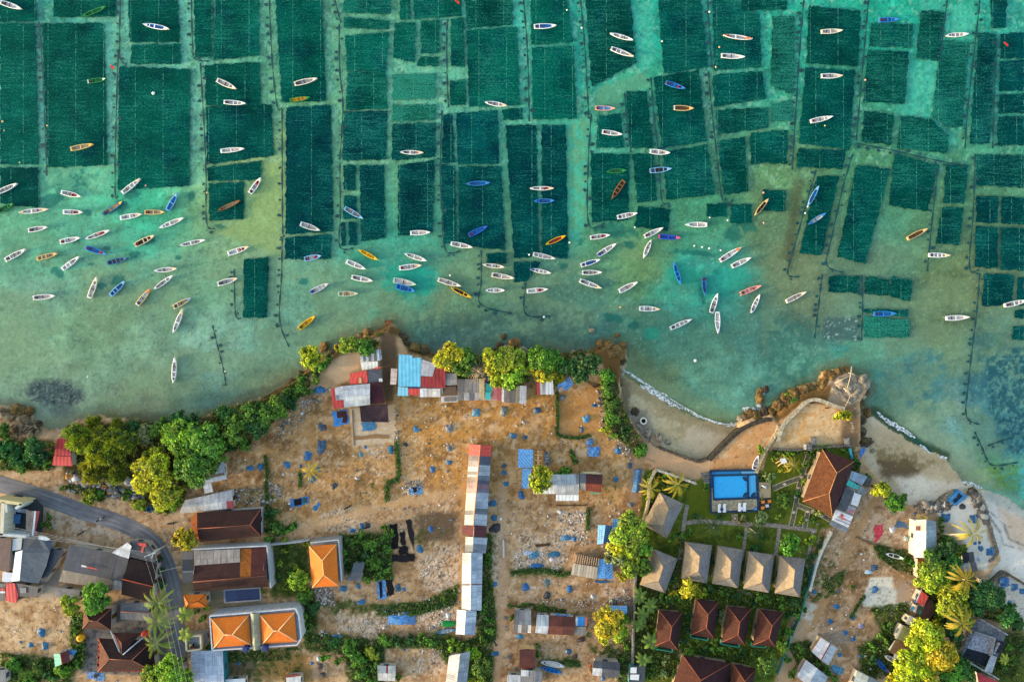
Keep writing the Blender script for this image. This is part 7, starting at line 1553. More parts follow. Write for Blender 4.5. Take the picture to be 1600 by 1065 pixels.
# ------------------------------------------------------------------ walls, paths, steps, pool terrace
def wall_line(pts,w,z0,z1,col,label,mat='stone',name='stone_wall',cat='wall',cap=None,zl=LAND):
 q=[P(x,y,zl) for x,y in (smooth_line(pts,4) if len(pts)>2 else pts)]
 root=thing(name,label,cat,(q[len(q) // 2].x,q[len(q) // 2].y,zl))
 for nm,ww,a,b,cc in (('wall_body',w,z0,z1,col),)+((('coping',w+.16,z1+.003,z1+.1,cap),) if cap else ()):
  m=MB()
  L,R=[],[]
  for i,p in enumerate(q):
   t=(q[min(i+1,len(q)-1)]-q[max(i-1,0)]).normalized();n=Vector((-t.y,t.x,0))*ww/2
   L.append(p+n);R.append(p-n)
  for i in range(len(q)-1):
   k=random.uniform(.88,1.1);c=mul(cc,k)
   l0,l1,r0,r1=L[i],L[i+1],R[i],R[i+1]
   Z=lambda v,z:Vector((v.x,v.y,z))
   m.face([Z(r0,b),Z(r1,b),Z(l1,b),Z(l0,b)],c);m.face([Z(l0,a),Z(l0,b),Z(l1,b),Z(l1,a)],c);m.face([Z(r0,a),Z(r1,a),Z(r1,b),Z(r0,b)],c)
  for i,s in ((0,1),(-1,-1)):
   l,r=L[i],R[i];f=[Vector((l.x,l.y,a)),Vector((r.x,r.y,a)),Vector((r.x,r.y,b)),Vector((l.x,l.y,b))];m.face(f if s>0 else f[::-1],cc)
  m.build(nm,mat,root)
 return root
DK=C(84,76,66);PW=C(206,186,152);GW=C(158,156,150)
wall_line([(1108,718),(1138,688),(1162,668),(1190,657),(1206,655)],.9,.2,LAND+.35,DK,'dark stone sea wall curving round the lower sand terrace')
wall_line([(1214,690),(1222,664),(1242,643),(1259,627),(1276,624),(1300,633),(1318,638)],.7,LAND-.5,LAND+.6,C(176,160,132),'pale stone wall round the upper sand terrace by the driftwood rock',cap=C(206,190,160))
wall_line([(1180,738),(1190,712),(1200,694),(1212,676),(1216,664)],.6,LAND-.2,LAND+.55,PW,'sandy low wall between the two shore terraces',cap=C(216,190,146))
wall_line([(1030,698),(1060,710),(1090,720),(1104,717)],.5,.4,LAND+.25,C(104,94,82),'dark low wall along the back of the small beach')
wall_line([(1023,733),(1014,752),(1012,782),(1004,816)],.5,LAND-.2,LAND+1.3,C(196,184,156),'cream wall on the western side of the resort garden')
wall_line([(1023,732),(1050,741),(1086,754)],.5,LAND-.2,LAND+1.2,C(196,190,176),'pale wall between the resort lawn and the beach sand')
wall_line([(992,890),(989,960),(986,1070)],.4,LAND-.2,LAND+1.6,C(130,132,134),'long grey boundary wall beside the narrow brown path',zl=LAND)
wall_line([(1208,700),(1240,702),(1262,700),(1290,697),(1328,695)],.4,LAND-.2,LAND+.9,C(120,116,108),'grey wall between upper sand terrace and resort garden')
wall_line([(1296,828),(1276,870),(1262,920)],.5,LAND-.2,LAND+1.3,C(206,200,186),'white wall edging the resort below the restaurant annex',mat='plain')
wall_line([(1268,880),(1258,925),(1247,960),(1235,990),(1212,1050)],.1,LAND-.2,LAND+1.2,C(48,120,116),'teal sheet fence along the eastern resort boundary','plain','teal_fence','fence')
wall_line([(1430,794),(1448,790),(1464,789),(1480,777),(1498,768)],1.0,.6,LAND+.3,C(130,122,110),'rough stone retaining wall above the right-hand beach')
wall_line([(1517,768),(1524,787),(1538,802),(1545,820),(1555,852),(1558,862),(1550,873),(1545,876)],.6,.8,LAND+.25,C(140,132,120),'thin curving stone wall round the tarp-strewn white terrace')
wall_line([(1545,912),(1556,902),(1568,893),(1584,902),(1604,914)],.5,.8,LAND+.3,C(110,102,90),'angular dark wall round the lower right tarp terrace')
wall_line([(300,858),(352,853),(420,848),(468,843),(486,840)],.35,LAND-.2,LAND+1.7,C(160,164,168),'grey wall along the lane above the sheet-topped maroon house','plain')
wall_line([(347,720.5),(352,722)],.3,LAND-.1,LAND+.8,GW,'short grey block wall by the grey stepped sheds')
wall_line([(551,640),(552,668),(554,696)],.25,LAND-.1,LAND+.22,C(150,120,90),'low kerb on the western side of the pale drying pad','plain','kerb','kerb')
wall_line([(870,789),(893,789),(915,789)],.2,LAND-.1,LAND+.25,C(92,70,50),'low dark kerb below the pale sheet-roofed house','plain','kerb','kerb')
wall_line([(786.5,842),(787,870)],.4,LAND-.1,LAND+.4,C(206,200,190),'short white wall beside the vertical track near the maroon shed section','plain')
wall_line([(1337,838),(1352,845),(1368,851)],.25,LAND-.1,LAND+.3,C(110,90,66),'low brown kerb below the red cloth drying ground','plain','kerb','kerb')
PC=C(172,158,142)
for pts,w in [([(1068,817),(1100,814),(1160,818),(1215,821),(1276,829)],6.5),([(1074,788),(1069,815),(1064,860),(1060,885)],6),([(1166,822),(1163,850),(1158,878)],5),([(1218,825),(1212,868)],6),([(1270,832),(1262,872)],5),([(1062,880),(1050,945),(1066,1040)],5),([(1150,920),(1180,930)],4)]:
 ribbon('path',smooth_line(pts,5) if len(pts)>2 else pts,w,'stone',PC,LAND+.05+random.uniform(0,.02))
GP_=C(122,118,100);KB_=C(212,198,152)
for i,(pts,w) in enumerate([([(1265,704),(1255,737),(1247,765),(1243,790),(1236,822)],6),([(1208,763),(1232,753),(1266,742)],6.5),([(1246,789),(1275,800),(1298,812)],6),([(1262,800),(1257,824)],6)]):
 q=smooth_line(pts,5) if len(pts)>2 else pts
 ribbon('path',q,w+2,'plain',KB_,LAND+.075+.004*i);ribbon('path',q,w,'stone',GP_,LAND+.1+.004*i)
m=MB()
for x,y in [(1255,725),(1252,745),(1247,762),(1243,776),(1240,800),(1226,756),(1270,798),(1284,806),(1260,812),(1262,799)]:
 a=P(x,y,LAND+.125);m.up([a+Vector((.5,0,0)),a+Vector((0,.35,0)),a+Vector((-.5,0,0)),a+Vector((0,-.35,0))],C(216,206,176))
o=m.build('path_inlay','plain');o['kind']='structure'
# jetty steps down the point
r=thing('jetty_steps','worn brown stone steps running down the point into the sea','steps',P(606,530))
for i in range(17):
 y0=558-i*3.4;z=LAND-.02-i*.118
 m=MB();m.prism([P(600.5+i*.02,y0,z),P(613.5,y0-.5,z),P(613.3,y0-3.7,z),P(600.3,y0-3.2,z)],z-.5,z,mul(C(142,104,74),random.uniform(.75,1.15)));m.build('step','stone',r)
r=thing('boardwalk','weathered plank walkway sloping down to the small beach','walkway',P(1020,700))
for i in range(13):
 t=i/13;a=lerp(P(1010,718,LAND+.1),P(1019,676,.9),t);b=lerp(P(1023,722,LAND+.1),P(1034,686,.9),t);a2=lerp(P(1010,718,LAND+.1),P(1019,676,.9),t+.068);b2=lerp(P(1023,722,LAND+.1),P(1034,686,.9),t+.068)
 m=MB();m.slab([a,b,b2,a2],.08,mul(C(166,138,108),random.uniform(.75,1.15)));m.build('plank','wood',r)
r=thing('cliff_steps','earth steps with timber edges at the eastern cliff top','steps',P(920,598))
for i in range(4):
 m=MB();a=P(913+i*3,592+i*2.2,LAND+.15);b=P(930+i*2.5,606-1.5*i,LAND+.15);m.tube([a,b],.16,C(120,90,62),5);m.build('step_edge','wood',r)
# swimming pool terrace
r=thing('pool_terrace','bright blue resort swimming pool in a dark framed terrace','swimming pool',P(1147,766))
NAVY=C(24,54,84);zt=LAND+.6
m=MB();m.prism([P(*q,zt) for q in [(1109.5,735.5),(1182.5,734),(1185.5,797),(1111,800.5)]],LAND-.1,zt-.25,C(40,70,90),NAVY);m.build('basin','plain',r)
m=MB()
for a,b,w_ in (((1109.5,735.5),(1182.5,734),.5),((1182.5,734),(1185.5,797),.6),((1110,735.5),(1111,800),.4),((1114,742.5),(1180,741),.35),((1168.5,742),(1169.5,778),.4),((1114,742),(1115,780),.35),((1115,780),(1183,777.5),.45),((1111,800.5),(1185.5,797.5),.4)):
 A_,B_=P(*a,zt),P(*b,zt);e_=B_-A_;c0=(A_+B_)/2;m.box((c0.x,c0.y,zt-.1),(e_.length,w_,.22),NAVY,math.atan2(e_.y,e_.x))
m.build('pool_edge','plain',r)
for q,c_ in (([(1114.6,744),(1168,743),(1169,777),(1115.5,779)],C(52,174,238)),([(1169.3,743),(1180.5,742),(1182,776.5),(1170,777)],C(80,176,226)),([(1112,737),(1157,736.2),(1157,740.5),(1112,741.5)],C(36,130,190)),([(1158,736.2),(1180.5,735.6),(1180.5,739.8),(1158,740.5)],C(110,176,214)),([(1110.3,742),(1113.5,742),(1114.2,760),(1111,760)],C(40,130,190))):
 m=MB();m.up([P(x,y,zt-.2) for x,y in q],c_);m.build('pool_water','pool',r)
for cx,cy,s1,s2 in ((1168,744.5,-1,1),(1168.5,776,-1,-1),(1181,776,-1,-1)):
 for k in range(3):
  R_=7.5-2.2*k;m=MB();c0=P(cx,cy,zt);arc=[c0]+[P(cx+s1*R_*math.cos(t),cy+s2*R_*math.sin(t),zt) for t in [math.pi/2*j/7 for j in range(8)]]
  m.prism(arc,zt-.3,zt-.17+.05*k,mul(NAVY,1+.5*k));m.build('pool_step','plain',r)
m=MB();m.prism([P(*q,zt) for q in [(1111.5,762),(1115,762),(1116,781),(1184,778.5),(1184.8,795),(1112,799)]],LAND,zt-.04,C(176,160,130),C(182,168,138));m.build('deck','stone',r)
m=MB();m.prism([P(*q,zt-.1) for q in [(1185.5,753),(1204,753),(1204.5,777),(1186,778)]],LAND-.1,zt-.1,C(60,70,74),C(176,156,124));m.build('side_deck','wood',r)
m=MB();m.prism([P(*q,zt-.1) for q in [(1186.5,779),(1203,778.5),(1206,795),(1187,796.5)]],LAND-.1,zt-.2,C(46,46,44),C(64,60,56));m.build('bar_floor','plain',r)
for i in range(7):m=MB();y=737+i*3.6;m.prism([P(1094+i*1.4,y+1,2),P(1109,y,2),P(1109.5,y+3,2),P(1095+i*1.4,y+3.6,2)],LAND-.3,LAND+.1+i*.06,mul(C(150,146,136),random.uniform(.75,1.15)));m.build('step','stone',r)
lo=MB();lo.box((0,-.35,.32),(.62,1.35,.1),C(240,240,240));
lo.face([(-.31,.33,.36),(.31,.33,.36),(.31,.92,.72),(-.31,.92,.72)],C(244,244,244));lo.face([(-.31,.92,.66),(.31,.92,.66),(.31,.33,.3),(-.31,.33,.3)],C(200,200,200))
LOM=lo.mesh('mattress','plain');fr=MB()
for x in (-.3,.3):
 for y in (-.95,.25):fr.box((x,y,.15),(.06,.06,.34),C(120,90,60))
fr.box((-.33,-.2,.28),(.05,1.7,.06),C(150,116,80));fr.box((.33,-.2,.28),(.05,1.7,.06),C(150,116,80));FRM=fr.mesh('frame','wood')
for x,y,l in [(1123.3,792.3,'white sun lounger at the western end of the pool deck'),(1131,792,'white sun lounger second along the pool deck'),(1154.6,790.6,'white sun lounger third along the pool deck'),(1162.4,790.3,'white sun lounger nearest the bar end of the pool deck')]:
 o=thing('sun_lounger',l,'sun lounger',P(x,y,zt-.03),'sun loungers on the pool deck');o.scale=(1.15,1.05,1);o.rotation_euler=(0,0,random.uniform(-.08,.08));link('frame',FRM,o);link('mattress',LOM,o)
for x,y,c_,l in [(1126.8,794.5,(60,70,110),'small dark side table between the first pair of loungers'),(1158.5,793,(220,224,236),'small white side table between the second pair of loungers'),(1179,793.5,(90,130,190),'small blue table at the bar end of the pool deck'),(1191,783,(222,132,50),'square orange stool nearest the pool on the dark bar floor'),(1201,782,(222,132,50),'square orange stool at the outer corner of the dark bar floor'),(1190.5,792,(222,132,50),'square orange stool on the garden side of the dark bar floor'),(1197.5,789,(206,206,202),'small white square table between orange stools')]:
 o=thing('table' if 'table' in l else 'stool',l,'table' if 'table' in l else 'stool',P(x,y,zt-.15));a=P(x,y,zt-.15);m=MB();m.box(a+Vector((0,0,.48)),(.75,.65,.1),C(*c_),.1);m.build('top','plain',o)
 for dx in (-.28,.28):
  for dy in (-.24,.24):m=MB();m.box(a+Vector((dx,dy,.21)),(.07,.07,.42),mul(C(*c_),.6));m.build('leg','plain',o)
o=thing('folded_parasol','white folded parasol lying on the poolside wooden deck','parasol',P(1194,760,zt));m=MB();m.tube([P(1190,758,zt+.2),P(1197,761,zt+.25)],[.1,.35],C(240,240,240),8);m.build('cloth','plain',o);m=MB();m.tube([P(1197,761,zt+.2),P(1200,762.4,zt+.2)],.05,C(150,116,80),5);m.build('pole','wood',o)
r=thing('daybed','rustic timber daybed with small white canopy on the garden lawn','daybed',P(1222,720))
for a,b in (((1212,723),(1226,716)),((1220,712),(1232,734)),((1215,728),(1232,715)),((1218,714),(1228,728))):m=MB();m.tube([P(*a,LAND+.3),P(*b,LAND+1.6)],.14,C(206,170,110),5);m.build('beam','wood',r)
m=MB();m.slab([P(*q,LAND+2) for q in [(1219,717),(1227,715),(1230,722),(1222,724.5)]],.08,C(244,244,244));m.build('canopy','plain',r)
posts(r,[(1220,718),(1226,716),(1229,722),(1222.5,723.5)],LAND+2)
r=thing('gate_pavilion','small square concrete gate block on the garden wall above the restaurant path','gatehouse',P(1261,698));m=MB();a=P(1261,698,LAND+1);m.box(a,(1.3,1.2,2),C(150,150,148),-.15);m.build('wall','plain',r)
for dx in (-.32,.32):
 for dy in (-.3,.3):m=MB();m.box(a+Vector((dx,dy,1.02)),(.4,.36,.06),C(60,60,62),-.15);m.build('opening','plain',r)
r=thing('garden_mosaic','round-patterned stone mosaic slab at the pool path gate','mosaic',P(1148,809));a=P(1148,809,LAND+.15);m=MB();m.box(a,(1.4,1.9,.16),C(176,156,120),.05);m.build('slab','stone',r);m=MB();m.lathe(a+Vector((0,0,.08)),[(.55,0),(.5,.04)],C(120,100,80),16);m.lathe(a+Vector((0,0,.1)),[(.3,0),(.26,.04)],C(206,190,150),16);m.build('mosaic_ring','plain',r)
# ------------------------------------------------------------------ tarps and heaps of drying seaweed
def heap_mesh(seed,shape):
 rs=np.random.RandomState(seed);n,rings=26,7;V,F=[],[]
 ph=rs.uniform(0,6.28,6)
 for j in range(rings+1):
  t=j/rings
  for i in range(n):
   th=2*math.pi*i/n
   e=1+.10*math.sin(2*th+ph[0])+.08*math.sin(3*th+ph[1])+.07*math.sin(5*th+ph[2])*t
   if shape=='sq':
    e *= .92/max(abs(math.cos(th)),abs(math.sin(th)))**.8
   if shape=='tear':e *= 1+.45*max(0,math.cos(th))**5
   h=(1-t**2.2)*(1+.2*math.sin(3*th+ph[3])*t)+.1*math.sin(7*th+ph[4])*t*(1-t)*4+rs.uniform(-.05,.05)
   V.append((e*t*math.cos(th),e*t*math.sin(th),max(h,-.02) if j<rings else -.06))
 for j in range(rings):
  for i in range(n):F.append([j*n+i,(j+1)*n+i,(j+1)*n+(i+1) % n,j*n+(i+1) % n])
 return mesh_arrays('cover',np.array(V),np.array(F),np.exp(rs.normal(0,.13,(len(V),1)))*np.ones((1,3)),M['tarp'],True)
HM={k:[heap_mesh(i+10*q,k) for i in range(4)] for q,k in enumerate(('rd','sq','tear'))}
HC_={'b':(24,98,146),'d':(40,76,106),'k':(44,40,42),'g':(112,112,116),'p':(196,206,220),'w':(226,226,222),'n':(84,56,46),'u':(150,140,190),'l':(70,128,164)}
HN={'b':'blue tarp','d':'dusty dark blue tarp','k':'black net','g':'grey net','p':'pale blue sheet','w':'white sheet','n':'dark brown sheet','u':'mauve tarp','l':'faded light blue tarp'}
HEAPS="""498 609 8 7 t b|445 660 2.4 2 r b|502 667 6 5.5 r d|507 668 5 5 r n|502 698 7 13 s d|481 712 7 7.5 s b|448 726 5 6 t b|470 728 2.6 3 r d|487 748 4.5 6 t b|496 730 3.4 4 r d|499 735 2.2 2.4 r b|391 731 6.6 4.6 s b|407 729 6 5.5 s b|564 710 3.6 4.4 r l|610 702 5.4 6.8 r b|571 698 2.8 2.4 r b|649 670 5 4.6 t l|657.5 671.5 1.8 1.9 r k|633.5 694 4.4 3.2 r k|702 669 6.4 7.6 s g|702 700 5 5.6 r g|701.5 722 3.8 4.6 r b|676 733 5 5 s b|699 736 2.2 2.8 r g|744 644.5 6.8 7.2 s l|787 642 6.6 8 s g|839 641 7 5 s d|801.5 680.5 5.8 4.8 r b|820 683 4.2 3.8 r d|788 727 4 3.8 r d|787 738 4.2 4.6 r b|791 755.5 4.6 4.2 r b|814.5 774.5 6 5.4 t b|769.5 786 6 6.8 r b|771.5 808.5 4.6 5 t b|775 824 7.6 8 t k
879 620.5 5.6 5 r g|928 633 4.4 3.6 t d|916 654.5 6 6.8 s l|909 671 3 5 s d|921.5 690.5 6.2 6.8 s l|965 704 5 6 r b|984 727 3.6 5 s d|962.5 748.5 4.6 4.2 s b|985 788 5 4 r g|673 826 4.2 5.6 r b|656 857.5 6.6 6 r b|573 820 5.4 5.8 t k|565 822 4.6 5.6 s b|551 828 6 3.2 s b|621.5 918 5 7 s d|631 920 3.4 3 r b|536.5 919 6 5.6 s b|560 915 4 5 r b|564.5 940 7.2 4.4 s b|633 957 4 2.4 r b|525 994 7 3.6 t l|882.5 840 6.8 5.6 t l|897 841.5 4 4.2 r b|834 867 8 6.6 s l|824 863 6 4 t p|836.5 883.5 9 5 t b|866 865.5 10 5.2 r b|862 873.5 4 3.6 r w|862 873.5 2.4 2 r b|773.5 912 4.4 4.2 s b|820 916.5 4.8 7.6 t b|889.5 919.5 5.4 6 r b|853 909.5 5.6 6.4 t g|854.5 929 5.2 6 t k|926 931.5 3.4 4 r p|812 993.5 6.4 4.4 r l|789.5 964.5 3 3.4 r g
888.5 1017 4 5 t d|885.5 1016.5 2.4 2.4 r w|898.5 1024.5 4.4 4.6 s n|908 998.5 6.8 4.6 s n|773.5 1020.5 6.4 4.4 s b|795 1026 3.4 3.6 r g|806 1043.5 3 3 r g|942 1059 4.2 3.8 r b|373 1035.5 3.2 3 r b|487 1035.5 3.2 2.6 r b|498 1028 4 4 s p|500 1040 4.6 6 s n|505 1053 4.4 3.6 r k|632 1013.5 3 2.4 r b|64 987.5 6 7.6 t b|47 1007 3.8 4.8 t b|70.5 1008.5 6.2 6.4 s b|184 1063 1.6 1.4 r b|1272.5 924.5 4 3.8 r b|1307 947 4.8 5.2 r b|1331.5 963 4.6 6 r b|1297.5 971 4 4.6 t b|1321 988 4.2 3.6 s b|1332.5 998 4.2 4.2 s b|1345 977.5 4.2 4.8 r u|1312 1022 4 3.6 s b|1344.5 1024.5 3 3.4 r b|1304 1044 6 7 t l|1312 1047 7 6.4 s l|1366 886.5 6.2 5 s d|1356 893 5 4 t p|1367 920.5 5.6 5.6 r b|1394 827 5 4.6 s p|1415 841 4.2 5 r p|1430 802.5 3.2 3.4 r d|1503.5 791.5 4.4 5.2 t k|1469 796.5 6 5 s b|1483 776 4.6 5.6 t b|1477.5 808.5 8 8 s b|1521 810 7.6 8 s b|1523.5 848 2.8 3 s b|1530.5 847 2.6 2.8 s d|1532.5 856 4.4 5 r b|1547.5 861 6.8 7.4 s b|1530 873 4 4 s p|1569.5 909.5 9 8.4 s b|1585 916.5 7 5.6 s b|1598 923 5.6 5.4 s b|1577.5 942 4.6 4.8 r b|1550 915 3 2.8 r b|542.5 792 1.2 1 r k|521 760 4.6 4 t k|525 758 3 3.4 s k|442 741 2 2 r p|492 793 3.6 4 t b|587 667 1.5 1.5 r b|700 960 3.4 4 t p|686 960 2 2 r n|1385 866 6 3.6 s n|1346 865 2 2 r p"""
for rec in HEAPS.replace('\n','|').split('|'):
 f=rec.split();x,y,rx,ry=[float(v) for v in f[:4]]
 if rx<1.4:continue
 k={'t':'tear','s':'sq','r':'rd'}[f[4]]
 rot=random.uniform(-.25,.25) if k=='sq' else random.uniform(0,6.28) if abs(rx-ry)<.8 else random.uniform(-.2,.2)
 hz=min(.5,.075*(rx+ry)/2)
 o=link('covered_heap',random.choice(HM[k]),None,P(x,y,LAND),rot,(rx*S*.97,ry*S*.97,hz),tuple(c*random.uniform(.85,1.15) for c in C(*HC_[f[5]])))
 sz='small' if rx+ry<8 else 'large' if rx+ry>13 else 'medium'
 auto(o,x,y,f'{sz} {dict(t="peaked", s="squarish", r="rounded")[f[4]]} heap under {HN[f[5]]}','covered heap','covered heaps of drying seaweed','heap','heap')
def sheet(pts,col,mat,label,z=.08,name='tarp',cat='tarp',wr=.05,extra=(),bulge=0.0):
 c=[P(x,y,LAND+z) for x,y in pts];n=9;m=MB()
 q=lambda u,v:lerp(lerp(c[0],c[1],u),lerp(c[3],c[2],u),v)+Vector((.12*math.sin(v*9+c[0].x),.12*math.sin(u*8+c[0].y),wr*(math.sin(u*13+v*5+c[0].x)+math.sin(v*11-u*4))*.5+bulge*math.sin(math.pi*u)*math.sin(math.pi*v)))
 for i in range(n):
  for j in range(n):m.up([q(i/n,j/n),q((i+1)/n,j/n),q((i+1)/n,(j+1)/n),q(i/n,(j+1)/n)],mul(col,random.uniform(.93,1.07)))
 cen=(c[0]+c[1]+c[2]+c[3])/4
 if not extra:
  o=m.build(name,mat,None,(cen.x,cen.y,LAND));tag(o,label,cat);return o
 r=thing(name,label,cat,(cen.x,cen.y,LAND));m.build('sheet',mat,r)
 for nm,e,ec,em in extra:
  m=MB();m.up([P(x,y,LAND+z+wr+.06) for x,y in e],ec);m.build(nm,em,r)
 return r
BT=C(34,116,176);BK_=C(30,26,28)
sheet([(519,643),(542,639),(546,662),(522,666)],C(34,130,205),'tarp','bright blue square tarp beside the pale drying pad',extra=[('seaweed_spread',[(526,643),(540,641),(543,652),(541,661),(534,660),(536,652),(527,653)],C(74,44,42),'net')])
sheet([(565,660),(586,657),(588,671),(567,674)],C(60,130,170),'tarp','faded blue sheet lying on the pale drying pad',.1)
sheet([(552,681),(608,678),(608,684),(552,686.5)],C(170,128,88),'wood','long brown mat on the seaward part of the pale drying pad',.12,'mat','mat',.02)
sheet([(453,780),(482,775),(483,786),(454,793)],C(28,112,176),'tarp','long blue tarp with black patches in the western field',extra=[('net_patch',[(459,780),(471,778),(471,788),(460,790)],BK_,'net'),('net_patch',[(473,778),(479,777),(480,784),(474,786)],C(60,84,70),'net')])
sheet([(491,793),(498,784),(500,787),(494,797)],BT,'tarp','narrow blue tarp strip beside a tiny bush in the western field')
sheet([(639,760.5),(660,760),(660,771.5),(640,771)],C(44,118,180),'grid','checked blue tarp with a black hole patch left of the long shed',extra=[('net_patch',[(645,761),(651,761),(651,768),(646,769)],BK_,'net')])
sheet([(918,698),(937,697),(936,713),(918,713)],C(40,116,190),'grid','checked blue tarp lying flat in the field below the cliff plot',bulge=.3)
sheet([(606,961),(637,960),(637,975),(606,975)],C(44,124,200),'grid','long checked blue tarp beneath the creeper bank',bulge=.4,extra=[('folded_end',[(637,960.5),(649,960),(649,975),(637,975)],C(34,96,160),'tarp')])
sheet([(588,907),(602,906),(604,935),(590,936)],C(44,120,186),'grid','checked blue tarp with black strips beside the scrub',extra=[('net_strip',[(592,908),(597,908),(597,933),(594,934)],BK_,'net')])
sheet([(603,905),(613,904),(616,929),(605,931)],BK_,'net','black net sheet lying right of the checked blue tarp')
for i,(q,l) in enumerate([([(609,819),(621,818),(623,857),(612,857)],'long black net strip on the left of the net cluster'),([(624,833),(632,829),(634,850),(627,852)],'short black net piece in the middle of the net cluster'),([(633,812),(642,811),(647,835),(646,862),(637,862),][:4],'long curved black net strip on the right of the net cluster'),([(623,853),(637,852),(638,866),(623,866)],'charcoal net square in the net cluster'),([(612,867),(648,865),(648,877),(613,877)],'wide black net strip at the inland end of the net cluster')]):
 sheet(q,mul(BK_,1+.35*(i % 3)),'net',l,.1+.02*i,'shade_net_sheet','net')
sheet([(136,1048.6),(164,1051),(162.7,1064),(135.6,1059)],C(24,110,170),'tarp','blue tarp with a round black hatch below the large maroon house',extra=[('black_disc',[(150+3.6*math.cos(a),1055+3.6*math.sin(a)) for a in [i*.524 for i in range(12)]],BK_,'plain')])
sheet([(1366,820),(1380,818.5),(1379,836),(1367,849)],C(206,40,62),'tarp','red cloth spread on the pale drying ground')
sheet([(1404,812),(1417,818),(1421,826),(1397,822)],C(50,92,128),'tarp','dark slate blue sheet near the red cloth')
sheet([(930,906),(946,907),(962,909),(930,910.5)],C(28,92,140),'tarp','dark blue tarp strip below the wooden slat shed')
sheet([(868,958),(890,960),(889,963),(867,962)],C(34,96,150),'tarp','blue tarp folded along the back of the rust hut row',2.2)
sheet([(768,996),(777,1008),(775,1010),(774,1004)],BK_,'tarp','bent black strip on the ground near the vertical track')
sheet([(99,1015),(120,1014),(117,1022),(101,1022)],BT,'tarp','blue tarp draped behind the tiny turquoise hut',1.6)
r=thing('tarp_tunnel','long arched blue tarp tunnel beside the sloping boundary path','tarp',P(995,750));m=MB()
for i in range(12):
 for j in range(8):
  f=lambda u,v:lerp(P(997,732,LAND),P(993,768,LAND),u)+Vector(((v-.5)*(1.7+.2*math.sin(u*15)),0,1.0*math.sin(math.pi*v)+.05*math.sin(u*30)))
  m.up([f(i/12,j/8),f((i+1)/12,j/8),f((i+1)/12,(j+1)/8),f(i/12,(j+1)/8)],mul(C(50,104,150),random.uniform(.8,1.2)))
m.build('sheet','tarp',r);m=MB();m.tube([P(989,767,LAND+.1),P(998,769,LAND+.1)],.12,C(206,176,140),5);m.build('end_log','wood',r)
r=thing('tarp_bin','big open blue tarp tub at the rock corner of the white terrace','tarp',P(1495,776));m=MB();q=[P(*p,LAND+.8) for p in [(1481,782),(1497,764),(1512,775),(1494,790)]];inn=[P(*p,LAND+.8) for p in [(1487,783),(1498,769),(1505,775),(1492,786)]]
for i in range(4):
 j=(i+1) % 4;m.up([q[i],q[j],inn[j],inn[i]],mul(BT,random.uniform(.9,1.1)));a,b=q[i].copy(),q[j].copy();a.z=b.z=LAND;m.face([a,b,q[j],q[i]],BT);m.face([q[i],q[j],b,a],BT)
m.up([Vector((p.x,p.y,LAND+.25)) for p in inn],C(26,66,90))
for i in range(4):
 j=(i+1) % 4;a,b=inn[i].copy(),inn[j].copy();a.z=b.z=LAND+.25;m.face([a,b,inn[j],inn[i]],mul(BT,.7));m.face([inn[i],inn[j],b,a],mul(BT,.7))
m.build('sheet','tarp',r)
# ------------------------------------------------------------------ canoes hauled out on land
for a in [(855.5,728.5,853.5,704.5,'d','W','d','teal canoe with white interior beside the timber frame'),(683,987,712,981.5,'d','W','d','dark-rimmed white canoe beached beside the inland end of the long row'),(845,1041,877.5,1049,'q','q','d','teal blue canoe lying in the field near the bottom edge'),(1365,1025,1386,1048,'r','q','d','blue canoe lying on the grass beside the mossy roof'),(1380,1022,1404,1034,'w','W','d','white canoe pushed against the mossy roofed house'),(1177,733,1184,711,'w','n','t','white canoe with brown floor hauled onto the lower sand terrace'),(230,796,246,791,'d','k','t','dark blue boat parked beside the road under the yellow tree'),(1382,863.5,1410,871,'w','n','d','white canoe with a brown cloth thrown over it beside the low hedge'),(956,935,950,953,'m','W','d','slim pale canoe leaning by the bright yellow tree')]:
 make_boat(a[0],a[1],a[2],a[3],a[4],a[5],a[6],a[7],LAND+.2,0,False,'canoes hauled out on land')
r=make_boat(844,1032,882,1039,'g','W','d','canoe under a crumpled white cover near the bottom edge',LAND+.2,0,False,'canoes hauled out on land');r.scale=(r.scale[0],1.05,1.1)
k=link('cover',HM['rd'][0],r,(0,0,.38),0,(2.3,.4,.22),C(196,190,182))
r=make_boat(690,975,714,974.5,'e','e','t','upturned bright green canoe tucked beside the end shed of the long row',LAND+.45,math.pi,False,'canoes hauled out on land');r.scale=(r.scale[0],1.25,1)
for ch in r.children:ch.color=C(20,150,70)+(1,)
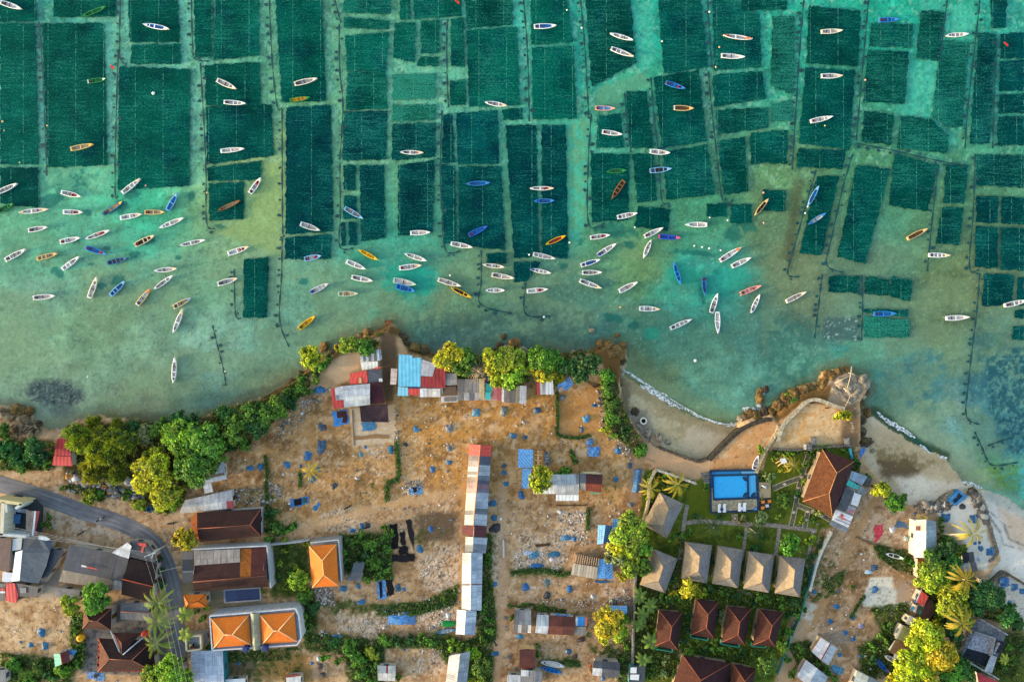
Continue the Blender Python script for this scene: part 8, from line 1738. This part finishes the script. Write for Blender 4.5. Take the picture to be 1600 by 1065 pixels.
# ------------------------------------------------------------------ road furniture, tanks, bikes, wires
r=thing('utility_pole','pale concrete utility pole with crossarm at the road bend','utility pole',P(263,849,LAND));b=P(263,849,LAND);m=MB();top=P(263,849,10.2);top=Vector((b.x,b.y,10.2));m.tube([b,top],[.2,.14],C(190,192,190),8);m.build('pole','plain',r)
m=MB();m.box((b.x,b.y,10.05),(2.6,.16,.18),C(206,208,208),.35);m.box((b.x+.3,b.y-.3,9.4),(1.4,.14,.16),C(196,198,200),1.2);m.build('crossarm','plain',r)
for dx in (-1.1,0,1.1):m=MB();m.lathe((b.x+dx*.94,b.y+dx*.34,10.15),[(.1,0),(.13,.1),(.06,.28)],C(220,222,222),8);m.build('insulator','plain',r)
for i,(a,c) in enumerate([((-1.0,9.9),(-130,797)),((-.3,10.0),(-130,806)),((.4,10.0),(-130,815)),((1.0,10.1),(-130,824))]):
 e=P(c[0],c[1],10);s_=Vector((b.x+a[0],b.y+a[0]*.35,a[1]));m=MB();m.tube([lerp(s_,e,t)-Vector((0,0,1.2*math.sin(math.pi*t))) for t in [k/10 for k in range(11)]],.026,C(176,176,174),5);o=m.build('power_line','plain');tag(o,['topmost power line running west across the bare roadside yard','power line second from the top over the bare roadside yard','power line third from the top over the bare roadside yard','lowest power line running west over the bare roadside yard'][i],'power line','power lines from the road bend pole')
for i,dx in enumerate((-1.1,0,1.1)):
 s_=Vector((b.x+dx,b.y+dx*.35,10.1));e=P(289+dx*6,1090,10);m=MB();m.tube([lerp(s_,e,t)-Vector((0,0,1.0*math.sin(math.pi*t))) for t in [k/10 for k in range(11)]],.026,C(176,176,174),5);o=m.build('power_line','plain');tag(o,['power line on the western side following the lane down','middle power line following the lane down','power line on the house side following the lane down'][i],'power line','power lines from the road bend pole')
s_=P(248,893,6);e=P(284,885,5);m=MB();m.tube([lerp(s_,e,t)-Vector((0,0,.4*math.sin(math.pi*t))) for t in [k/6 for k in range(7)]],.03,C(206,206,200),4);o=m.build('service_cable','plain');tag(o,'thin service cable crossing the lane between two maroon roofed houses','cable')
for x,y,c_,z,l in [(129,994,(236,176,24),LAND,'round yellow water tank beside the bare field'),(229,988.6,(214,66,40),LAND+1.6,'round orange-red water tank beneath the roadside palms')]:
 r=thing('water_tank',l,'water tank',P(x,y,LAND));a=P(x,y,z);m=MB();m.lathe(a,[(.7,0),(.82,.15),(.8,.5),(.83,.6),(.8,1.0),(.62,1.25),(.22,1.38)],C(*c_),18);m.build('tank','plain',r);m=MB();m.lathe(a+Vector((0,0,1.36)),[(.24,0),(.24,.1),(.1,.14)],mul(C(*c_),.5),12);m.build('lid','plain',r)
 if z>LAND:m=MB();m.box((a.x,a.y,(LAND+z)/2),(1.5,1.5,z-LAND-.01),C(150,150,150));m.build('stand','plain',r)
for x,y,a,c_,l in [(129.5,831,.55,(40,40,44),'dark motorbike standing in the bare roadside yard'),(270,816,.1,(50,52,56),'grey motorbike parked at the road bend by the flowering tree'),(544,791,.5,(34,32,36),'black motorbike standing on the field track'),(158.5,810,.6,(206,202,196),'white scooter at the verge of the road')]:
 r=thing('motorbike',l,'motorbike',P(x,y,LAND));r.rotation_euler=(0,0,a);r.scale=(1.15,1.15,1.15)
 for wx in (-.62,.62):
  m=MB();m.tube([(wx+.28*math.cos(t),0,.3+.28*math.sin(t)) for t in [i*math.pi/8 for i in range(17)]],.055,C(30,30,30),6);link('wheel',m.mesh('wheel','plain'),r)
 m=MB();m.tube([(-.62,0,.3),(-.1,0,.42),(.3,0,.5),(.62,0,.3)],.06,C(60,60,60),6);m.tube([(.62,0,.3),(.46,0,.95)],.05,C(90,90,92),6);link('frame',m.mesh('frame','plain'),r)
 m=MB();m.box((.12,0,.62),(.5,.3,.26),C(*c_));m.box((.5,0,.72),(.12,.42,.4),C(*c_));link('fairing',m.mesh('fairing','plain'),r)
 m=MB();m.box((-.36,0,.76),(.72,.28,.1),C(26,26,28));link('seat',m.mesh('seat','plain'),r)
 m=MB();m.tube([(.42,-.36,1.0),(.46,0,.96),(.42,.36,1.0)],.035,C(120,120,122),5);link('handlebar',m.mesh('handlebar','plain'),r)
# a villager in a red shirt by the charcoal hut
r=thing('person','person in an orange-red shirt and pale trousers standing beside the charcoal hut','person',P(922.5,1035,LAND))
me=bpy.data.meshes.new('body');J=[(0,0,.95),(0,0,1.2),(0,0,1.42),(0,0,1.55),(.02,0,1.68),(.2,0,1.4),(.27,.1,1.15),(.24,.25,1.0),(-.2,0,1.4),(-.27,.1,1.15),(-.22,.25,1.02),(.1,0,.88),(.12,.03,.48),(.12,-.02,.06),(.12,.12,.03),(-.1,0,.88),(-.12,-.03,.48),(-.12,-.06,.06),(-.12,.08,.03)]
ED=[(0,1),(1,2),(2,3),(3,4),(2,5),(5,6),(6,7),(2,8),(8,9),(9,10),(0,11),(11,12),(12,13),(13,14),(0,15),(15,16),(16,17),(17,18)]
RR=[.14,.13,.15,.06,.1,.075,.05,.04,.075,.05,.04,.1,.07,.045,.035,.1,.07,.045,.035]
me.from_pydata(J,ED,[]);o=bpy.data.objects.new('body',me);COL.objects.link(o);o.parent=r
sk=o.modifiers.new('Skin','SKIN')
for i,v in enumerate(me.skin_vertices[0].data):v.radius=(RR[i],RR[i]);v.use_root=i==0
o.modifiers.new('Sub','SUBSURF').levels=2;o.modifiers['Sub'].render_levels=2
g=G('skin_and_cloth');zc=g.n('SeparateXYZ',{0:g.n('TexCoord').outputs['Object']}).outputs[2]
cc=g.mix(g.math('GREATER_THAN',zc,.92),C(206,186,150)+(1,),C(214,84,50)+(1,));cc=g.mix(g.math('GREATER_THAN',zc,1.5),cc,C(140,96,70)+(1,));me.materials.append(g.done(cc,.8))
m=MB();m.lathe((.02,.0,1.66),[(.13,0),(.125,.08),(.08,.14),(.02,.16)],C(30,24,22),10);link('hair',m.mesh('hair','plain'),r)
for i,(a,b_) in enumerate([((917,1031),(921,1050)),((920,1034),(923,1052))]):
 m=MB();m.tube([P(*a,LAND+.15),P(*b_,LAND+.15)],.12,C(196,150,100),6);o=m.build('timber_pole','wood');tag(o,['timber pole lying beside the charcoal hut, farther from its wall','timber pole lying beside the charcoal hut, nearer its wall'][i],'pole')
# shore oddments
r=thing('well_ring','round concrete ring with dark centre on the small beach','well',P(1005,657,.9));m=MB();a=P(1005,657,.95);n=20
for k in range(n):
 t0,t1=2*math.pi*k/n,2*math.pi*(k+1)/n;f=lambda rr,t,z:a+Vector((rr*math.cos(t),rr*math.sin(t),z));m.face([f(.5,t0,.45),f(.85,t0,.45),f(.85,t1,.45),f(.5,t1,.45)],C(206,200,186));m.face([f(.85,t0,-.3),f(.85,t1,-.3),f(.85,t1,.45),f(.85,t0,.45)],C(170,164,150));m.face([f(.5,t0,.45),f(.5,t1,.45),f(.5,t1,-.2),f(.5,t0,-.2)],C(90,86,80))
m.build('ring','plain',r);m=MB();m.lathe(a,[(.5,.05),(.02,.06)],C(46,50,44),16);m.build('water_surface','plain',r)
for i,(a,b_,w_,l) in enumerate([((1331,572),(1322,612),.1,'long bleached driftwood pole crossing the driftwood rock'),((1304,598),(1334,584),.09,'bleached driftwood branch lying across the seaward side of the driftwood rock'),((1326,582),(1336,587),.1,'short bleached log on top of the driftwood rock'),((1318,606),(1330,620),.11,'thin bleached stick below the long driftwood pole'),((1329,614),(1321,634),.08,'pale pole leaning from the driftwood rock to the terrace wall')]):
 m=MB();A_,B_=P(*a,3.1),P(*b_,3.0);m.tube([A_,lerp(A_,B_,.5)+Vector((.15,.1,.1)),B_],[w_,w_*.8,w_*.5],C(222,200,170),6);o=m.build('driftwood_log','wood');tag(o,l,'driftwood')
for i,(x,y,a,l,lab) in enumerate([(1248,640,.1,1.1,'dark plank on the upper sand terrace closest to its sea corner'),(1268,629.5,-.1,1.0,'dark plank on the upper sand terrace under the sea wall bend'),(1292,637,.05,.9,'dark plank on the upper sand terrace closest to the yellow bush'),(1228,656,.3,1,'dark plank on the upper sand terrace closest to the sandy low wall'),(848,851,.1,3.4,'dark rotten log in the rubble inland of the pale house')]):
 m=MB();c0=P(x,y,LAND+.12);m.box(c0,(l,.22 if l<2 else .5,.12),C(84,64,50),a);o=m.build('plank','wood');tag(o,lab,'plank')
for i,(x,y,lab) in enumerate([(1270,689,'grey concrete bench on the upper sand terrace by the gate block'),(1323,690,'grey concrete slab stack beside the restaurant roof corner')]):
 m=MB();m.box(P(x,y,LAND+.25),(1.3,1.9,.4),C(150,142,132),.1);m.box(P(x,y,LAND+.49),(1.1,1.6,.08),C(176,166,150),.1);o=m.build('bench','stone');tag(o,lab,'bench')
m=MB();m.tube([P(1328,700,LAND+.8),P(1331,716,LAND+.8)],.3,C(40,160,190),8);o=m.build('rolled_mat','tarp');tag(o,'rolled turquoise mat on the shore side of the restaurant','mat')
sheet([(1344,705),(1350,698),(1352,701),(1344,717)],C(40,110,190),'tarp','crumpled blue net on the rocks behind the restaurant',.4)
for i in range(6):m=MB();c0=P(140+i*9+random.uniform(-3,3),752+i*2.6,LAND+.5);m.box(c0,(random.uniform(.7,1.5),random.uniform(.6,1.1),1.0),C(*random.choice([(120,122,126),(206,208,210),(200,130,50),(70,80,84),(150,150,150),(90,96,90)])),random.uniform(-.3,.3));m.box(c0+Vector((0,0,.54)),(.5,.4,.08),C(60,60,62),.2);o=m.build('storage_bin','plain');auto(o,140+i*9,752+i*2.6,'boxy storage bin in the yard under the trees','bin','storage bins in the shaded yard','misc','bin')
lean('shelter','small white flat panel roof in the shaded yard under the trees',[(143,740),(157,740),(157,750.5),(142,749)],3.6,C(222,224,228),'plain',cat='shelter',door=None)
sheet([(105,763),(118,766),(117,769),(104,766)],C(206,210,212),'corr','slatted white panel lying on the verge by the shaded yard',.2,'panel','panel')
r=thing('plastic_chair','orange plastic chair standing in the shaded yard under the trees','chair',P(137,754));a=P(137,754,LAND);m=MB();m.box(a+Vector((0,0,.45)),(.9,.9,.08),C(226,150,40));m.build('seat','plain',r);m=MB();m.box(a+Vector((0,.42,.8)),(.9,.08,.7),C(226,150,40));m.build('backrest','plain',r)
for dx in (-.38,.38):
 for dy in (-.38,.38):m=MB();m.box(a+Vector((dx,dy,.2)),(.08,.08,.4),C(200,130,34));m.build('leg','plain',r)
# breaking waves
def foam(pts,w,seed):
 q=smooth_line(pts,6);m=MB();rs=random.Random(seed);col=C(240,244,244)
 L,R=[],[]
 for i,(x,y) in enumerate(q):
  a=P(x,y,.05);t=Vector(P(*q[min(i+1,len(q)-1)],.05)-P(*q[max(i-1,0)],.05)).normalized();n=Vector((-t.y,t.x,0));f=math.sin(math.pi*(i+.5)/len(q))**.5
  L.append(a+n*w*f*rs.uniform(.3,.7));R.append(a-n*w*f*rs.uniform(.4,.9))
 for i in range(len(q)-1):m.up([R[i],R[i+1],L[i+1],L[i]],col)
 o=m.build('wave_foam','foam');o['kind']='stuff'
foam([(972,577),(985,584),(1002,595),(1022,606)],.55,1);foam([(1000,602),(1030,616),(1050,628),(1068,637)],1.4,2);foam([(1030,612),(1052,628),(1075,640),(1095,651),(1118,659),(1140,664)],.48,3);foam([(1135,663),(1146,666),(1152,662)],1.5,4)
foam([(1192,604),(1190,616),(1186,630),(1188,642)],1.2,5);foam([(1160,638),(1175,640),(1190,650)],1.3,6)
foam([(1370,643),(1386,656),(1402,666),(1416,674),(1430,684)],1.0,7);foam([(1438,694),(1448,705),(1460,712),(1480,715)],1.1,8);foam([(1500,752),(1516,755),(1535,762)],.8,9)
# ------------------------------------------------------------------ labels: say what each repeated thing stands next to
MARKS={}
def side(dx,dy):
 if abs(dx)>2.2*abs(dy):return 'right of' if dx>0 else 'left of'
 if abs(dy)>2.2*abs(dx):return 'below' if dy>0 else 'above'
 return ('below' if dy>0 else 'above')+(' right of' if dx>0 else ' left of')
def finish_labels():
 fams={}
 for r in AUTO:fams.setdefault((r[4],r[5]),[]).append(r)
 ordn=['nearest','second nearest','third nearest','fourth nearest','fifth nearest','sixth nearest']
 used=set()
 for (fam,noun),rows in fams.items():
  marks=MARKS[fam]
  rank={}
  for mk,mx,my in marks:
   by={}
   for r in rows:
    dx,dy=r[1]-mx,r[2]-my
    dd=math.hypot(dx,dy)
    if dd<.5:continue
    by.setdefault(side(dx,dy),[]).append((dd,id(r)))
   for s,lst in by.items():
    lst.sort()
    for k,(dd,i) in enumerate(lst[:6]):rank.setdefault(i,[]).append((dd*(1+1.2*k),k,s,mk))
  for r in rows:
   if r[3] is None:continue
   opts=sorted(rank.get(id(r),[]))
   lab=None
   for cost,k,s,mk in opts:
    t=f'{r[3]}, {ordn[k]} {s} the {mk}'
    if len(t.split()) <= 16 and t not in used:
     lab=t;break
   if lab is None:
    lab=f'{r[3]} {s} the {mk}' if opts else r[3]
   used.add(lab)
   r[0]['label']=lab
EDGE=[('upper left picture corner',0,0),('upper right picture corner',1600,0),('lower left picture corner',0,1065),('lower right picture corner',1600,1065)]
SEA_MARKS=[(l,x,y) for l,x,y in [('bright yellow canoe',575,398),('yellow canoe off the rocky point',480,504),('pink canoe',1172,452),('royal blue canoe',1045,370),('teal blue canoe',1100,446),('red-rimmed canoe',944,170),('mottled green canoe',470,155),('dark brown canoe',965,297),('solid green canoe',963,269),
              ('small green canoe',152,127),('green tarp-covered canoe',148,19),('largest white canoe',53,330),('dark blue canoe',178,325),('blue canoe with red gear',1055,134),('extra long canoe',1151,60),('brown wooden canoe',359,322),('bright blue canoe',152,392),('orange-rimmed canoe',225,464),('canoe with blue ends',286,473),('lone canoe',273,578),
              ('green-banded canoe',544,459),('broad mint canoe',632,440),('yellow-rimmed canoe',720,456),('deep blue canoe',747,360),('yellow and red canoe',867,375),('narrow blue canoe',1058,426),('all-white canoe',1120,503),('wooden canoe',1432,366),('green-striped canoe',1494,496),('top blue canoe',1387,32),('white-rimmed blue canoe',1275,342),('red and white flag',1568,68),
              ('rocky point',605,505),('driftwood rock',1320,590),('reef patch',85,612)]]+EDGE
for f in ('canoe','plot','fence','float'):
 MARKS[f]=SEA_MARKS
LAND_MARKS=[('jetty steps',606,530),('sky blue roof',640,580),('striped shack',578,560),('shade canopy',585,645),('patched row shed',770,612),('dead tree',745,582),('red-striped shack',852,605),('cliff tarp shelter',884,600),('red end of the long shed',750,702),('maroon section of the long shed',741,829),('far end of the long shed',728,972),('timber frame',841,715),('pale house',885,758),('rust-roofed shack',924,754),
              ('ridged tarp shelter',945,834),('slat shed',915,885),('row of huts',855,975),('square rust hut',824,1029),('charcoal hut',947,1044),('bottom-edge ridge shed',715,1040),('red-striped hut',604,1051),('sunken dark hut',556,893),('single orange house',505,884),('twin orange villa',397,985),('little orange roof',305,939),('dark swimming pool',378,929),('maroon house',358,820),('sheet-topped maroon house',360,890),
              ('grey hall',148,885),('road bend',255,865),('slate grey roof',55,873),('courtyard house',15,810),('bright red hut',18,926),('large maroon house',197,1025),('turquoise hut',96,1029),('pale blue roof',325,1040),('shore red roof',97,706),('grey stepped sheds',335,740),('bright pool',1145,760),('lone thatched bungalow',1037,805),('askew thatched bungalow',1030,891),('middle thatched bungalow',1137,885),('last thatched bungalow',1235,900),
              ('first red tiled bungalow',1045,984),('last red tiled bungalow',1200,981),('largest red tiled roof',1094,1060),('restaurant',1293,755),('restaurant annex',1320,795),('driftwood rock',1325,600),('beach wall corner',1104,716),('white long house',1446,842),('leaning palm',1520,833),('ruined building',1540,1010),('mossy roof',1410,1000),('two-panel white hut',1289,1017),('white drying patch',1375,925),('red cloth',1374,833),('short yellow palm',485,735),('boundary path',985,930),('round green tree',150,933),('eastern cliff',958,560),('daybed',1222,720)]+EDGE
for f in ('green','rock','heap','wall','misc'):
 MARKS[f]=LAND_MARKS
finish_labels()
# ------------------------------------------------------------------ camera and daylight
cam=bpy.data.objects.new('camera',bpy.data.cameras.new('camera'));COL.objects.link(cam)
cam.location=(0,0,HC);cam.rotation_euler=(0,0,0)
cam.data.sensor_width=36;cam.data.lens=24;cam.data.clip_start=1;cam.data.clip_end=9000
bpy.context.scene.camera=cam
EL,AZ=math.radians(9.5),math.radians(258)      # sun low in the west, compass bearing clockwise from up the picture
w=bpy.data.worlds.new('World');bpy.context.scene.world=w;w.use_nodes=True
t=w.node_tree;bg=t.nodes['Background']
sky=t.nodes.new('ShaderNodeTexSky');sky.sky_type='NISHITA';sky.sun_disc=False;sky.sun_elevation=EL;sky.sun_rotation=AZ
sky.air_density=1.0;sky.dust_density=2.0;sky.ozone_density=1.0
t.links.new(sky.outputs[0],bg.inputs[0]);bg.inputs[1].default_value=0.66
sun=bpy.data.lights.new('sun','SUN');sun.energy=4.6;sun.angle=math.radians(1.0);sun.color=(1,.84,.60)
so=bpy.data.objects.new('sun',sun);COL.objects.link(so)
dirv=Vector((math.sin(AZ)*math.cos(EL),math.cos(AZ)*math.cos(EL),math.sin(EL)))
so.rotation_euler=dirv.to_track_quat('Z','Y').to_euler();so.location=dirv*300
sc=bpy.context.scene
sc.view_settings.view_transform='Standard';sc.view_settings.look='None';sc.view_settings.exposure=0;sc.view_settings.gamma=1
sc.cycles.max_bounces=6;sc.cycles.diffuse_bounces=2;sc.cycles.glossy_bounces=2;sc.cycles.transparent_max_bounces=8
sc.cycles.use_denoising=True
